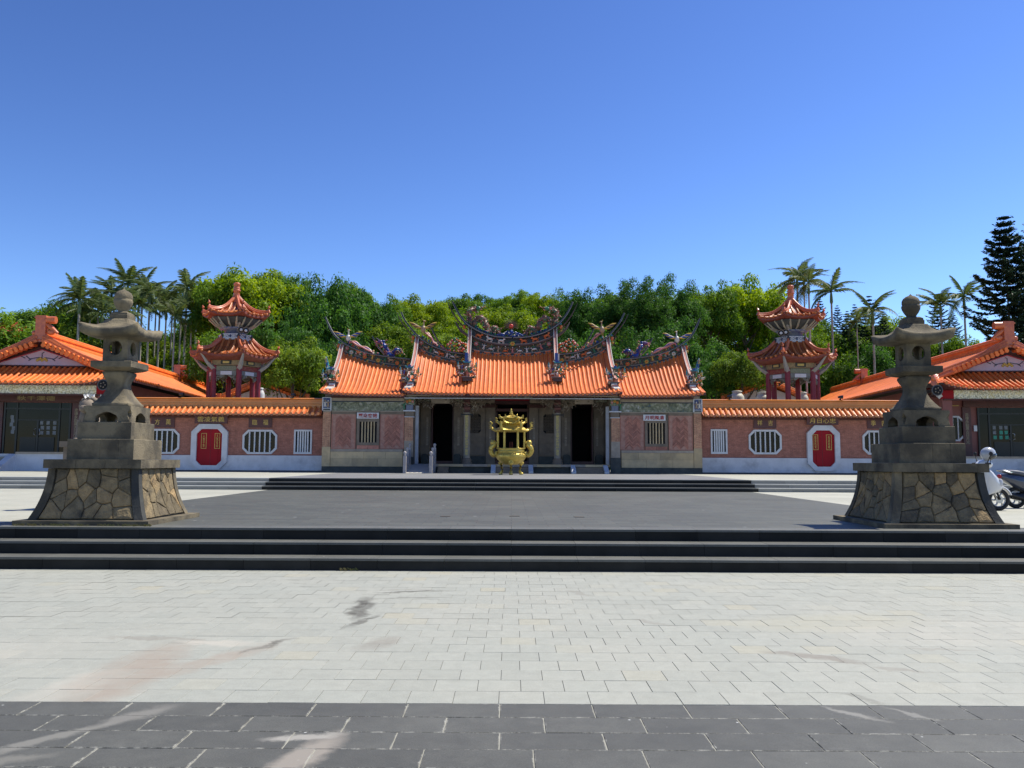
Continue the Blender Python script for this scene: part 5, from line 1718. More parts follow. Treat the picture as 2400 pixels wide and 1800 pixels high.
for sd in (1, -1):
    X = lambda x: TX + sd * x
    def B(name, x0, x1, y0, y1, z0, z1, m, parent=temple):
        return bb(name, X(x0), X(x1), y0, y1, z0, z1, m, parent)
    # side wall of the porch, grey with a bluish pilaster
    B("porch_side_wall", -5.2, -5.13, 43.64, YB - .003, ZP, 5.4, M_GREYST)
    B("side_pilaster", -5.13, -4.98, 43.66, 43.95, ZP, 4.45, M_PLINTH)
    # carved jambs with lettering
    for (x0, x1) in ((-5.10, -4.60), (-3.23, -2.74), (-1.46, -.97)):
        j = B("door_jamb", x0, x1, YB - .12, YB - .003, ZP, 4.72, M_GREYST)
        place(text_mesh("忠\n義\n流\n芳\n萬\n古\n存\n英\n靈\n俎\n豆\n馨", .14, M_PALEST, .02), "lettering", (X((x0 + x1) / 2 + (.12 if x0 < -4 else .06 * 0)), YB - .127, 3.15), j, (PI / 2, 0, 0), (1, 1.0, 1))
    # drum stones
    for x in (-4.80, -3.02):
        MB().prism([(X(x) - .19, ZP), (X(x) + .19, ZP), (X(x) + .19, ZP + .42)] + [(X(x) + .19 * math.cos(a), ZP + .42 + .13 * math.sin(a)) for a in [PI * k / 8 for k in range(1, 8)]] + [(X(x) - .19, ZP + .42)], YB - .62, YB - .13).build("drum_stone", M_DKBASE, parent=temple)
    # octagonal pierced window
    xc, zc = -2.10, 3.62
    panel = B("window_panel", -2.72, -1.48, YB - .045, YB - .003, 2.55, 4.70, M_GREYST)
    B("window_panel", -2.70, -1.50, YB - .06, YB - .003, 1.85, 2.52, M_GREYST)
    B("panel_step", -2.72, -1.48, YB - .16, YB - .004, ZP, 1.80, M_DKBASE)
    w, h, c = .36, .54, .12
    octo = [(X(xc) + a * 1.0, zc + b_) for a, b_ in ((-w + c, -h), (w - c, -h), (w, -h + c), (w, h - c), (w - c, h), (-w + c, h), (-w, h - c), (-w, -h + c))]
    pw = MB().prism(octo, YB - .05, YB - .046).build("lattice_window", M_BLACK, parent=temple)
    lat = MB()
    for k in range(-2, 3):
        for q in range(-3, 4):
            cx_, cz_ = X(xc) + k * .145, zc + q * .155
            if abs(k * .145) + .07 > w or abs(q * .155) + .07 > h: continue
            if abs(k * .145) / w + abs(q * .155) / h > 1.5: continue
            pts = [(cx_ + .068 * math.cos(a), YB - .06, cz_ + .062 * math.sin(a)) for a in [2 * PI * j / 8 for j in range(9)]]
            lat.tube(pts, .009, 4)
            lat.tube([(cx_ - .07, YB - .06, cz_ - .07), (cx_ + .07, YB - .06, cz_ + .07)], .009, 4).tube([(cx_ + .07, YB - .06, cz_ - .07), (cx_ - .07, YB - .06, cz_ + .07)], .009, 4)
    lat.build("lattice", M_GREYST, parent=pw)
    # columns
    M_DULLGOLD = mat('dull_gold_paint', (.62, .50, .18), rough=.6)
    xcol, YC = -2.43, 44.25
    col_ = MB().lathe([(.185, ZP + .32), (.185, 4.05), (.20, 4.07), (.20, 4.12)], (X(xcol), YC), 16).build("column", M_CREAM if 0 else M_PALEST, parent=temple)
    MB().lathe([(.30, ZP), (.30, ZP + .08), (.24, ZP + .14), (.27, ZP + .22), (.22, ZP + .30), (.20, ZP + .33)], (X(xcol), YC), 8).build("column_base", M_GREYST, parent=col_)
    MB().box(X(xcol) - .30, X(xcol) + .30, YC - .30, YC - .22, 3.98, 4.03).tube([(X(xcol) - .30, YC - .26, 3.88), (X(xcol) - .30, YC - .26, 4.08)], .02, 6).tube([(X(xcol) + .30, YC - .26, 3.88), (X(xcol) + .30, YC - .26, 4.08)], .02, 6).build("column_band", M_DKMETAL, parent=col_)
    cap = MB()
    for k, (w_, z_) in enumerate(((.13, 4.13), (.17, 4.28), (.14, 4.42), (.18, 4.56), (.15, 4.70))):
        cap.box(X(xcol) - w_, X(xcol) + w_, YC - .16, YC + .16, z_, z_ + .12, k % 2)
    cap.build("bracket_capital", [M_SOFFIT, mat("faded_pink_carving", (.20, .08, .07), (.14, .06, .05), ns=14, rough=.8)], parent=temple)
    place(text_mesh("義\n民\n忠\n烈\n昭\n千\n古\n褒\n獎\n恩\n榮\n耀\n萬\n年", .175, M_DULLGOLD, .03), "lettering", (X(xcol), YC - .192, 2.92), col_, (PI / 2, 0, 0), (1, .93, 1))
    # tangle of carved brackets under the beam
    rr = random.Random(31)
    def tangle(xa, xb, za, zb, n, taper):
        mb = MB()
        for k in range(n):
            x = rr.uniform(xa, xb)
            f = abs(x - X(xcol)) / 1.2 if taper else abs(x - X(-5.0)) / 1.2
            z = zb - rr.random() * (zb - za) * max(.15, 1 - f)
            pts = [(x, YC - .1 + rr.uniform(-.1, .1), z)]
            a = rr.uniform(0, 2 * PI)
            for q in range(4):
                a += rr.uniform(-1.1, 1.1)
                p = pts[-1]
                pts.append((p[0] + .07 * math.cos(a), p[1] + rr.uniform(-.04, .04), p[2] + .07 * math.sin(a)))
            mb.tube(pts, [.022, .026, .024, .018, .008], 5, rr.choice([0, 0, 1]))
        return mb.build("carved_bracket", [M_GREYST, M_PALEST], parent=temple, fix=False)
    tangle(X(xcol) - 1.05, X(xcol) - .16, 4.15, 4.86, 60, True)
    tangle(X(xcol) + .16, X(xcol) + 1.2, 4.0, 4.86, 80, True)
    tangle(min(X(-5.1), X(-4.0)), max(X(-5.1), X(-4.0)), 4.1, 4.86, 50, False)
    # beams
    B("carved_beam", -5.10, -2.65, YC - .10, YC + .12, 4.70, 4.86, M_FRIEZE)
    B("carved_beam", -2.25, -.95, YC - .10, YC + .12, 4.66, 4.86, M_GREYST)
    B("red_beam", -2.73, -.95, YB - .18, YB - .125, 4.50, 4.68, M_SOFFIT)
    B("red_beam", -4.60, -3.25, YB - .18, YB - .11, 4.74, 4.86, M_SOFFIT)
    B("eave_fascia", -5.60, -2.6, 42.62, 42.72, 4.875, 4.94, M_PALEST)
    B("name_panel", -4.35, -3.35, YC - .20, YC - .11, 4.60, 4.84, M_PALEST)
bb("eave_fascia", TX - 2.6, TX - 1.05, 42.60, 42.72, 4.80, 4.91, M_SOFFIT); bb("eave_fascia", TX + 1.05, TX + 2.6, 42.60, 42.72, 4.80, 4.91, M_SOFFIT)
bb("eave_fascia", TX - 1.04, TX + 1.04, 42.60, 42.72, 4.80, 4.91, M_FRIEZE)
bb("eave_moulding", TX - 5.6, TX + 5.6, 42.57, 42.65, 4.755, 4.795, M_PLINTH)
bb("porch_ceiling", TX - 5.19, TX + 5.19, 42.73, YB + .1, 5.03, 5.10, M_SOFFIT)
bb("tie_beam", TX - 5.12, TX + 5.12, 44.2, 44.4, 4.865, 5.02, M_SOFFIT)

# steps before the three doors, low side stones
def porch_steps(x0, x1, n, name, label_parent=temple, cheek=True):
    o = None
    for k in range(n):
        z1 = Z_TER + (ZP - Z_TER) * (n - k) / (n + 1)
        y0 = 43.20 - .30 * (k + 1)
        bb("step_slab", x0, x1, y0, y0 + .298, Z_TER - .01, z1, M_GREYST)
    if cheek:
        for (a, b_) in ((x0 - .24, x0 - .004), (x1 + .004, x1 + .24)):
            MB().add([(a, 43.19, Z_TER), (b_, 43.19, Z_TER), (b_, 43.20 - .3 * n - .2, Z_TER), (a, 43.20 - .3 * n - .2, Z_TER), (a, 43.19, ZP - .02), (b_, 43.19, ZP - .02), (b_, 43.2 - .3 * n - .2, Z_TER + .10), (a, 43.2 - .3 * n - .2, Z_TER + .10)],
                     [(0, 1, 2, 3), (4, 5, 6, 7), (0, 1, 5, 4), (1, 2, 6, 5), (2, 3, 7, 6), (3, 0, 4, 7)]).build("step_cheek", M_PLINTH, parent=temple)
porch_steps(TX - .85, TX + .85, 2, "c")
porch_steps(TX + 3.30, TX + 4.75, 2, "r")
porch_steps(TX - 3.85, TX - 3.3, 2, "l", cheek=False)

# wheelchair ramp with stone balustrades in front of the left door
ramp = thing("stone_ramp", (-4.6, 42.4, Z_TER), "pale stone ramp with two carved balustrades climbing to the left temple door", "ramp")
MB().add([(-5.25, 41.2, Z_TER), (-4.05, 41.2, Z_TER), (-4.05, 43.2, Z_TER), (-5.25, 43.2, Z_TER), (-5.25, 41.2, Z_TER + .01), (-4.05, 41.2, Z_TER + .01), (-4.05, 43.2, ZP + .005), (-5.25, 43.2, ZP + .005)],
         [(0, 1, 2, 3), (4, 5, 6, 7), (0, 1, 5, 4), (1, 2, 6, 5), (2, 3, 7, 6), (3, 0, 4, 7)]).build("ramp_slab", mat("pale_ramp_stone", (.5, .47, .42), (.42, .40, .36), ns=4, rough=.8), parent=ramp)
M_RAIL = mat("pale_balustrade_stone", (.42, .38, .36), (.33, .30, .29), ns=8, rough=.85, bump=.3, bs=50)
for x in (-5.32, -4.02):
    rail = None
    for k, y in enumerate((41.15, 42.1, 43.1)):
        zb = Z_TER + (0 if k == 0 else (ZP - Z_TER) * (y - 41.2) / 2.0)
        o = MB().box(x - .075, x + .075, y - .075, y + .075, Z_TER, zb + .86).lathe([(.045, zb + .861), (.075, zb + .90), (.05, zb + .94), (.085, zb + 1.0), (.07, zb + 1.06), (.02, zb + 1.10)], (x, y), 10).build("balustrade_post", M_RAIL, parent=ramp)
        if k < 2:
            y2 = (42.1, 43.1)[k]
            z2 = Z_TER + (ZP - Z_TER) * (y2 - 41.2) / 2.0
            MB().add([(x - .04, y + .08, zb + .05), (x + .04, y + .08, zb + .05), (x + .04, y2 - .08, z2 + .05), (x - .04, y2 - .08, z2 + .05), (x - .04, y + .08, zb + .66), (x + .04, y + .08, zb + .66), (x + .04, y2 - .08, z2 + .66), (x - .04, y2 - .08, z2 + .66)],
                     [(0, 1, 2, 3), (4, 5, 6, 7), (0, 1, 5, 4), (1, 2, 6, 5), (2, 3, 7, 6), (3, 0, 4, 7)]).build("balustrade_panel", M_RAIL, parent=ramp)
            MB().tube([(x, y + .06, zb + .72), (x, y2 - .06, z2 + .72)], .05, 8).build("handrail", M_RAIL, parent=ramp)

# lettered boards over the bay windows
def name_board(name, px0, py0, px1, py1, Y, body, label, txt, frame, back, inner=None, th=.05, tw=.8, hh=.6, weight=.012, group=None, parent=None):
    x0, z1 = S(px0, py0, Y); x1, z0 = S(px1, py1, Y)
    cx, cz = (x0 + x1) / 2, (z0 + z1) / 2
    root = thing("name_board", (cx, Y, cz), label, "sign board", group)
    MB().box(x0, x1, Y - th, Y, z0, z1).build("board", frame, parent=root)
    m_ = (z1 - z0) * .13
    if inner:
        MB().box(x0 + m_, x1 - m_, Y - th - .006, Y - th + .001, z0 + m_, z1 - m_).build("inner_frame", inner, parent=root)
        MB().box(x0 + m_ * 1.35, x1 - m_ * 1.35, Y - th - .012, Y - th - .005, z0 + m_ * 1.35, z1 - m_ * 1.35).build("field", back, parent=root)
    lettering(body, (z1 - z0) * .7, txt, (cx, Y - th - .018, cz), root, w=(x1 - x0) * tw, h=(z1 - z0) * hh, weight=weight)
    return root
name_board("b", 837.0, 967, 888, 981.2, YW0 - .052, "薰迎爽挹", "white board with four red characters over the barred window of the temple's left bay", M_REDTXT, M_WHITEBRD, M_WHITEBRD, tw=.86, hh=.70)
name_board("b", 1507.5, 972, 1559.5, 986.2, YW0 - .052, "月明風清", "white board with four red characters over the barred window of the temple's right bay", M_REDTXT, M_WHITEBRD, M_WHITEBRD, tw=.86, hh=.70)

# ================================================================== GOLDEN INCENSE BURNER
def incense_burner():
    cx, cy = -.03, 38.6
    u = cy / F_PX                       # metres per sighted pixel at that distance
    def zz(py): return S(1200, py, cy)[1]
    root = thing("incense_burner", (cx, cy, Z_TER), "large golden three-legged incense burner with a tiered pavilion roof, in front of the temple door", "incense burner")
    C = (cx, cy)
    prof = [(4, 1089.5), (15, 1089), (24, 1084), (31, 1078), (35.5, 1071), (35.8, 1068), (34.5, 1064.5), (31.5, 1062.5), (31, 1060), (32.5, 1058.5), (32.5, 1057), (31, 1056), (31.5, 1052.5), (33, 1052), (33, 1050.5), (30, 1050.5), (29, 1052.5), (3, 1053)]
    MB().lathe([(r * u, zz(p)) for r, p in prof], C, 40).build("bowl", M_GOLD, parent=root)
    MB().lathe([(28.5 * u, zz(1052.2)), (1 * u, zz(1051.6))], C, 24).build("ash_bed", mat("incense_ash", (.25, .24, .22), rough=.95), parent=root)
    # relief on the bowl
    rr = random.Random(3); rl = MB()
    for k in range(60):
        a = 2 * PI * k / 60 + rr.uniform(-.03, .03); z = zz(1064 + 3 * math.sin(k * 1.3) + rr.uniform(-1, 1))
        r = 35 * u
        rl.ell((cx + r * math.cos(a), cy + r * math.sin(a), z), (.03, .03, .025), 0, 6, 4)
    rl.build("bowl_relief", M_GOLD, parent=root, fix=False)
    for k in range(3):
        a = -PI / 2 + k * 2 * PI / 3
        d = Vector((math.cos(a), math.sin(a), 0))
        P = lambda r, p: (cx + d.x * r * u, cy + d.y * r * u, zz(p))
        MB().tube([P(24, 1080), P(28, 1088), P(25, 1096), P(23.5, 1103), P(26, 1108), P(27.5, 1111.5)], [.13, .11, .075, .06, .07, .085], 8).ell((cx + d.x * 29 * u, cy + d.y * 29 * u, Z_TER + .05), (.09, .09, .055), 0, 8, 5).build("leg", M_GOLD, parent=root)
        MB().ell((cx + d.x * 30 * u, cy + d.y * 30 * u, zz(1085)), (.09, .09, .08), 0, 8, 6).build("lion_mask", M_GOLD, parent=root)
    # dragon handles
    for s in (-1, 1):
        mb = MB()
        path = [(33, 1058), (38, 1067), (44, 1064), (47, 1056), (45, 1048), (40.5, 1044), (38.5, 1040), (41, 1036), (45, 1037)]
        P = smooth_pts(path, 4)
        mb.tube([(cx + s * r * u, cy, zz(p)) for r, p in P], [.07 + .05 * math.sin(PI * min(1, i / (len(P) - 1))) for i in range(len(P))], 8, flat=1.2)
        for i in range(2, len(P) - 1):
            r, p = P[i]; r0, p0 = P[i - 1]; r1, p1 = P[i + 1]
            dx, dz = (r1 - r0), -(p1 - p0); L = math.hypot(dx, dz) or 1
            nx, nz = dz / L, -dx / L
            if nx < 0 and r > 42: nx, nz = -nx, -nz
            mb.cone((cx + s * r * u, cy, zz(p)), (cx + s * (r * u + nx * .13), cy, zz(p) + nz * .13), .05, 4)
        mb.ell((cx + s * 42 * u, cy - .02, zz(1038)), (.14, .12, .13), 0, 8, 6).ell((cx + s * 37 * u, cy - .03, zz(1038)), (.10, .08, .07), 0, 8, 6)
        mb.build("dragon_handle", M_GOLD, parent=root, fix=False)
    # hexagonal pavilion
    Rc = 31 * u
    hexv = [(cx + Rc * math.cos(PI / 3 * k), cy + Rc * math.sin(PI / 3 * k)) for k in range(6)]
    for (x, y) in hexv:
        MB().tube([(x, y, zz(1052)), (x, y, zz(1012))], .052, 8).lathe([(.07, zz(1052)), (.07, zz(1049)), (.05, zz(1048))], (x, y), 8).build("post", M_GOLD, parent=root)
    def hexring(r, z, lift=0.0, n=6, out=0.0):
        ring = []
        for k in range(6):
            a0, a1 = PI / 3 * k, PI / 3 * (k + 1)
            for j in range(n):
                t_ = j / n
                x = (1 - t_) * math.cos(a0) + t_ * math.cos(a1); y = (1 - t_) * math.sin(a0) + t_ * math.sin(a1)
                e = abs(2 * t_ - 1) ** 3
                ring.append((cx + r * x * (1 + out * e), cy + r * y * (1 + out * e), z + lift * e))
        return ring
    def hexroof(name, prof):
        rings = [hexring(r * u, zz(p), l, 6, o) for r, p, l, o in prof]
        return MB().loft(rings, 0, False).build(name, M_GOLD, parent=root)
    hexroof("lower_roof", [(30, 1012, 0, 0), (40, 1011, .0, 0), (43, 1009, .05, .05), (40, 1007.5, .10, .06), (34, 1006, .03, 0), (27, 1000, 0, 0), (23, 995, 0, 0)])
    hexroof("drum_wall", [(22, 1004, 0, 0), (22, 991, 0, 0)])
    hexroof("middle_roof", [(22, 994.5, 0, 0), (28, 994, .03, .0), (33, 992.5, .10, .06), (31, 991.5, .13, .06), (25, 990, .02, 0), (19, 986, 0, 0)])
    hexroof("upper_wall", [(14.5, 992, 0, 0), (14.5, 980, 0, 0)])
    tr = hexroof("top_roof", [(14, 984, 0, 0), (20, 983, .0, 0), (26, 981, .05, .04), (25, 979.5, .08, .05), (18, 979, 0, 0), (11, 976.5, 0, 0), (6, 974, 0, 0), (4, 972, 0, 0), (3, 971, 0, 0)])
    for k in range(24):
        a = 2 * PI * k / 24
        f = .93 if k % 4 else 1
        MB().tube([(cx + math.cos(a) * 19 * u * f, cy + math.sin(a) * 19 * u * f, zz(978.7) + .015), (cx + math.cos(a) * 11 * u, cy + math.sin(a) * 11 * u, zz(976.5) + .01), (cx + math.cos(a) * 4 * u, cy + math.sin(a) * 4 * u, zz(972.3))], [.014, .014, .01], 4).build("roof_rib", M_GOLD, parent=tr, fix=False)
    for k in range(6):
        a = PI / 3 * k
        for (r, p, s_) in ((42, 1004, 1.2), (33, 988, .8), (27, 978, .6)):
            d = Vector((math.cos(a), math.sin(a), 0))
            b_ = Vector((cx, cy, 0)) + d * (r - 5) * u + Vector((0, 0, zz(p + 4)))
            mb = MB().tube([b_, b_ + d * .12 * s_ + Vector((0, 0, .04 * s_)), b_ + d * .18 * s_ + Vector((0, 0, .17 * s_)), b_ + d * .12 * s_ + Vector((0, 0, .27 * s_)), b_ + d * .20 * s_ + Vector((0, 0, .33 * s_))], [.05 * s_, .055 * s_, .045 * s_, .035 * s_, .012], 6)
            for q in range(4): mb.cone(b_ + d * .15 * s_ + Vector((0, 0, (.05 + .07 * q) * s_)), b_ + d * .27 * s_ + Vector((0, 0, (.08 + .08 * q) * s_)), .02, 4)
            mb.build("eave_dragon", M_GOLD, parent=root, fix=False)
        for (r0, p0, nn) in ((40, 1010.5, 9), (31, 993.5, 7)):
            a1 = PI / 3 * (k + 1)
            mb = MB()
            for j in range(1, nn):
                t_ = j / nn
                x = cx + r0 * u * ((1 - t_) * math.cos(a) + t_ * math.cos(a1)); y = cy + r0 * u * ((1 - t_) * math.sin(a) + t_ * math.sin(a1))
                mb.ell((x, y, zz(p0)), .032, 0, 6, 4)
            mb.build("eave_beading", M_GOLD, parent=root, fix=False)
    MB().lathe([(r_, zz(972 - (966 - p_) * .61)) for r_, p_ in ((.09, 966), (.05, 964.5), (.09, 962), (.09, 960), (.04, 958.5), (.07, 956), (.07, 954.5), (.03, 952), (.04, 950), (.045, 947), (.02, 944), (.004, 941.5))], C, 14).build("gourd_finial", M_GOLD, parent=root)
    # pierced plaque on the drum
    MB().box(cx - .22, cx + .22, cy - 20.5 * u, cy - 19.2 * u, zz(1003.5), zz(996)).build("plaque", M_GOLD, parent=root)
    MB().box(cx - .18, cx + .18, cy - 20.8 * u, cy - 20.4 * u, zz(1002.4), zz(997.2)).build("plaque_field", mat("dark_brass", (.10, .06, .015), rough=.5, metal=.6), parent=root)
    for k in range(3):
        MB().tube([(cx + (k - 1) * .06, cy - .2, zz(1052)), (cx + (k - 1) * .07, cy - .2, zz(1036))], .008, 4).build("incense_stick", mat("incense", (.3, .08, .05)), parent=root)
incense_burner()
# ================================================================== COURTYARD WALLS
YL = 43.6
def octagon(x0, x1, z0, z1, cx, cz):
    return [(x0 + cx, z0), (x1 - cx, z0), (x1, z0 + cz), (x1, z1 - cz), (x1 - cx, z1), (x0 + cx, z1), (x0, z1 - cz), (x0, z0 + cz)]

def wing_wall(name, xa, xb, label, side, zcap, zcap0, ztile, zb_top, zbase):
    root = thing("courtyard_wall", ((xa + xb) / 2, YL, Z_TER), label, "wall")
    MB().box(xa, xb, YL, YL + .35, zb_top + .04, ztile + .45).build("brick_wall", M_BRICK, parent=root)
    MB().box(xa, xb, YL - .05, YL + .36, zbase + .14, zb_top).build("rendered_plinth", M_PLINTH, parent=root)
    MB().box(xa, xb, YL - .02, YL + .355, zb_top + .002, zb_top + .038).build("plinth_line", M_MAROON2, parent=root)
    MB().box(xa, xb, YL - .10, YL + .37, zbase - .02, zbase + .075).build("gutter_course", M_GUTTER, parent=root)
    MB().box(xa, xb, YL - .075, YL + .365, zbase + .078, zbase + .137).build("plinth_step", M_PLINTH, parent=root)
    MB().box(xa, xb, YL - .10, YL + .45, ztile - .10, ztile - .002).build("eave_board", M_SOFFIT, parent=root)
    # glazed coping with mouldings
    c0 = zcap0 - .02
    H = zcap - c0
    cop = MB()
    prof = [(YL - .06, c0), (YL - .06, c0 + H * .10), (YL - .02, c0 + H * .13), (YL - .02, c0 + H * .30), (YL - .045, c0 + H * .33), (YL - .045, c0 + H * .42), (YL - .01, c0 + H * .46), (YL - .01, c0 + H * .66),
            (YL - .05, c0 + H * .70), (YL - .05, c0 + H * .80), (YL - .02, c0 + H * .84), (YL - .08, c0 + H * .93), (YL + .0, zcap), (YL + .35, zcap), (YL + .43, c0 + H * .93), (YL + .38, c0)]
    n = 7
    for k in range(n):
        x0, x1 = xa + (xb - xa) * k / n + .002, xa + (xb - xa) * (k + 1) / n - .002
        MB().loft([[(x, y, z) for y, z in prof] for x in (x0, x1)], 0, False).build("glazed_coping", M_AMBER, parent=root)
    # short tile rows
    nt = int(round((xb - xa) / .285))
    w = (xb - xa) / nt
    pn = MB()
    z_up, z_dn, y_up, y_dn = zcap0 - .03, ztile + .08, YL - .05, YL - .66
    k_ = 8
    rows = []
    for q in range(k_ + 1):
        t_ = q / k_
        for up in (0, 1):
            rows.append([(x, y_up + (y_dn - y_up) * t_, z_up + (z_dn - z_up) * t_ + (.012 if up else -.012)) for x in (xa, xb)])
    pn.add([p for r in rows for p in r], [(2 * q, 2 * q + 1, 2 * q + 3, 2 * q + 2) for q in range(len(rows) - 1)])
    pn.add([(xa, y_dn, z_dn - .03), (xb, y_dn, z_dn - .03), (xb, YL, z_dn - .02), (xa, YL, z_dn - .02)], [(0, 1, 2, 3)])
    rf = pn.build("pan_tiles", M_ORPAN, parent=root, fix=False)
    tm = MB()
    path = [(0, y_up - 0, z_up + .03), (0, (y_up + y_dn) / 2, (z_up + z_dn) / 2 + .035), (0, y_dn - .02, z_dn + .03)]
    tm.tube(path, .078, 10)
    tm.prism([(.085 * math.cos(2 * PI * j / 12), z_dn + .025 + .085 * math.sin(2 * PI * j / 12)) for j in range(12)], y_dn - .045, y_dn - .022)
    tmesh = proto(tm, "cover_tile", mat("amber_orange_tile", (.74, .25, .05), (.55, .16, .04), ns=5, rough=.3, coat=.35, rnd=.15, grime=.25))
    dm = MB().prism([(-.09, z_dn + .02), (.09, z_dn + .02), (.06, z_dn - .06), (0, z_dn - .10), (-.06, z_dn - .06)], y_dn - .02, y_dn)
    dmesh = proto(dm, "drip_tile", M_ORRED)
    for k in range(nt):
        x = xa + (k + .5) * w
        place(tmesh, "cover_tile", (x, 0, 0), None).parent = rf
        o = COL.objects[-1] if False else None
    for o in [o for o in bpy.data.objects if o.parent == rf and o.type == 'MESH']:
        o.location = Vector((o.location.x, 0, 0)) - parent_origin(root)
    for k in range(nt - 1):
        x = xa + (k + 1) * w
        o = place(dmesh, "drip_tile", (x, 0, 0), root)
    return root

def oct_window(root, px0, py0, px1, py1, nb=5, cut=12.5, Y=YL, fr=.10, mf=M_WHITEFR):
    x0, z1 = S(px0, py0, Y); x1, z0 = S(px1, py1, Y)
    c = cut / F_PX * Y
    outer = octagon(x0, x1, z0, z1, c, c); inner = octagon(x0 + fr, x1 - fr, z0 + fr, z1 - fr, c - fr * .42, c - fr * .42)
    w = MB().ring_prism(outer, inner, Y - .07, Y + .02).build("window", mf, parent=root)
    MB().prism(inner, Y - .012, Y - .006).build("glass_pane", M_GLASS, parent=w)
    for k in range(nb):
        x = x0 + fr + (x1 - x0 - 2 * fr) * (k + 1) / (nb + 1)
        # bamboo-shaped bars
        mb = MB()
        nz = 9
        zs = [z0 + fr - .01 + (z1 - z0 - 2 * fr + .02) * j / (nz - 1) for j in range(nz)]
        pr = []
        for j, z in enumerate(zs): pr += [(.040, z - .018), (.048, z), (.040, z + .018)]
        mb.lathe([(r, min(max(z, zs[0]), zs[-1])) for r, z in pr], (x, Y - .055), 7).build("window_bar", mf, parent=w)
    return w

def slot_window(root, px0, py0, px1, py1, n=6, Y=YL):
    x0, z1 = S(px0, py0, Y); x1, z0 = S(px1, py1, Y)
    f = .09
    w = MB().ring_prism([(x0, z0), (x1, z0), (x1, z1), (x0, z1)], [(x0 + f, z0 + f * 1.2), (x1 - f, z0 + f * 1.2), (x1 - f, z1 - f), (x0 + f, z1 - f)], Y - .06, Y + .02).build("window", M_WHITEFR, parent=root)
    MB().box(x0 + f, x1 - f, Y - .012, Y - .006, z0 + f, z1 - f).build("window_opening", M_BLACK, parent=w)
    W = x1 - x0 - 2 * f
    for k in range(n - 1):
        x = x0 + f + W * (k + 1) / n
        MB().box(x - .037, x + .037, Y - .05, Y - .013, z0 + f * 1.2 - .002, z1 - f + .002).build("window_bar", M_WHITEFR, parent=w)

def oct_door(root, outer_px, inner_px, left_txt, right_txt, side, Y=YL):
    x0, z1 = S(outer_px[0], outer_px[1], Y); x1, z0 = S(outer_px[2], outer_px[3], Y)
    c = 18 / F_PX * Y
    a0, b1 = S(inner_px[0], inner_px[1], Y); a1, b0 = S(inner_px[2], inner_px[3], Y)
    outer = octagon(x0, x1, z0, z1, c, c); ci = 11 / F_PX * Y
    d0 = .10
    inner = octagon(a0 - (d0 if side > 0 else 0), a1 + (d0 if side < 0 else 0), b0, b1, ci, ci)
    fr = MB().ring_prism(outer, inner, Y - .17, Y + .10).build("door_surround", M_PLINTH, parent=root)
    dr = MB().prism(octagon(a0 - .10, a1 + .10, b0 - .1, b1 + .1, ci, ci), Y - .07, Y - .06).build("door", M_RED, parent=root)
    mid = (a0 + a1) / 2
    for s in (-1, 1):
        MB().box(mid + s * .008, mid + s * ((a1 - a0) / 2 - .22), Y - .088, Y - .0705, b0 + .12, b1 - .04).build("door_leaf", M_RED, parent=dr)
    MB().box(mid - .006, mid + .006, Y - .09, Y - .0708, b0 + .05, b1 - .02).build("door_gap", M_SOFFIT, parent=dr)
    for s, t in ((-1, left_txt), (1, right_txt)):
        cx = mid + s * .355
        z_hi, z_lo = b1 - .22, b1 - 1.03
        w = .14
        cp = MB().ring_prism([(cx - w, z_lo), (cx + w, z_lo), (cx + w, z_hi), (cx - w, z_hi)], [(cx - w + .022, z_lo + .022), (cx + w - .022, z_lo + .022), (cx + w - .022, z_hi - .022), (cx - w + .022, z_hi - .022)], Y - .098, Y - .0885).build("couplet_frame", M_GOLDTXT, parent=dr)
        lettering("\n".join(t), .19, M_GOLDTXT, (cx, Y - .096, (z_hi + z_lo) / 2), cp, w=.11, h=.66, weight=.0)
    return fr

zl = lambda px, py: S(px, py, YL)[1]
wl = wing_wall("l", -21.4, -9.96, "pink brick courtyard wall with orange coping, left of the temple, holding the left red door", -1, zl(540, 932), zl(540, 953.5), zl(540, 975), zl(540, 1067), Z_TER)
wr_ = wing_wall("r", 9.99, 22.3, "pink brick courtyard wall with orange coping, right of the temple, holding the right red door", 1, zl(1880, 937), zl(1880, 958), zl(1880, 980), zl(1880, 1074), Z_TER)
oct_window(wl, 341, 1005, 420, 1064); oct_window(wl, 570, 1007, 649, 1064.5)
slot_window(wl, 690, 1007, 730.6, 1064.5)
oct_door(wl, (452, 993.8, 532.8, 1101), (468.5, 1005.5, 520.5, 1090.5), "人類平等", "天賦自由", 1)
oct_window(wr_, 1753.7, 1007, 1832, 1065); oct_window(wr_, 2020, 1009, 2099, 1066)
slot_window(wr_, 1665, 1006, 1705, 1064)
oct_door(wr_, (1888.8, 997, 1968.3, 1105), (1900.5, 1008.8, 1951.5, 1094), "國泰民安", "風調雨順", -1)
grp = "maroon name boards on the courtyard walls"
M_MARFR = mat("maroon_frame", (.11, .045, .045), (.085, .035, .035), ns=6, rough=.5)
for (a, txt, lab) in (((356, 976, 409.6, 1002), "方萬", "maroon board with two gold characters, left of the left red door"),
                      ((584, 977, 637.5, 1002.5), "臨福", "maroon board with two gold characters, right of the left red door"),
                      ((1765.4, 978.4, 1819, 1004), "祥吉", "maroon board with two gold characters, left of the right red door"),
                      ((2031, 979, 2085, 1005), "季四", "maroon board with two gold characters, partly behind the right stone lantern")):
    name_board("n", *a, YL - .001, txt[0] + "　" + txt[1], lab, M_GOLDTXT, M_MAROON, M_MAROON, M_MARFR, tw=.68, hh=.50, weight=.0, group=grp)
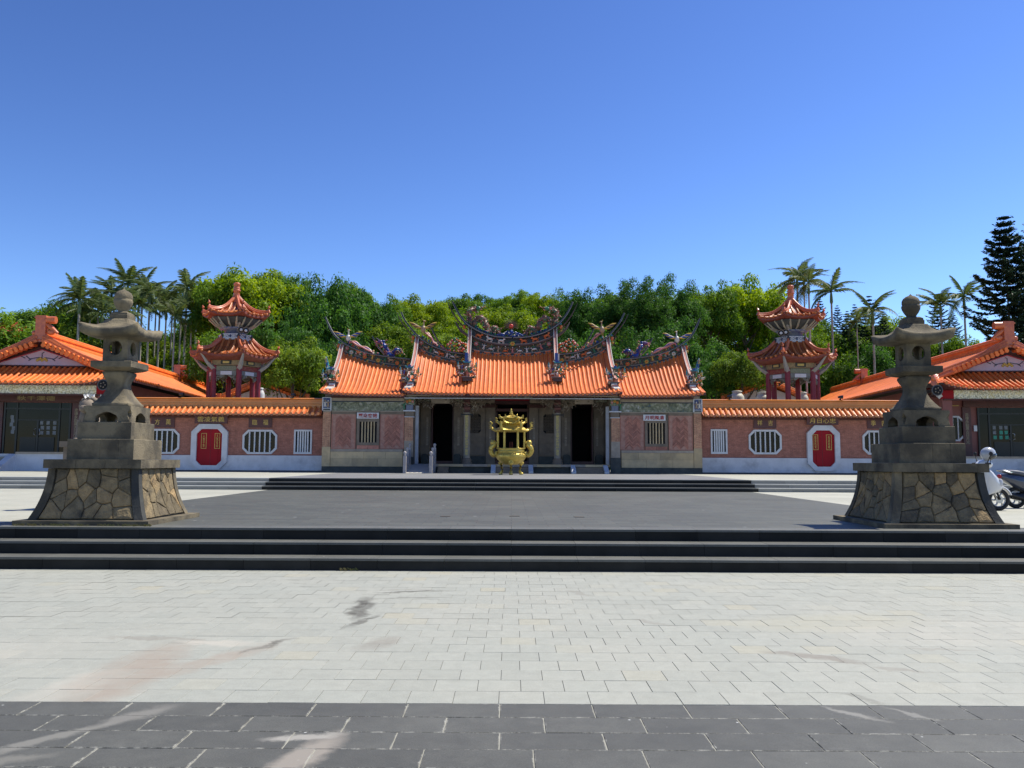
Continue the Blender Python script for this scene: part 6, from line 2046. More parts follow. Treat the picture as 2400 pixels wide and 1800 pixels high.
for (a, txt, lab) in (((457.5, 972.7, 533.5, 992.6), "雲凌氣義", "maroon board with four gold characters right above the left red door"),
                      ((1889.6, 977, 1964.7, 995.8), "月日心忠", "maroon board with four gold characters right above the right red door")):
    name_board("n", *a, YL - .171, txt, lab, M_GOLDTXT, M_MAROON, M_MAROON, tw=.82, hh=.62, weight=.0, group=grp)

# floodlights on the coping
for (px, py, lab) in ((424, 926.5, "black floodlight on the left wall coping, beside the stone lantern"), (685.6, 927.5, "black floodlight on the left wall coping, beside the temple"),
                      (1711, 930, "black floodlight on the right wall coping, beside the temple"), (1971.7, 931.5, "black floodlight on the right wall coping, beside the stone lantern")):
    x, z = S(px, py, YL)
    zt = zl(540, 932) if px < 1000 else zl(1880, 937)
    root = thing("floodlight", (x, YL + .15, zt), lab, "floodlight", "floodlights on the wall copings")
    MB().box(x - .03, x + .03, YL + .08, YL + .22, zt, zt + .07).tube([(x, YL + .15, zt + .06), (x, YL + .10, zt + .14)], .02, 6).build("bracket", M_DKMETAL, parent=root)
    s = -1 if px < 1000 else 1
    MB().tube([(x - .13, YL + .12, zt + .155), (x + .02, YL + .08, zt + .16), (x + .12, YL + .05, zt + .16)], [.05, .085, .10], 12).build("housing", mat("black_housing", (.012, .013, .02), rough=.3), parent=root)
    MB().tube([(x + .12, YL + .05, zt + .16), (x + .125, YL + .048, zt + .16)], .085, 12).build("lens", M_GLASS, parent=root)

# ================================================================== HEXAGONAL PAVILIONS
def pavilion(pxc, Y, label, mirror=False):
    cx = S(pxc, 975, Y)[0]
    root = thing("drum_pavilion", (cx, Y, 1.0), label, "pavilion", "hexagonal pavilions behind the courtyard walls")
    u = Y / F_PX
    Z = lambda zoomed: S(548, 620 + zoomed / 3.19, Y)[1]      # heights read from one enlargement
    sx = -1 if mirror else 1
    def HV(r, k, off=PI / 6): a = off + PI / 3 * k; return (cx + r * math.sin(a), Y - r * math.cos(a))
    Rc = 1.46
    zc0, zc1 = 3.2, Z(770)
    MB().lathe([(1.9, .9), (1.9, 3.15), (1.75, 3.2)], (cx, Y), 6, rot=PI / 3 * 0).build("podium", M_PLINTH, parent=root)
    for k in range(6):
        x, y = HV(Rc, k)
        MB().tube([(x, y, zc0), (x, y, zc1)], .155, 14).lathe([(.22, zc0 - .05), (.20, zc0 + .1)], (x, y), 12).build("column", M_REDCOL, parent=root)
    # beams between the columns, painted panels, hanging fretwork
    for k in range(6):
        a, b_ = Vector(HV(Rc, k)), Vector(HV(Rc, k + 1))
        d = (b_ - a); L = d.length; ang = math.atan2(d.y, d.x); c = (a + b_) / 2
        def pb(name, z0, z1, w, th, m, out=0.0):
            n = Vector((d.y, -d.x)).normalized()
            cc = c + n * out
            M_ = Matrix.Translation((cc.x, cc.y, (z0 + z1) / 2)) @ Matrix.Rotation(ang, 4, 'Z')
            return MB().boxm(M_, w, th, z1 - z0).build(name, m, parent=root)
        pb("painted_beam", Z(770), Z(728), L + .1, .16, mat("ochre_painted_beam", (.40, .30, .14), (.22, .17, .09), ns=9, rough=.6), .04)
        pb("beam_cartouche", Z(765), Z(735), L * .42, .02, M_DKBASE, .13)
        pb("beam_cartouche", Z(758), Z(742), L * .26, .02, M_GOLDTXT, .142)
        pb("fret_panel", Z(808), Z(775), L - .30, .06, frieze_mat("red_gold_fret", [(.25, .02, .03), (.28, .03, .04), (.30, .12, .06), (.4, .28, .14)], 14) if k % 2 == 0 else mat("pale_green_fret", (.30, .32, .22), (.15, .17, .10), ns=22, rough=.7), .03)
        pb("cross_beam", Z(842), Z(810), L - .30, .10, mat("grey_painted_beam", (.24, .25, .22), (.17, .18, .16), ns=8, rough=.7), .0)
        pb("beam_cartouche", Z(840), Z(814), L * .45, .02, M_WHITEBRD, .062)
        # hanging carved spandrels
        sp = MB(); rr = random.Random(k)
        for s in (-1, 1):
            for q in range(16):
                f = rr.random()
                p = c + d.normalized() * s * (L / 2 - .16 - f * .42)
                z = Z(845) - rr.random() * .32 * (1 - f)
                sp.ell((p.x, p.y, z), (.055, .05, .055), 0, 5, 4)
        sp.build("carved_spandrel", mat("pale_carving", (.30, .29, .23), (.15, .15, .12), ns=14, rough=.8), parent=root, fix=False)
    # roofs
    def hexroof(Re, ze, Rt, zt, lift, sag, nm, nr, zu):
        def pt(k, s, t_):
            """k side, s -1..1 along it, t 0 eave..1 top"""
            r = Re + (Rt - Re) * t_
            a, b_ = Vector(HV(r, k)), Vector(HV(r, k + 1))
            p = a + (b_ - a) * (s + 1) / 2
            h = t_ - sag * math.sin(PI * t_) 
            z = ze + (zt - ze) * h + lift * abs(s) ** 2.6 * (1 - t_) ** 1.5
            q = Vector((cx, Y)); e = .07 * abs(s) ** 4 * (1 - t_)
            p = p + (p - q) * e
            return Vector((p.x, p.y, z))
        base = None
        for k in range(6):
            mb = MB()
            ns, nt_ = 10, 14
            vs = [pt(k, -1 + 2 * i / ns, j / nt_) for j in range(nt_ + 1) for i in range(ns + 1)]
            mb.add(vs, [(j * (ns + 1) + i, j * (ns + 1) + i + 1, (j + 1) * (ns + 1) + i + 1, (j + 1) * (ns + 1) + i) for j in range(nt_) for i in range(ns)], 0, True)
            # eave drop and soffit
            lo = [pt(k, -1 + 2 * i / ns, 0) + Vector((0, 0, -.13)) for i in range(ns + 1)]
            up = [pt(k, -1 + 2 * i / ns, 0) for i in range(ns + 1)]
            ins = []
            for i in range(ns + 1):
                p = pt(k, -1 + 2 * i / ns, 0); q = Vector((cx, Y, p.z)); w = q + (p - q) * .66; ins.append(Vector((w.x, w.y, zu)))
            n_ = ns + 1
            mb.add(lo + up + ins, [(i, i + 1, n_ + i + 1, n_ + i) for i in range(ns)] + [(i + 1, i, 2 * n_ + i, 2 * n_ + i + 1) for i in range(ns)], 1, False)
            o = mb.build(nm, [M_ORRED, mat("red_brown_soffit", (.26, .07, .045), (.18, .045, .03), ns=5, rough=.6)], parent=root, fix=False)
            base = base or o
            for i in range(nr):
                s = -1 + 2 * (i + .5) / nr
                path = []
                tmax = min(1.0, (1 - abs(s)) * 1.5 + .12)
                for q in range(7):
                    t_ = tmax * q / 6
                    s2 = s
                    path.append(pt(k, s * (1 if True else 0), t_) + Vector((0, 0, .03)))
                # rows run straight up the slope, so pull them inwards along the side
                w0 = (Vector(HV(Re, k + 1)) - Vector(HV(Re, k))).length
                path = []
                for q in range(7):
                    t_ = q / 6
                    wt = w0 * (1 + (Rt / Re - 1) * t_)
                    ss = s * w0 / wt
                    if abs(ss) > .97: break
                    path.append(pt(k, ss, t_) + Vector((0, 0, .03)))
                if len(path) < 2: path = [pt(k, s, 0) + Vector((0, 0, .03)), pt(k, s, .08) + Vector((0, 0, .03))]
                out = (path[0] - Vector((cx, Y, path[0].z))).normalized()
                p0 = path[0] + out * .05
                MB().tube([p0] + path[1:], .062, 8).ell(tuple(p0 + out * .01), (.078, .078, .078), 0, 8, 6).build("cover_tile_row", M_ORRED if False else mat("tower_tile", (.58, .185, .04), (.32, .085, .025), ns=5, rough=.4, coat=.15, rnd=.12), parent=o, fix=False)
        for k in range(6):
            path = [pt(k, -1, t_ / 9) + Vector((0, 0, .07)) for t_ in range(10)]
            out = (path[0] - Vector((cx, Y, path[0].z))).normalized()
            hr = MB().tube(path, .10, 8).tube([p + Vector((0, 0, .11)) for p in path], .06, 8).build("hip_ridge", M_TERRA, parent=root)
            e = path[0]
            MB().tube([e + out * .02, e + Vector((0, 0, .18)) - out * .04, e + Vector((0, 0, .36)) - out * .02, e + Vector((0, 0, .46)) + out * .05], [.09, .075, .06, .025], 7).ell(tuple(e + Vector((0, 0, .32))), (.075, .075, .06), 0, 6, 5).build("ridge_beast", M_TERRA, parent=hr)
            # painted bracket under each corner
            b_ = Vector((HV(Rc if Re > 2.2 else .72, k)[0], HV(Rc if Re > 2.2 else .72, k)[1], zu - .50))
            t = pt(k, -1, 0) + Vector((0, 0, -.16)); t = Vector((cx, Y, t.z)) + (t - Vector((cx, Y, t.z))) * (.93 if Re > 2.2 else .74)
            mid = (b_ + t) / 2 + Vector((0, 0, -.10))
            MB().tube([b_, mid, t], [.16, .12, .05], 4, smooth=False).build("corner_bracket", mat("blue_grey_bracket", (.28, .31, .34), (.40, .38, .30), ns=11, rough=.7), parent=root)
        return pt
    hexroof(2.46, Z(700), 1.02, Z(575), .22, .20, "lower_roof", 7, Z(735))
    hexroof(1.86, Z(395), .16, Z(262), .20, .26, "upper_roof", 6, Z(425))
    # neck with white railing
    MB().lathe([(.98, Z(578)), (.98, Z(560))], (cx, Y), 6, rot=PI / 3 * 0).build("neck_floor", M_PLINTH, parent=root)
    MB().lathe([(.66, Z(575)), (.66, Z(495)), (.95, Z(490)), (.95, Z(480))], (cx, Y), 6).build("neck", mat("blue_painted_neck", (.05, .07, .22), (.25, .28, .30), ns=6, rough=.6), parent=root)
    MB().lathe([(.78, Z(488)), (.80, Z(478)), (1.62, Z(425)), (1.62, Z(418))], (cx, Y), 6).build("flared_bracket_core", M_DKBASE, parent=root)
    for k in range(6):
        a, b_ = Vector(HV(.98, k)), Vector(HV(.98, k + 1))
        d = b_ - a; n = Vector((d.y, -d.x)).normalized(); dn = d.normalized(); L = d.length
        z0, z1 = Z(568), Z(534)
        mb = MB()
        P3 = lambda s, z: (a.x + dn.x * s + n.x * .01, a.y + dn.y * s + n.y * .01, z)
        mb.tube([P3(0.04, z0 + .03), P3(L - .04, z0 + .03)], .028, 4).tube([P3(.04, z1), P3(L - .04, z1)], .028, 4)
        for q in range(2):
            s0, s1 = .06 + q * (L - .1) / 2, .06 + (q + 1) * (L - .1) / 2
            sm, zm = (s0 + s1) / 2, (z0 + z1) / 2
            for (p, r_) in (((s0, z0 + .03), (s1, z1)), ((s0, z1), (s1, z0 + .03))): mb.tube([P3(*p), P3(*r_)], .02, 4)
            mb.tube([P3(s0 + .05, zm), P3(sm, z1 - .03), P3(s1 - .05, zm), P3(sm, z0 + .06), P3(s0 + .05, zm)], .02, 4)
        mb.build("railing", M_WHITEBRD, parent=root)
        mb = MB().tube([(a.x, a.y, z0 - .02), (a.x, a.y, z1 + .05)], .06, 6).build("railing_post", M_GUTTER, parent=root)
        # ribs fanning out under the upper roof
        for q in range(3):
            s = (q + .5) / 3
            i0 = Vector(HV(.82, k)).lerp(Vector(HV(.82, k + 1)), s); o0 = Vector(HV(1.66, k)).lerp(Vector(HV(1.66, k + 1)), s)
            MB().tube([(i0.x, i0.y, Z(482)), ((i0.x + o0.x) / 2, (i0.y + o0.y) / 2, Z(462)), (o0.x, o0.y, Z(418))], [.04, .06, .05], 4, smooth=False).build("fan_rib", mat("cream_painted_rib", (.44, .42, .30), (.30, .30, .24), ns=9, rough=.6), parent=root)
    MB().lathe([(.30, Z(290)), (.25, Z(262)), (.20, Z(235)), (.17, Z(205)), (.22, Z(200)), (.22, Z(192)), (.17, Z(188)), (.19, Z(182)), (.19, Z(174)), (.15, Z(170)), (.17, Z(164)), (.20, Z(150)), (.20, Z(142)), (.12, Z(136)), (.03, Z(134))], (cx, Y), 14).build("finial", M_TERRA, parent=root)
    # pair of horn loudspeakers on the railing
    for q in (0, 1):
        d = Vector((sx * (.62 + q * .28), -.80 - .0 * q, 0))
        p = Vector((cx, Y, Z(503 + 6 * q))) + d
        sp = thing("horn_loudspeaker", tuple(p), ("%s of two round horn loudspeakers on the %s pavilion's white railing" % (("inner", "outer")[q], ("left", "right")[mirror])), "loudspeaker", "round horn loudspeakers on the pavilions")
        f = Vector((sx * .25, -1, -.05)).normalized()
        mb = MB().tube([p - f * .25, p - f * .05, p + f * .05], [.05, .10, .20], 18)
        mb.build("horn", M_GREYST, parent=sp)
        MB().tube([p + f * .052, p + f * .055], [.165, .16], 18).build("horn_throat", M_BLACK, parent=sp)
        MB().tube([p + f * .056, p + f * .075], [.085, .06], 14).build("horn_core", M_WHITEFR, parent=sp)
        MB().tube([p - f * .1, p - f * .1 + Vector((0, 0, -.30))], .02, 6).build("bracket", M_DKMETAL, parent=sp)
    return root
pavilion(544.5, 49.0, "two-tiered hexagonal pavilion with orange roofs behind the left courtyard wall")
pavilion(1860.5, 49.0, "two-tiered hexagonal pavilion with orange roofs behind the right courtyard wall", True)

# ================================================================== SIDE ANNEXES
def annex(sd, xc, Y0, rot, label, boards):
    """built square to the axes, then turned; xc ridge line, sd +1 when the long roof slope faces right"""
    root = thing("annex_hall", (xc, Y0, Z_TER), label, "temple annex", "annexes flanking the courtyard")
    ZP2 = 1.80
    X = lambda x: xc + sd * x
    B = lambda n, x0, x1, y0, y1, z0, z1, m, p=None: MB().box(X(x0), X(x1), y0, y1, z0, z1).build(n, m, parent=p or root, fix=True)
    LEN = 33.0
    zr, ze, xe = 8.20, 5.85, 5.0
    zs0, zs1 = 5.45, 6.45        # skirt roof in front: eave, top
    # body
    B("platform", -6, 4.3, Y0 - .3, Y0 + LEN, Z_TER - .02, ZP2, M_PLINTH)
    B("wall", -4.2, 3.9, Y0 + 1.9, Y0 + 2.2, ZP2, 5.2, M_MAROON2)
    B("side_wall", 3.6, 3.9, Y0 + 2.21, Y0 + LEN, ZP2, 5.75, M_MAROON2)
    B("corner_column", 3.45, 3.95, Y0 - .02, Y0 + .4, ZP2, 4.98, M_MAROON2)
    B("porch_ceiling", -5, 3.9, Y0 + .1, Y0 + 2, 5.2, 5.3, M_SOFFIT)
    B("frieze_beam", -5.5, 3.35, Y0 - .05, Y0 + .2, 4.96, 5.42, M_FRIEZE2)
    B("red_beam_end", 3.352, 4.02, Y0 - .04, Y0 + .2, 4.96, 5.42, M_RED)
    B("eave_beam", -5.5, 3.9, Y0 - .10, Y0 + .22, 4.88, 4.957, M_SOFFIT)
    # main roof: long slope towards the court
    def P(x, y, z): return (X(x), y, z)
    def slope(x, xr0=0.0, xr1=xe): 
        t_ = (x - xr0) / (xr1 - xr0)
        return zr - .25 + (ze - zr + .25) * (t_ + .07 * math.sin(PI * t_))
    xs = [xe * k / 8 for k in range(9)]
    rf = MB()
    for s in (1, -1):
        vs = [P(s * x, y, slope(x)) for y in (Y0 + .6, Y0 + LEN) for x in xs]
        rf.add(vs, [(k, k + 1, 9 + k + 1, 9 + k) for k in range(8)])
        vs = [P(s * x, y, slope(x) - .16) for y in (Y0 + .6, Y0 + LEN) for x in xs]
        rf.add(vs, [(k, k + 1, 9 + k + 1, 9 + k) for k in range(8)], 1)
        rf.add([P(s * xe, Y0 + .6, ze), P(s * xe, Y0 + LEN, ze), P(s * xe, Y0 + LEN, ze - .16), P(s * xe, Y0 + .6, ze - .16)], [(0, 1, 2, 3)], 1)
    roof = rf.build("roof", [M_ORPAN, M_SOFFIT], parent=root, fix=False)
    # tile rows of the long slope (one mesh, many copies)
    tm = MB()
    path = [(X(x) - xc, 0, slope(x) - Z_TER + .03) for x in xs]
    path[-1] = (X(xe + .05) - xc, 0, slope(xe) - Z_TER + .02)
    tm.tube(path, .075, 8)
    e = path[-1]
    tm.ell((e[0], 0, e[2]), (.05, .085, .085), 0, 6, 6)
    me = proto(tm, "cover_tile_row", M_ORTILE)
    n = int((LEN - 1.2) / .27)
    for k in range(n):
        o = place(me, "cover_tile_row", (xc, Y0 + .95 + k * .27, Z_TER), root)
        o.parent = roof; o.location = (0, Y0 + .95 + k * .27 - Y0, 0)
    # main ridge with mouldings and two ornaments
    rg = MB()
    prof = [(-.20, -.25), (-.20, -.05), (-.13, 0), (-.13, .12), (-.18, .15), (-.18, .24), (-.10, .28), (-.10, .36), (0, .42), (.10, .36), (.10, .28), (.18, .24), (.18, .15), (.13, .12), (.13, 0), (.20, -.05), (.20, -.25)]
    rg.loft([[P(a, y, zr - .1 + b_) for a, b_ in prof] for y in (Y0 + .75, Y0 + LEN)], 0, False)
    ridge = rg.build("ridge", M_ORTILE, parent=root)
    for yy, sc in ((Y0 + .70, 1.0), (Y0 + 24, 1.0)):
        z = zr + .05
        o = MB().box(X(-.26), X(.26), yy - .02, yy + .30, z - .45, z + 1.0).box(X(-.31), X(.31), yy - .05, yy + .34, z + .85, z + .93)
        o.tube([P(.22, yy + .15, z + .78), P(.72, yy + .15, z + .78)], .20, 12).tube([P(.22, yy + .12, z + .55), P(.50, yy + .12, z + .35), P(.85, yy + .12, z + .05)], [.10, .14, .08], 7)
        o.ell(P(-.34, yy + .1, z + .05), (.14, .14, .14), 0, 8, 6).ell(P(.5, yy + .12, z + .1), (.22, .16, .16), 0, 8, 6)
        o.build("ridge_ornament", M_TERRA, parent=ridge)
    # gable: triangle, verge ridges, fringe of round tiles
    yg = Y0 + 1.1
    gz0 = 6.45
    MB().add([P(-3.3, yg, gz0), P(3.3, yg, gz0), P(0, yg, zr - .55), P(-3.3, yg + .2, gz0), P(3.3, yg + .2, gz0), P(0, yg + .2, zr - .55)], [(0, 1, 2), (3, 4, 5), (0, 3, 4, 1), (1, 4, 5, 2), (2, 5, 3, 0)]).build("gable_back", M_SOFFIT, parent=root)
    MB().add([P(-2.55, yg - .03, gz0 + .12), P(2.55, yg - .03, gz0 + .12), P(0, yg - .03, zr - .78)], [(0, 1, 2)]).build("gable_panel", mat("pinkish_white_gable", (.55, .44, .50), (.48, .38, .45), ns=2, rough=.8), parent=root)
    for s in (-1, 1):
        MB().tube([P(0, yg - .05, zr - .76), P(s * 2.6, yg - .05, gz0 + .12)], .035, 4).build("gable_trim", mat("rose_trim", (.45, .06, .09), rough=.6), parent=root)
    MB().tube([P(-2.7, yg - .05, gz0 + .08), P(2.7, yg - .05, gz0 + .08)], .05, 4).build("gable_trim", M_SOFFIT, parent=root)
    dec = MB()
    for s in (-1, 1):
        for (a, b_) in (((.12, .30), (.55, .22)), ((.55, .22), (.72, .38)), ((.45, .24), (.60, .12)), ((.75, .25), (.95, .36))):
            dec.tube([P(s * a[0] * 1.15, yg - .045, gz0 + .25 + a[1]), P(s * b_[0] * 1.15, yg - .045, gz0 + .25 + b_[1])], .025, 4, 1)
    dec.tube([P(0, yg - .045, gz0 + .5), P(0, yg - .045, gz0 + .78), P(.1, yg - .045, gz0 + .85)], .025, 4, 1)
    for k in range(7): dec.ell(P(-.24 + .08 * k, yg - .045, gz0 + .40 + .05 * (k % 3)), (.08, .03, .08), 0, 6, 4)
    dec.build("gable_relief", [PAL[YEL], mat("slate_relief", (.12, .12, .16), rough=.7)], parent=root, fix=False)
    for s in (-1, 1):
        path = [P(0.15 * s, Y0 + .75, zr - .12), P(s * 1.2, Y0 + .72, zr - .72), P(s * 2.3, Y0 + .66, zr - 1.26), P(s * 3.3, Y0 + .55, gz0 + .12), P(s * 3.9, Y0 + .45, gz0 - .12)]
        vr = MB()
        for dx, dz, r in ((0, -.16, .17), (0, .02, .12), (0, .16, .07)):
            vr.tube([(p[0], p[1], p[2] + dz) for p in path], r, 8, smooth=False)
        vr.build("verge_ridge", M_TERRA, parent=root)
        for k in range(12):
            t_ = (k + .6) / 12.5
            x = s * (.15 + 3.1 * t_); z = zr - .55 + (gz0 - .05 - zr + .55) * t_
            f = MB().tube([P(x, Y0 + .42, z), P(x, Y0 + .95, z + .06)], .105, 12)
            f.tube([P(x + s * .05, Y0 + .40, z + .10), P(x + s * .05, Y0 + .95, z + .16)], .09, 8)
            f.build("verge_tile", M_ORTILE, parent=root, fix=False)
    # skirt roof over the porch
    ye, yt = Y0 - .95, Y0 + 1.08
    xl, xr_ = -5.2, 4.25
    def sk(x, t_):
        zc = .30 * max(0, (x - 2.2) / 2.0) ** 2.2 * (1 - t_)
        xx = x if x < 2.6 else x
        return P(xx, ye + (yt - ye) * t_, zs0 + (zs1 - zs0) * (t_ - .07 * math.sin(PI * t_)) + zc)
    xs2 = [xl + (xr_ - xl) * k / 20 for k in range(21)]
    pn = MB()
    vs = [sk(x, q / 6) for q in range(7) for x in xs2]
    pn.add(vs, [(q * 21 + k, q * 21 + k + 1, (q + 1) * 21 + k + 1, (q + 1) * 21 + k) for q in range(6) for k in range(20)])
    lo = [(p[0], p[1], p[2] - .12) for p in [sk(x, 0) for x in xs2]]; up = [sk(x, 0) for x in xs2]; bk = [(X(x), Y0 + .2, 5.43) for x in xs2]
    pn.add(lo + up + bk, [(k, k + 1, 22 + k, 21 + k) for k in range(20)] + [(k, k + 1, 43 + k, 42 + k) for k in range(20)], 1)
    # hip end turning the corner
    pn.add([sk(xr_, 0), sk(xr_ - .9, 1), P(xe, Y0 + .9, ze), P(xe, Y0 + 1.1, ze - .05)], [(0, 1, 2), (0, 2, 3)], 0)
    skirt = pn.build("skirt_roof", [M_ORPAN, M_SOFFIT], parent=root, fix=False)
    n = int((xr_ - xl) / .285)
    for k in range(n):
        x = xl + (k + .5) * (xr_ - xl) / n
        tmax = 1.0 if x < 3.2 else max(.25, 1 - (x - 3.2) / 1.1)
        pts = [Vector(sk(x, tmax * q / 6)) + Vector((0, 0, .03)) for q in range(7)]
        p0 = pts[0] + Vector((0, -.05, -.01))
        m_ = MB().tube([p0] + pts[1:], .072, 8)
        m_.tube([p0 + Vector((0, -.02, 0)), p0 + Vector((0, .03, 0))], .09, 10)
        m_.build("cover_tile_row", M_ORTILE, parent=skirt, fix=False)
    dr = MB()
    for k in range(n - 1):
        x = xl + (k + 1) * (xr_ - xl) / n
        p = sk(x, 0)
        dr.prism([(p[0] - .09, p[2] - .01), (p[0] + .09, p[2] - .01), (p[0], p[2] - .16)], p[1] - .03, p[1])
    dr.build("drip_tiles", M_ORRED, parent=skirt)
    hp = [P(3.75, Y0 + .7, gz0 - .05), P(4.15, Y0 + .2, 6.05), P(4.45, Y0 - .5, 5.82), P(4.75, Y0 - 1.0, 5.85)]
    hr = MB()
    for dz, r in ((-.10, .16), (.06, .11), (.18, .065)): hr.tube([(p[0], p[1], p[2] + dz) for p in hp], r, 8, smooth=False)
    hr.tube([P(4.75, Y0 - 1.0, 5.9), P(4.85, Y0 - 1.1, 6.1), P(4.78, Y0 - 1.05, 6.3)], [.12, .09, .03], 7)
    hr.build("hip_ridge", M_TERRA, parent=root)
    MB().tube([P(4.05, Y0 + .05, 5.1), P(4.4, Y0 - .4, 5.35), P(4.62, Y0 - .8, 5.62)], [.16, .14, .08], 4, smooth=False).build("corner_bracket", M_WHITEFR, parent=root)
    for y in range(12):
        pass
    # steps with sloping cheeks
    for k in range(5):
        z1 = Z_TER + (ZP2 - Z_TER) * (5 - k) / 6
        B("step_slab", -6, -.75, Y0 - .3 - .3 * (k + 1), Y0 - .3 - .3 * k - .003, Z_TER - .01, z1, M_GREYSTEP)
    ck = [(Y0 - .3, Z_TER), (Y0 - 1.95, Z_TER), (Y0 - 1.95, Z_TER + .12), (Y0 - .3, ZP2)]
    MB().loft([[(X(a), y, z) for y, z in ck] for a in (-.745, -.40)], 0, False).build("step_cheek", M_PLINTH, parent=root)
    B("platform_edge", -.39, 4.35, Y0 - .36, Y0 + .1, ZP2 + .002, ZP2 + .10, M_PALEST)
    # glazed entrance
    yd = Y0 + 1.9
    xd0, xd1 = -2.15, 1.35
    sw = (lambda a: a)
    dr_ = B("glass_door", xd0, xd1, yd - .06, yd - .004, ZP2, 4.60, M_GLASS)
    MD_ = mat("dark_green_frame", (.012, .015, .014), rough=.4)
    for x in (xd0 + .04, xd0 + .68, xd1 - .60, xd1 - .04): B("door_mullion", x - .045, x + .045, yd - .11, yd - .061, ZP2, 4.60, MD_, dr_)
    B("door_mullion", xd0 + .086, xd1 - .086, yd - .105, yd - .062, 4.22, 4.31, MD_, dr_); B("door_mullion", xd0 + .73, xd1 - .65, yd - .108, yd - .0615, 3.62, 3.68, MD_, dr_)
    xm = (xd0 + .68 + xd1 - .60) / 2
    B("door_mullion", xm - .05, xm + .05, yd - .112, yd - .063, ZP2, 3.618, MD_, dr_)
    for s in (-1, 1):
        a, b_ = (xm - .9, xm - .07) if s < 0 else (xm + .07, xm + .9)
        B("kick_panel", a, b_, yd - .10, yd - .064, ZP2 + .12, 2.72, mat("olive_door_panel", (.022, .022, .015), rough=.5), dr_)
        MB().tube([P(xm + s * .09, yd - .13, 2.82), P(xm + s * .15, yd - .2, 2.86), P(xm + s * .15, yd - .2, 3.14), P(xm + s * .09, yd - .13, 3.18)], .018, 6).build("door_handle", M_STEEL, parent=dr_)
    rr = random.Random(5 if sd > 0 else 9)
    for k in range(14):
        x = xm + .12 + .32 * (k % 3) + rr.uniform(-.03, .03) if k < 9 else xd0 + .3 + rr.uniform(0, .15)
        z = 2.86 + .27 * (k // 3) if k < 9 else 2.9 + .2 * (k - 9)
        B("notice", x, x + .17, yd - .0725, yd - .0605, z, z + .20, mat("green_notice", (.05, .32, .22), rough=.6) if (sd < 0 and k < 5) else mat("grey_notice", (.22, .24, .25), (.12, .13, .14), ns=9, rough=.6), dr_)
    if sd < 0: B("notice", xd1 + .05, xd1 + .22, yd - .10, yd - .0606, 3.3, 3.62, M_WHITEBRD, dr_)
    # couplet posts and lintel board
    for x, t in ((xd0 - .28, "正氣長存千秋俎豆馨"), (xd1 + .30 - (.02 if sd > 0 else -.28), "忠魂永駐萬古日月光")):
        B("couplet_post", x - .22, x + .22, yd - .12, yd - .003, ZP2, 4.62, M_MAROON)
        place(text_mesh("\n".join(t), .20, mat("faded_gold_lettering", (.34, .30, .20), rough=.6), .01), "lettering", (X(x), yd - .128, 3.45), root, (PI / 2, 0, 0))
    B("lintel_board", xd0 - .6, xd1 + .75, yd - .16, yd - .002, 4.66, 5.02, M_MAROON)
    B("light_strip", xd1 + .95, xd1 + 2.0, yd - .06, yd - .003, 4.70, 4.73, M_GOLDTXT)
    if boards:
        lettering(boards, .36, mat("dull_gold_lettering", (.36, .28, .13), rough=.6), (X(-.5), yd - .168, 4.84), root, w=2.0, h=.26, weight=.01)
    # octagonal window beyond the door
    x0, x1 = sorted((X(2.05), X(3.30)))
    ow = octagon(x0, x1, 2.75, 4.15, .28, .28); ii = octagon(x0 + .09, x1 - .09, 2.84, 4.06, .24, .24)
    w = MB().ring_prism(ow, ii, yd - .07, yd - .004).build("window", M_WHITEFR, parent=root)
    MB().prism(ii, yd - .02, yd - .01).build("glass_pane", M_GLASS, parent=w)
    for k in range(3): MB().tube([(x0 + .35 + k * .28, yd - .045, 2.84), (x0 + .35 + k * .28, yd - .045, 4.06)], .04, 6).build("window_bar", M_WHITEFR, parent=w)
    B("wall_base", 1.9, 3.598, yd - .04, yd - .003, ZP2, 2.6, M_PLINTH)
    root.rotation_euler = (0, 0, rot)
    return root
annex(1, -25.35, 43.2, R(5.0), "annex hall at the left edge with an orange gabled roof and glass doors", "秋千澤德")
annex(-1, 26.95, 43.6, R(-5.0), "annex hall at the right edge with an orange gabled roof, behind the scooters", None)

def round_speaker(px, py, Y, label):
    x, z = S(px, py, Y)
    root = thing("wall_loudspeaker", (x, Y, z), label, "loudspeaker", "black round loudspeakers at the annex corners")
    MB().tube([(x, Y + .3, z), (x, Y + .05, z), (x, Y, z)], [.16, .26, .29], 20).build("housing", mat("grey_speaker_shell", (.07, .075, .085), rough=.5), parent=root)
    MB().tube([(x, Y - .002, z), (x, Y - .012, z)], .24, 20).build("grille", M_BLACK, parent=root)
    for k in range(5): MB().ell((x + .12 * math.cos(k * 1.256), Y - .02, z + .12 * math.sin(k * 1.256)), (.04, .02, .04), 0, 6, 5).build("driver", M_GREYST, parent=root)
    MB().box(x - .10, x + .10, Y + .301, Y + 1.2, z - .08, z + .08).build("mount", M_DKMETAL, parent=root)
round_speaker(241, 902, 42.0, "round black loudspeaker at the corner of the left annex, peeking out beside the lantern shaft")
round_speaker(2197, 914.5, 42.0, "round black loudspeaker at the corner of the right annex, right of the lantern shaft")

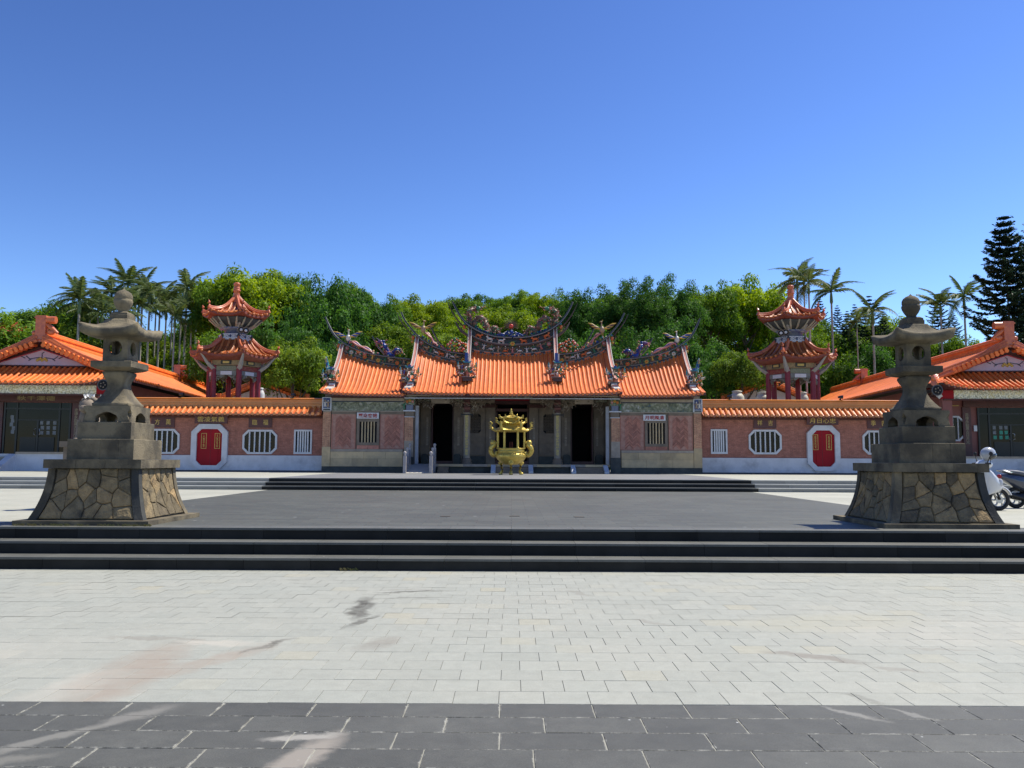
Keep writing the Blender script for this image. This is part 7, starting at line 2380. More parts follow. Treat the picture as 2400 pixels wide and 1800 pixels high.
# ================================================================== SMALL ROOFS AND TANKS BEHIND THE WALLS
def back_gable(pxa, pya, pxl, pxr, pyb, Y, label):
    xa, za = S(pxa, pya, Y); xl, zb = S(pxl, pyb, Y); xr, _ = S(pxr, pyb, Y)
    root = thing("rear_building", (xa, Y, Z_TER), label, "building")
    wall = MB().add([(xl + .5, Y + .6, Z_TER), (xr - .5, Y + .6, Z_TER), (xr - .5, Y + .6, zb + .1), (xa, Y + .6, za - .35), (xl + .5, Y + .6, zb + .1)] + [(xl + .5, Y + 8, Z_TER), (xr - .5, Y + 8, Z_TER), (xr - .5, Y + 8, zb + .1), (xa, Y + 8, za - .35), (xl + .5, Y + 8, zb + .1)],
                     [(0, 1, 2, 3, 4), (5, 6, 7, 8, 9), (0, 1, 6, 5), (1, 2, 7, 6), (2, 3, 8, 7), (3, 4, 9, 8), (4, 0, 5, 9)]).build("wall", M_WHITEFR, parent=root)
    for (xe_, s) in ((xl, -1), (xr, 1)):
        mb = MB().add([(xa, Y, za), (xe_, Y, zb), (xe_, Y + 8, zb), (xa, Y + 8, za), (xa, Y, za - .12), (xe_, Y, zb - .12), (xe_, Y + 8, zb - .12), (xa, Y + 8, za - .12)], [(0, 1, 2, 3), (4, 5, 6, 7), (0, 1, 5, 4), (1, 2, 6, 5)])
        roof = mb.build("roof", M_ORPAN, parent=root)
        n = 14
        for k in range(n):
            t_ = (k + .5) / n
            x, z = xa + (xe_ - xa) * t_, za + (zb - za) * t_
            MB().tube([(x, Y - .12, z - .10), (x, Y + .4, z - .04)], .10, 10).build("verge_tile", M_ORTILE, parent=roof, fix=False)
        MB().tube([(xa, Y + .25, za + .12), (xe_, Y + .25, zb + .12)], .11, 8, smooth=False).tube([(xa, Y + .25, za + .26), (xe_, Y + .25, zb + .26)], .06, 8, smooth=False).build("verge_ridge", M_AMBER, parent=root)
        MB().box(xe_ - .12, xe_ + .12, Y + .1, Y + .4, zb, zb + .42).build("ridge_block", M_TERRA, parent=root)
    MB().box(xa - .16, xa + .16, Y, Y + .4, za, za + .72).ell((xa, Y + .2, za + .75), (.2, .2, .16), 0, 8, 6).build("ridge_block", M_TERRA, parent=root)
back_gable(608, 893, 510, 719, 936, 56, "small gabled building with orange verge tiles behind the left courtyard wall")
back_gable(1807, 893, 1696, 1902, 936, 56, "small gabled building with orange verge tiles behind the right courtyard wall")
def tank(px, py, w, Y, label, m=None):
    x, z = S(px, py, Y)
    r = w / 2 / F_PX * Y
    root = thing("water_tank", (x, Y, Z_TER + 2.2), label, "water tank", "pale water tanks behind the walls")
    m = m or mat("cream_plastic", (.62, .58, .45), (.55, .52, .42), ns=2, rough=.5)
    MB().lathe([(r, 3.0), (r, z - .42), (r * .96, z - .36), (r * .8, z - .24), (r * .62, z - .16), (r * .62, z - .08)], (x, Y), 22).build("tank_body", m, parent=root)
    MB().lathe([(r * .70, z - .08), (r * .70, z - .02), (r * .5, z)], (x, Y), 22).build("tank_lid", m, parent=root)
    MB().lathe([(r * .9, 2.0), (r * .9, 2.99)], (x, Y), 8).build("tank_stand", M_DKMETAL, parent=root)
tank(1727, 916, 33, 52, "cream water tank behind the right wall, left of the small roof")
tank(1789, 919, 38, 52, "cream water tank behind the right wall, left foot of the pavilion")
tank(1882, 919, 24, 52, "cream water tank behind the right wall, seen between the pavilion's right columns")
tank(611, 909, 19, 52, "white water tank with a dark neck behind the left wall, right of the pavilion", mat("white_tank", (.62, .62, .60), rough=.4))

# ================================================================== SCOOTERS
def scooter(x0, y0, z0, label, shell, shade, helmet=False, seatm=None):
    """x0 front axle; the scooter heads to +x"""
    root = thing("motor_scooter", (x0 - .6, y0, z0), label, "scooter", "scooters parked right of the lantern")
    black = mat("black_rubber", (.015, .015, .016), rough=.7)
    for k, x in enumerate((x0, x0 - 1.22)):
        ty = MB(); n = 28
        ty.tube([(x + .205 * math.cos(2 * PI * i / n), y0, z0 + .245 + .205 * math.sin(2 * PI * i / n)) for i in range(n + 1)], .048, 8, cap=False)
        w = ty.build("wheel", black, parent=root)
        rm = MB().tube([(x, y0 - .035, z0 + .245), (x, y0 + .035, z0 + .245)], .045, 12)
        for j in range(6):
            a = PI / 3 * j
            rm.tube([(x + .04 * math.cos(a), y0, z0 + .245 + .04 * math.sin(a)), (x + .11 * math.cos(a + .15), y0 - .01, z0 + .245 + .11 * math.sin(a + .15)), (x + .16 * math.cos(a), y0, z0 + .245 + .16 * math.sin(a))], [.024, .018, .022], 5)
        rm.tube([(x + .158 * math.cos(2 * PI * i / n), y0, z0 + .245 + .158 * math.sin(2 * PI * i / n)) for i in range(n + 1)], .014, 6, cap=False)
        rm.build("rim", M_STEEL, parent=w)
        MB().tube([(x, y0 - .045, z0 + .245), (x, y0 - .05, z0 + .245)], .085, 14).build("brake_disc", M_STEEL, parent=w)
    def hull(name, secs, m):
        """secs: (x, z centre, half height, half width)"""
        rings = []
        for x, z, h, w in secs:
            rings.append([(x0 + x, y0 + w * math.copysign(abs(math.cos(2 * PI * k / 14)) ** .7, math.cos(2 * PI * k / 14)), z0 + z + h * math.copysign(abs(math.sin(2 * PI * k / 14)) ** .8, math.sin(2 * PI * k / 14))) for k in range(14)])
        return MB().loft(rings, 0, True).build(name, m, parent=root)
    # front mudguard
    fm = MB(); rings = []
    for i in range(9):
        a = R(20 + 140 * i / 8)
        rings.append([(x0 + .28 * math.cos(a), y0 - .06, z0 + .245 + .28 * math.sin(a)), (x0 + .31 * math.cos(a), y0 - .04, z0 + .245 + .31 * math.sin(a)), (x0 + .31 * math.cos(a), y0 + .04, z0 + .245 + .31 * math.sin(a)), (x0 + .28 * math.cos(a), y0 + .06, z0 + .245 + .28 * math.sin(a))])
    fm.loft(rings, 0, True).build("front_mudguard", shell, parent=root)
    MB().tube([(x0, y0 - .07, z0 + .245), (x0 - .14, y0 - .07, z0 + .58)], .025, 8).tube([(x0, y0 + .07, z0 + .245), (x0 - .14, y0 + .07, z0 + .58)], .025, 8).build("front_fork", M_DKMETAL, parent=root)
    # apron (leg shield), sloping up and back
    ap = []
    for z, xf, xb, w in ((.34, -.26, -.40, .12), (.42, .04, -.36, .16), (.50, .10, -.34, .18), (.60, .06, -.34, .20), (.72, -.02, -.34, .21), (.84, -.12, -.34, .19), (.94, -.22, -.36, .14), (.98, -.27, -.36, .10)):
        n = 12; ring = []
        for k in range(n):
            a = 2 * PI * k / n
            cxx, rx = (xf + xb) / 2, (xf - xb) / 2
            ring.append((x0 + cxx + rx * math.cos(a), y0 + w * math.sin(a), z0 + z))
        ap.append(ring)
    MB().loft(ap, 0, True).build("front_apron", shell, parent=root)
    MB().ell((x0 - .02, y0 - .15, z0 + .62), (.06, .03, .09), 0, 10, 6).ell((x0 - .02, y0 + .15, z0 + .62), (.06, .03, .09), 0, 10, 6).build("turn_signal", mat("clear_lens", (.55, .55, .58), rough=.1), parent=root)
    # handlebar cowl, headlight, grips, mirrors
    hull("handlebar_cowl", [(-.46, 1.02, .03, .05), (-.38, 1.03, .08, .14), (-.28, 1.03, .10, .17), (-.18, 1.02, .08, .13), (-.12, 1.01, .03, .05)], shell)
    MB().ell((x0 - .16, y0, z0 + 1.02), (.05, .10, .06), 0, 10, 7).build("headlight", mat("clear_lens", (.55, .55, .58)), parent=root)
    MB().tube([(x0 - .34, y0 - .36, z0 + 1.04), (x0 - .32, y0 - .12, z0 + 1.05), (x0 - .32, y0 + .12, z0 + 1.05), (x0 - .34, y0 + .36, z0 + 1.04)], .020, 8).build("handlebar", black, parent=root)
    for s in (-1, 1):
        m_ = MB().tube([(x0 - .32, y0 + s * .20, z0 + 1.06), (x0 - .30, y0 + s * .30, z0 + 1.22)], .010, 6).ell((x0 - .30, y0 + s * .32, z0 + 1.26), (.02, .075, .05), 0, 10, 6)
        m_.build("mirror", black, parent=root)
    hull("floorboard", [(-.36, .33, .03, .14), (-.50, .30, .04, .16), (-.70, .30, .05, .16), (-.82, .33, .06, .14)], shade)
    hull("rear_body", [(-.74, .46, .10, .10), (-.82, .52, .20, .15), (-1.00, .56, .20, .19), (-1.20, .62, .17, .20), (-1.40, .68, .12, .17), (-1.56, .74, .06, .10), (-1.60, .75, .02, .04)], shell)
    hull("seat", [(-.72, .76, .03, .07), (-.80, .78, .06, .14), (-1.0, .79, .06, .16), (-1.18, .83, .06, .16), (-1.36, .85, .05, .14), (-1.48, .85, .02, .06)], seatm or black)
    MB().tube([(x0 - 1.36, y0 + .13, z0 + .82), (x0 - 1.56, y0 + .12, z0 + .88), (x0 - 1.62, y0, z0 + .89), (x0 - 1.56, y0 - .12, z0 + .88), (x0 - 1.36, y0 - .13, z0 + .82)], .018, 6).build("grab_rail", M_STEEL, parent=root)
    MB().ell((x0 - 1.58, y0, z0 + .74), (.04, .09, .05), 0, 8, 6).build("tail_light", mat("red_lens", (.35, .01, .01), rough=.15), parent=root)
    MB().tube([(x0 - 1.60, y0, z0 + .66), (x0 - 1.70, y0, z0 + .45), (x0 - 1.72, y0, z0 + .38)], .03, 5, flat=3).build("rear_mudguard", black, parent=root)
    hull("engine", [(-.84, .28, .06, .06), (-.95, .28, .11, .10), (-1.15, .27, .10, .11), (-1.34, .28, .06, .09)], M_DKMETAL)
    MB().tube([(x0 - .9, y0 - .14, z0 + .22), (x0 - 1.15, y0 - .16, z0 + .24), (x0 - 1.5, y0 - .17, z0 + .34)], [.03, .05, .055], 10).build("exhaust", M_DKMETAL, parent=root)
    MB().tube([(x0 - .86, y0 - .12, z0 + .2), (x0 - .94, y0 - .16, z0)], .012, 6).tube([(x0 - .86, y0 + .12, z0 + .2), (x0 - .94, y0 + .16, z0)], .012, 6).build("stand", M_DKMETAL, parent=root)
    if helmet:
        hx, hy, hz = x0 - .24, y0 - .10, z0 + 1.26
        hr_ = thing("helmet", (hx, hy, hz), "silver grey open-face helmet with a dark visor, resting on the white scooter's handlebar", "helmet")
        M_ = Matrix.Rotation(R(-14), 4, 'Y')
        MB().ell((hx, hy, hz), (.165, .135, .150), 0, 20, 14, M_).build("shell", mat("silver_helmet_shell", (.42, .43, .45), rough=.25, coat=.5), parent=hr_)
        MB().ell((hx + .035, hy, hz - .045), (.150, .139, .09), 0, 18, 10, M_).build("visor", mat("smoked_visor", (.03, .032, .035), rough=.08, coat=.5), parent=hr_)
        MB().tube([(hx - .02, hy - .12, hz - .10), (hx, hy - .08, hz - .20), (hx, hy + .08, hz - .20), (hx - .02, hy + .12, hz - .10)], .008, 5).build("chin_strap", black, parent=hr_)
M_SCW = mat("white_scooter_paint", (.70, .69, .67), (.66, .65, .63), rough=.18, coat=.8)
M_SCB = mat("slate_blue_scooter_paint", (.035, .045, .075), (.045, .055, .085), rough=.2, coat=.8)
sx_, _ = S(2340, 1176, 18.6)
scooter(sx_, 18.6, Z_UP - .001, "white motor scooter half hidden behind the right stone lantern, helmet on its handlebar", M_SCW, mat("grey_plastic", (.08, .08, .085), rough=.5), helmet=True)
sx_, _ = S(2376, 1176, 19.6)
scooter(sx_ + 1.22 + .05, 19.6, Z_UP - .001, "dark slate blue motor scooter cut off by the right edge of the picture", M_SCB, mat("grey_plastic", (.08, .08, .085)), seatm=mat("grey_blue_seat", (.09, .10, .13), rough=.6))
# ================================================================== HILL AND TREES
def hill_height(x, y):
    r = max(0.0, min(1.0, (y - 58) / 70.0))
    h = 16.0 * r * r * (3 - 2 * r)
    d = 1.0 + 0.25 * math.sin(x * 0.045 + 1.0) + 0.12 * math.sin(x * 0.11)
    return 0.2 + h * d
def build_hill():
    nx, ny = 90, 50
    xs = np.linspace(-170, 170, nx); ys = np.linspace(56, 300, ny)
    vs = [(float(x), float(y), hill_height(x, y) - (0.9 if y < 60 else 0.2)) for y in ys for x in xs]
    fs = [(j * nx + i, j * nx + i + 1, (j + 1) * nx + i + 1, (j + 1) * nx + i) for j in range(ny - 1) for i in range(nx - 1)]
    m = MB(); m.add(vs, fs, 0, True)
    tag(m.build("hill", M_GRASS, fix=False), kind='structure')
build_hill()

def quads_mesh(name, C, N, size, tint, mats, aspect=0.7, midx=None, U=None):
    """leaf faces: centres C, normals N, half lengths size"""
    n = len(C)
    rs = np.random.RandomState(5)
    ref = rs.normal(size=(n, 3)) if U is None else U
    N = N / (np.linalg.norm(N, axis=1, keepdims=True) + 1e-9)
    A = np.cross(N, ref); A /= (np.linalg.norm(A, axis=1, keepdims=True) + 1e-9)
    B = np.cross(N, A)
    s = size[:, None]
    V = np.empty((n, 4, 3))
    V[:, 0] = C - A * s; V[:, 1] = C - B * s * aspect * .6 + N * s * .15
    V[:, 2] = C + A * s; V[:, 3] = C + B * s * aspect * .6 + N * s * .15
    me = bpy.data.meshes.new(name)
    me.vertices.add(n * 4); me.loops.add(n * 4); me.polygons.add(n)
    me.vertices.foreach_set('co', V.reshape(-1))
    me.loops.foreach_set('vertex_index', np.arange(n * 4, dtype=np.int32))
    me.polygons.foreach_set('loop_start', np.arange(0, n * 4, 4, dtype=np.int32))
    if midx is not None: me.polygons.foreach_set('material_index', midx.astype(np.int32))
    a = me.attributes.new('tint', 'FLOAT', 'FACE')
    a.data.foreach_set('value', tint.astype(np.float32))
    me.update(calc_edges=True)
    for m in mats: me.materials.append(m)
    return me

def crown_mesh(name, seed, nclump=60, per=380, flat=0.8, leaf=0.034, cr=(0.17, 0.33), inner=0.55, flowers=0.0, lump=1.0):
    rs = np.random.RandomState(seed)
    Cs, Ns, T, MI = [], [], [], []
    ctr = []
    for k in range(nclump):
        d = rs.normal(size=3); d /= np.linalg.norm(d)
        if d[2] < -0.35: d[2] = -d[2] * .5
        rad = rs.uniform(inner, 0.9)
        c = d * rad * np.array([1, 1, flat]) * rs.uniform(0.88, 1.12)
        r = rs.uniform(*cr)
        ctr.append((c, r))
        n = int(per * (r / .25) ** 2 * rs.uniform(.8, 1.2))
        dd = rs.normal(size=(n, 3)); dd /= np.linalg.norm(dd, axis=1, keepdims=True)
        dd[:, 2] = np.where(dd[:, 2] < -0.5, -dd[:, 2], dd[:, 2])
        rr_ = r * rs.uniform(0.55, 1.08, size=(n, 1)) * np.array([1, 1, .85])
        wob = 1 + 0.22 * np.sin(dd[:, :1] * 9 + k) * np.cos(dd[:, 1:2] * 8 - k)
        Cs.append(c + dd * rr_ * wob)
        nn = dd + rs.normal(size=(n, 3)) * .55 + np.array([0, 0, .35])
        Ns.append(nn)
        base = rs.uniform(0.1, 0.9)
        T.append(np.clip(base + rs.normal(size=n) * .22, 0, 1))
        MI.append((rs.uniform(size=n) < (flowers * 2.2 if rs.uniform() < .4 else 0)) & (dd[:, 2] > .3))
    C = np.concatenate(Cs); N = np.concatenate(Ns); T = np.concatenate(T); MI = np.concatenate(MI)
    size = leaf * rs.uniform(.6, 1.35, size=len(C))
    return quads_mesh(name, C, N, size, T, [M_LEAF[1], M_FLOWER], midx=MI)

CROWNS = [crown_mesh("crown", 1), crown_mesh("crown", 2, 75, 330, .9, .030, (.14, .28)), crown_mesh("crown", 3, 48, 420, .7, .036, (.2, .36)),
          None, crown_mesh("crown", 5, 64, 380, .82, .032, (.16, .30))]
CROWNS[3] = crown_mesh("crown", 4, 130, 300, 1.0, .030, (.13, .26), inner=.3)
CROWN_F = crown_mesh("crown", 6, 60, 380, .55, .030, (.15, .26), flowers=.22)
CROWN_T = crown_mesh("crown", 8, 140, 300, 1.35, .028, (.12, .24), inner=.25)
CROWN_A = crown_mesh("crown", 9, 38, 150, .9, .034, (.14, .24))    # airy

def trunk_mesh(seed):
    rr = random.Random(seed)
    mb = MB()
    p = Vector((0, 0, 0)); path = [p.copy()]
    for k in range(5):
        p = p + Vector((rr.uniform(-.03, .03), rr.uniform(-.03, .03), .2)); path.append(p.copy())
    mb.tube(path, [.055, .045, .04, .036, .03, .022], 7)
    for k in range(7):
        a = k * 2.4 + rr.uniform(-.3, .3); z = .40 + .06 * k
        q = Vector((0, 0, z)); d = Vector((math.cos(a), math.sin(a), 0))
        e = .98 - z
        mb.tube([q, q + d * .16 + Vector((0, 0, .3 * e)), q + d * .36 + Vector((0, 0, .65 * e)), q + d * .5 + Vector((0, 0, e))], [.022, .016, .010, .004], 5)
    return proto(mb, "trunk", M_BARK)
TRUNKS = [trunk_mesh(k) for k in range(3)]

def tree(px, py_top, rad_px, Y, crown, leaf, label, flat=1.0, group=None, name="broadleaf_tree", zr=1.0, cat="tree", k=[0]):
    """py_top is the sighted top of the crown, rad_px its half width"""
    k[0] += 1
    X, zt = S(px, py_top, Y)
    rad = rad_px / F_PX * Y * 1.18
    zr *= 1.45
    me = crown
    zmax = max(v[2] for v in me_bounds(me))
    hz = rad * zr
    zc = zt - zmax * hz
    gz = hill_height(X, Y) - 0.4
    root = thing(name, (X, Y, gz), label, cat, group)
    c = place(me, "crown", (X, Y, zc), root, (0, 0, (k[0] * 1.7) % 6.28), (rad, rad, hz))
    c.material_slots[0].link = 'OBJECT'
    c.material_slots[0].material = M_LEAF[leaf]
    h = max(1.0, zc - gz)
    t_ = place(TRUNKS[k[0] % 3], "trunk", (X, Y, gz), root, (0, 0, k[0]), (max(rad * 1.0, 2.5), max(rad * 1.0, 2.5), h + hz * .10))
    return root
_B = {}
def me_bounds(me):
    if me.name not in _B:
        a = np.empty(len(me.vertices) * 3); me.vertices.foreach_get('co', a); a = a.reshape(-1, 3)
        _B[me.name] = [tuple(a.min(0)), tuple(a.max(0))]
    return _B[me.name]

TREES = [
 # px, top, half width, distance, crown, leaf, label
 (45, 728, 150, 66, 'F', 1, "spreading flame tree with scarlet blossom behind the left annex roof", .6),
 (205, 700, 120, 72, 2, 1, "green tree with a flat crown between the flame tree and the palm grove", .7),
 (125, 708, 85, 74, 0, 1, "green tree whose top shows between the flame tree and the leftmost palm", .8),
 (535, 640, 65, 80, 4, 1, "mid green tree between the two yellow green crowns left of the pavilion spire", 1.0),
 (640, 628, 60, 84, 2, 1, "mid green tree just right of the left pavilion spire", 1.1),
 (470, 715, 60, 74, 3, 1, "mid green tree behind the right foot of the palm grove", 1.0),
 (720, 650, 55, 86, 4, 1, "mid green pointed tree left of the tall deep green one", 1.2),
 (815, 655, 50, 84, 0, 1, "mid green crown on the right shoulder of the tall deep green tree", 1.2),
 (160, 755, 90, 62, 4, 3, "bushy tree just behind the ridge of the left annex", .8),
 (300, 775, 75, 60, 2, 3, "olive green tree behind the roof of the left stone lantern", .8),
 (395, 775, 85, 61, 0, 3, "low olive green tree between the palm trunks and the left pavilion", .8),
 (455, 790, 85, 57, 2, 3, "olive green tree crown just left of the left pavilion", .85),
 (370, 835, 75, 55, 4, 3, "low bushy tree above the left annex side roof", .8),
 (500, 655, 65, 78, 1, 2, "bright yellow green tree behind the left pavilion spire, left half", .9),
 (585, 622, 110, 82, 0, 2, "tallest bright yellow green tree right behind the left pavilion", .85),
 (680, 640, 85, 84, 3, 0, "dark green tree between the yellow green tree and the tall dark mass", 1.1),
 (560, 720, 95, 70, 4, 1, "mid green tree filling in behind the upper roof of the left pavilion", 1.0),
 (770, 634, 105, 76, 3, 0, "tall dense deep green tree left of the temple ridges", 1.25),
 (640, 740, 80, 66, 1, 0, "deep green tree between the left pavilion and the round tree", 1.1),
 (850, 672, 75, 80, 4, 0, "deep green tree behind the left wing ridge tip", 1.2),
 (740, 780, 85, 62, 0, 0, "dark green tree directly behind the round tree", 1.1),
 (690, 787, 80, 56, 0, 3, "round olive green tree between the left pavilion and the temple", 0.95),
 (905, 690, 55, 84, 1, 1, "mid green tree behind the left flank ridge tip", 1.2),
 (800, 800, 60, 58, 4, 0, "dark low tree behind the left wing of the temple", 1.1),
 (965, 692, 60, 92, 0, 2, "yellow green rounded tree on the hill left of the central ridge", .9),
 (1030, 703, 55, 90, 4, 2, "yellow green rounded tree on the hill behind the dragon of the central ridge", .9),
 (930, 740, 70, 78, 2, 3, "olive tree lower on the hill left of the central ridge", .9),
 (1010, 760, 70, 74, 1, 3, "olive tree behind the left flank ridge", .95),
 (1075, 690, 50, 112, 0, 1, "distant green tree on the skyline left of centre", .8),
 (1125, 685, 50, 115, 4, 0, "distant darker tree on the skyline above the left dragon", .9),
 (1180, 685, 48, 112, 1, 1, "distant green tree on the skyline just left of the flaming pearl", .85),
 (1095, 745, 60, 88, 2, 2, "yellow green tree low behind the left half of the central ridge", .9),
 (1160, 712, 60, 92, 0, 2, "broad domed yellow green tree right above the flaming pearl", .95),
 (1225, 676, 45, 108, 4, 1, "distant green tree on the skyline just right of the flaming pearl", .9),
 (1235, 720, 55, 88, 2, 2, "yellow green tree behind the right dragon of the central ridge", .95),
 (1275, 680, 50, 104, 1, 2, "distant yellow green tree on the skyline above the right dragon", .9),
 (1320, 672, 42, 98, 'A', 1, "thin airy tree with sky showing through right of the central ridge", 1.1),
 (1365, 672, 55, 86, 3, 0, "dark tree left of the tall row on the right side of the hill", 1.2),
 (1310, 760, 70, 76, 3, 0, "dark tree filling in behind the right flank ridge", 1.1),
 (1440, 652, 60, 82, 'T', 0, "tall dark tree with several pointed tops, first of the row right of centre", 1.0),
 (1515, 640, 62, 80, 'T', 0, "tall dark tree in the middle of the row right of centre", 1.0),
 (1590, 642, 62, 84, 'T', 0, "tall dark tree behind the right wing ridge tip", 1.0),
 (1400, 760, 90, 68, 4, 0, "broad very dark tree behind the gap between the flank and wing ridges on the right", 1.1),
 (1500, 760, 95, 66, 3, 0, "broad very dark tree behind the right wing ridge", 1.1),
 (1600, 740, 85, 68, 3, 0, "dark tree just right of the right wing ridge tip", 1.2),
 (1665, 650, 70, 88, 1, 1, "mid green tall tree left of the right pavilion", 1.2),
 (1745, 648, 85, 92, 0, 2, "large bright yellow green tree behind the right pavilion spire", 1.0),
 (1810, 672, 50, 94, 4, 2, "yellow green tree just left of the palms by the right pavilion", 1.1),
 (1690, 800, 70, 62, 4, 0, "dark tree behind the round tree left of the right pavilion", 1.1),
 (1735, 815, 62, 56, 2, 3, "round olive green tree left of the right pavilion", .95),
 (1665, 845, 50, 57, 4, 0, "dark bush behind the right end of the temple roof", .9),
 (1860, 730, 70, 78, 3, 1, "mid green tree behind the lower roof of the right pavilion", 1.0),
 (1925, 745, 75, 72, 4, 1, "mid green tree between the right pavilion and the right annex roof", 1.0),
 (1990, 770, 65, 74, 1, 1, "green tree left of the right stone lantern", 1.0),
 (1945, 830, 75, 64, 0, 1, "low green tree above the ridge of the right annex side roof", .95),
 (2050, 735, 75, 84, 2, 2, "yellow green tree directly behind the right stone lantern", .9),
 (2040, 800, 80, 68, 3, 0, "dark green tree behind the shaft of the right stone lantern", 1.0),
 (2130, 748, 70, 76, 3, 1, "green tree right of the right stone lantern roof", 1.0),
 (2200, 770, 70, 74, 1, 1, "green tree left of the tall pines", 1.0),
 (2270, 790, 70, 72, 2, 2, "yellow green bushy tree at the foot of the tall pines", .9),
 (2345, 780, 75, 72, 4, 1, "green tree behind the ridge of the right annex", .9),
]
for (px, pt, rp, Y, cr, lf, lab, fl) in TREES:
    if px < 520 or px > 1900: Y += 20
    if 210 < px < 480: Y += 16
    me = {'F': CROWN_F, 'T': CROWN_T, 'A': CROWN_A}.get(cr) or CROWNS[cr]
    tree(px, pt, rp, Y, me, lf, lab, zr=fl, group="broadleaf trees on the hill behind the temple")

# ---- palms
def frond_mesh(seed, L=2.5, droop=1.0):
    rs = np.random.RandomState(seed)
    n = 26
    mb = MB()
    pts = []
    for k in range(n + 1):
        t_ = k / n
        pts.append(Vector((L * (t_ - .12 * t_ * t_ * droop), 0.0, L * (0.30 * t_ - 0.62 * droop * t_ ** 2.1))))
    mb.tube(pts[::4] + [pts[-1]], [.035 - .03 * i / 7 for i in range(len(pts[::4]) + 1)], 4)
    nf = len(mb.f)
    for k in range(3, n + 1):
        p = pts[k]; t_ = k / n
        ll = L * .27 * math.sin(PI * min(1, .12 + t_ * .85)) ** .6
        d = (pts[k] - pts[k - 1]).normalized()
        for s in (-1, 1):
            v = (Vector((0, s, 0)) * .82 + d * .55 + Vector((0, 0, -.30 - rs.uniform(0, .5)))).normalized() * ll * rs.uniform(.8, 1.1)
            w = d * .045
            mb.add([p - w, p + w, p + v * .6 + w * .8 + Vector((0, 0, .04)), p + v, p + v * .55 - w * .8], [(0, 1, 2, 3, 4)])
    tint = [0.5] * nf + [float(x) for x in rs.uniform(0, 1, size=len(mb.f) - nf)]
    return proto(mb, "frond", M_LEAF[5], fix=False, tint=tint)
FRONDS = [frond_mesh(1), frond_mesh(2, droop=1.5), frond_mesh(3, 2.3, .55)]
PALM_TR = proto(MB().tube([(0, 0, 0), (0, 0, .03), (0, 0, .5), (0, 0, 1)], [.16, .12, .095, .08], 8), "trunk", M_PALMTR)
PALM_CS = proto(MB().tube([(0, 0, 0), (0, 0, .15), (0, 0, .7), (0, 0, 1.1)], [.10, .14, .11, .05], 8), "crownshaft", M_CROWNSH)

def palm(px, py_hub, Y, label, sc=1.0, wind=1, seed=0, n=11, group="royal palms behind the left annex"):
    rr = random.Random(seed)
    X, zh = S(px, py_hub, Y)
    gz = hill_height(X, Y) - .3
    root = thing("palm_tree", (X, Y, gz), label, "palm tree", group)
    place(PALM_TR, "trunk", (X, Y, gz), root, (0, 0, 0), (sc, sc, zh - gz - .9 * sc))
    place(PALM_CS, "crownshaft", (X, Y, zh - .95 * sc), root, (0, 0, 0), (sc, sc, sc))
    for k in range(n):
        a = 2 * PI * k / n + rr.uniform(-.3, .3)
        # wind combs the fronds to one side
        toward = math.cos(a) * wind
        el = rr.uniform(-.45, .7) + (0.35 if toward < -.3 else 0)
        if k % 4 == 0: el = rr.uniform(.85, 1.2)
        a2 = a + wind * -.35 * math.sin(a)
        M_ = (Matrix.Translation(Vector((X, Y, zh)) - parent_origin(root)) @ Matrix.Rotation(a2, 4, 'Z') @ Matrix.Rotation(-el, 4, 'Y') @ Matrix.Diagonal((sc, sc, sc, 1)))
        f = place(FRONDS[rr.randrange(3)], "frond", (0, 0, 0), root)
        f.matrix_local = M_
    return root

PALMS = [(187, 690, 64, 1.25, "leftmost royal palm, standing clear of the grove with tattered fronds"),
 (232, 690, 70, 1.1, "royal palm second from the left, its crown against the sky"), (262, 672, 72, 1.1, "royal palm just left of the lantern finial"),
 (240, 720, 66, 1.0, "lower royal palm left of the stone lantern finial"),
 (300, 652, 70, 1.3, "tallest royal palm, directly above the left stone lantern"), (335, 660, 72, 1.2, "royal palm just right of the tallest one"),
 (352, 668, 66, 1.1, "royal palm with a pale trunk right of the lantern roof"), (325, 700, 64, 1.0, "royal palm in the middle of the grove with a drooping crown"),
 (376, 682, 70, 1.1, "royal palm leaning fronds over the grove's right half"), (405, 692, 74, 1.0, "royal palm behind the one with an upright spear leaf"),
 (438, 662, 66, 1.15, "royal palm with an upright bright green spear leaf"), (462, 692, 70, 1.05, "royal palm second from the right edge of the grove"),
 (486, 682, 74, 1.0, "rightmost royal palm of the grove, next to the yellow green tree"), (410, 728, 62, .95, "low royal palm at the grove's right foot"),
 (280, 712, 60, 1.0, "low royal palm hidden behind the lantern finial"), (212, 705, 68, 1.0, "royal palm between the leftmost one and the grove"),
 (318, 684, 76, 1.05, "dark royal palm crown between the tallest palm and its right neighbour"), (390, 712, 68, 1.0, "royal palm with hanging dead fronds in the grove's right half"),
 (425, 702, 72, 1.0, "royal palm behind the bright spear leaf palm"), (450, 716, 64, .95, "low royal palm below the bright spear leaf palm"), (366, 700, 75, 1.0, "royal palm deep in the grove over the lantern roof's right tip")]
for i, (px, ph, Y, sc, lab) in enumerate(PALMS):
    palm(px, ph + 16, Y + 17, lab, sc * .86 * (Y + 17) / Y, wind=1 if i % 3 else -1, seed=i, n=12)
RP = [(1868, 642, 72, 1.2, "tallest palm behind the right pavilion, leftmost of the clump of three"), (1884, 652, 74, 1.05, "middle palm of the clump of three behind the right pavilion"),
      (1895, 655, 70, 1.1, "rightmost palm of the clump of three behind the right pavilion"), (1948, 675, 68, 1.15, "solitary slim palm right of the right pavilion"),
      (2045, 722, 62, 1.15, "wind bent palm left of the right stone lantern"), (2204, 705, 66, 1.05, "palm with ragged fronds right of the right stone lantern"),
      (2259, 688, 66, 1.1, "slim palm just left of the tall pines"), (2008, 745, 80, .8, "small distant palm among the dark conifers")]
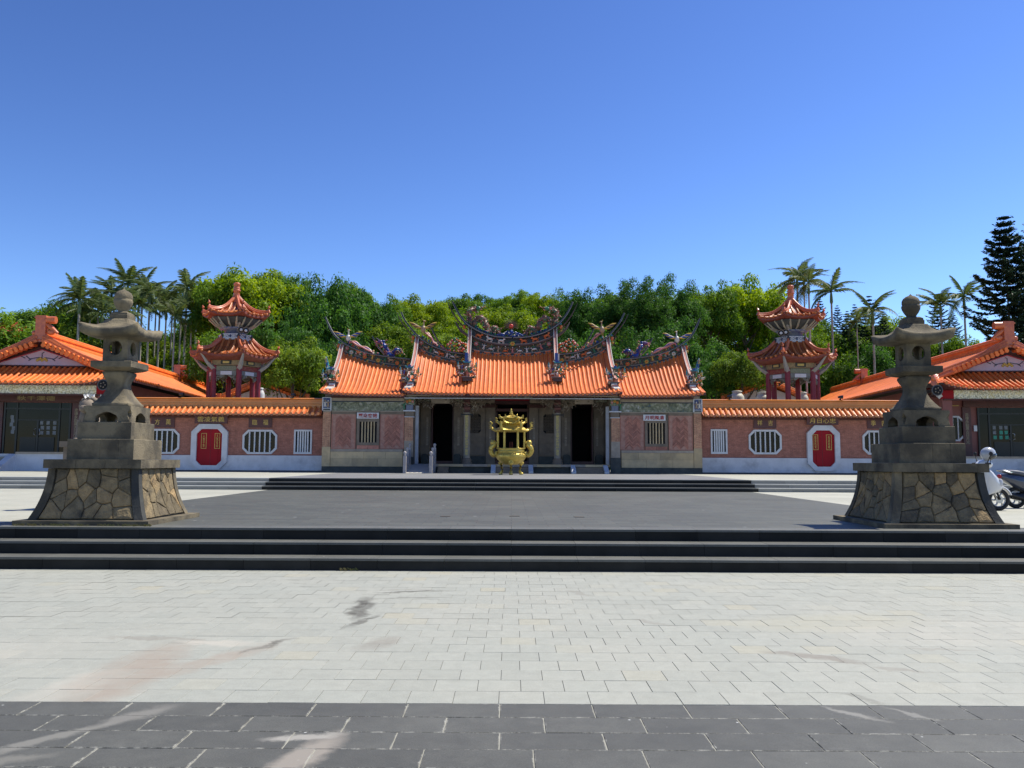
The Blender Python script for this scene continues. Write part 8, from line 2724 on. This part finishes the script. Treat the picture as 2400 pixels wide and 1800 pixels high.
for i, (px, ph, Y, sc, lab) in enumerate(RP):
    if px > 1930 and Y < 79: sc *= 82 / Y; Y = 82
    palm(px, ph + 10, Y, lab, sc * .88, wind=-1, seed=40 + i, n=10, group="palms on the right side of the hill")

# ---- Norfolk pines and far conifers
def pine_crown(seed, whorls=24, per=6, thin=1.0):
    rs = np.random.RandomState(seed)
    Cs, Ns, Us, sz = [], [], [], []
    for w in range(whorls):
        t_ = w / (whorls - 1)
        z = 0.08 + 0.90 * t_ + rs.uniform(-.008, .008)
        L = (0.235 * (1 - t_) ** .75 + .012) * (1 - .25 * max(0, .25 - t_) / .25)
        for k in range(per):
            a = 2 * PI * (k + .5 * (w % 2)) / per + rs.uniform(-.25, .25)
            LL = L * rs.uniform(.6, 1.22)
            m = int(40 + 260 * LL / .235)
            s = rs.uniform(0.08, 1, size=m) ** .8
            rad = LL * s
            zz = z - 0.035 * L / .235 * np.sin(s * PI * .8) + .075 * s ** 3 * (L / .235)
            lat = rs.normal(size=m) * .010 * (0.7 + s)
            c, sn = math.cos(a), math.sin(a)
            P = np.stack([c * rad - sn * lat, sn * rad + c * lat, zz + rs.normal(size=m) * .0024], 1)
            Cs.append(P)
            Us.append(np.stack([np.full(m, -sn), np.full(m, c), rs.normal(size=m) * .4], 1) + rs.normal(size=(m, 3)) * .3)
            Ns.append(np.stack([rs.normal(size=m) * .5, rs.normal(size=m) * .5, np.ones(m) * .8], 1))
            sz.append(np.full(m, .0105) * rs.uniform(.7, 1.3, size=m))
    C = np.concatenate(Cs); N = np.concatenate(Ns); U = np.concatenate(Us); s_ = np.concatenate(sz)
    return quads_mesh("crown", C, N, s_, rs.uniform(size=len(C)), [M_LEAF[4]], aspect=.8, U=U)
PINE = [pine_crown(1, 21, 6), pine_crown(2, 15, 6)]
PINE_TR = proto(MB().tube([(0, 0, 0), (0, 0, .5), (0, 0, 1)], [.014, .008, .001], 7), "trunk", M_BARK)
def pine(px, py_top, Y, py_base, wid, label, v=0, group="conifers on the right side of the hill"):
    X, zt = S(px, py_top, Y)
    gz = hill_height(X, Y) - .3
    _, zb = S(px, py_base, Y)
    H = zt - zb
    w = wid / F_PX * Y / .47
    root = thing("norfolk_pine" if v == 0 else "conifer_tree", (X, Y, gz), label, "pine tree" if v == 0 else "conifer", group)
    place(PINE[v], "crown", (X, Y, zb), root, (0, 0, px), (w, w, H))
    place(PINE_TR, "trunk", (X, Y, gz), root, (0, 0, 0), (H, H, zt - gz))
pine(2352, 505, 66, 830, 205, "tall Norfolk pine with tiered branches at the right edge, standing in full view")
pine(2418, 518, 70, 850, 200, "second Norfolk pine cut off by the right edge of the picture")
for (px, pt, Y, pb, w, lab) in [(1920, 700, 95, 790, 60, "small dark conifer just right of the right pavilion roof"), (1962, 715, 98, 800, 50, "dark conifer behind the solitary slim palm"),
                                (2002, 712, 96, 820, 55, "dark conifer left of the wind bent palm"), (2036, 692, 92, 830, 85, "largest dark conifer left of the right stone lantern"),
                                (1985, 728, 90, 820, 55, "short dark conifer between two taller ones"), (2070, 735, 96, 820, 55, "dark conifer at the right foot of the largest one"),
                                (2196, 690, 90, 800, 75, "dark conifer behind the ragged palm right of the lantern"), (2232, 730, 94, 800, 50, "short dark conifer left of the slim palm by the pines"),
                                (1120, 691, 118, 730, 26, "tiny dark conifer top on the skyline above the central ridge")]:
    pine(px, pt, Y, pb, w, lab, 1)
# undergrowth closing the foot of the wood
def undergrowth():
    rs = np.random.RandomState(3)
    n = 120000
    x = rs.uniform(-75, 75, size=n); y = rs.uniform(57, 125, size=n)
    z = np.array([hill_height(a, b) for a, b in zip(x, y)]) + rs.uniform(-.2, 2.8, size=n) ** 1.0 * (0.6 + .5 * np.sin(x * .6) * np.cos(y * .5))
    N = np.stack([rs.normal(size=n) * .5, rs.normal(size=n) * .5 - .3, np.ones(n)], 1)
    me = quads_mesh("undergrowth", np.stack([x, y, z], 1), N, rs.uniform(.12, .3, size=n), rs.uniform(size=n), [M_LEAF[1]])
    o = place(me, "undergrowth", (0, 0, 0)); tag(o, kind='stuff')
undergrowth()

def far_wood():
    """the closed canopy of the wooded slope between and behind the nearer trees"""
    rs = np.random.RandomState(17)
    line = [(-200, 760), (0, 760), (300, 800), (480, 760), (620, 690), (800, 690), (900, 720), (1100, 715), (1300, 712), (1400, 690), (1700, 690), (1830, 720), (1950, 800), (2100, 800), (2300, 820), (2700, 820)]
    Cs, Ns, T = [], [], []
    for k in range(1050):
        px = rs.uniform(-150, 2550); Y = rs.uniform(92, 122)
        top = interp(line, px)
        X, zt = S(px, float(top), Y)
        h0 = hill_height(X, Y)
        z = h0 + (max(zt - h0, 1.5)) * rs.uniform(.15, .97)
        r = rs.uniform(1.6, 3.2)
        n = int(300 * (r / 2.4) ** 2)
        d = rs.normal(size=(n, 3)); d /= np.linalg.norm(d, axis=1, keepdims=True); d[:, 2] = np.abs(d[:, 2]) * .9 - .1
        Cs.append(np.array([X, Y, z - r * .6]) + d * r * rs.uniform(.7, 1.1, size=(n, 1)))
        Ns.append(d + rs.normal(size=(n, 3)) * .5 + np.array([0, 0, .3]))
        T.append(np.clip(rs.uniform(0, .9) + rs.normal(size=n) * .2, 0, 1))
    C = np.concatenate(Cs); N = np.concatenate(Ns); T = np.concatenate(T)
    me = quads_mesh("far_wood", C, N, rs.uniform(.16, .34, size=len(C)), T, [M_LEAF[1]])
    tag(place(me, "far_wood", (0, 0, 0)), kind='stuff')
far_wood()
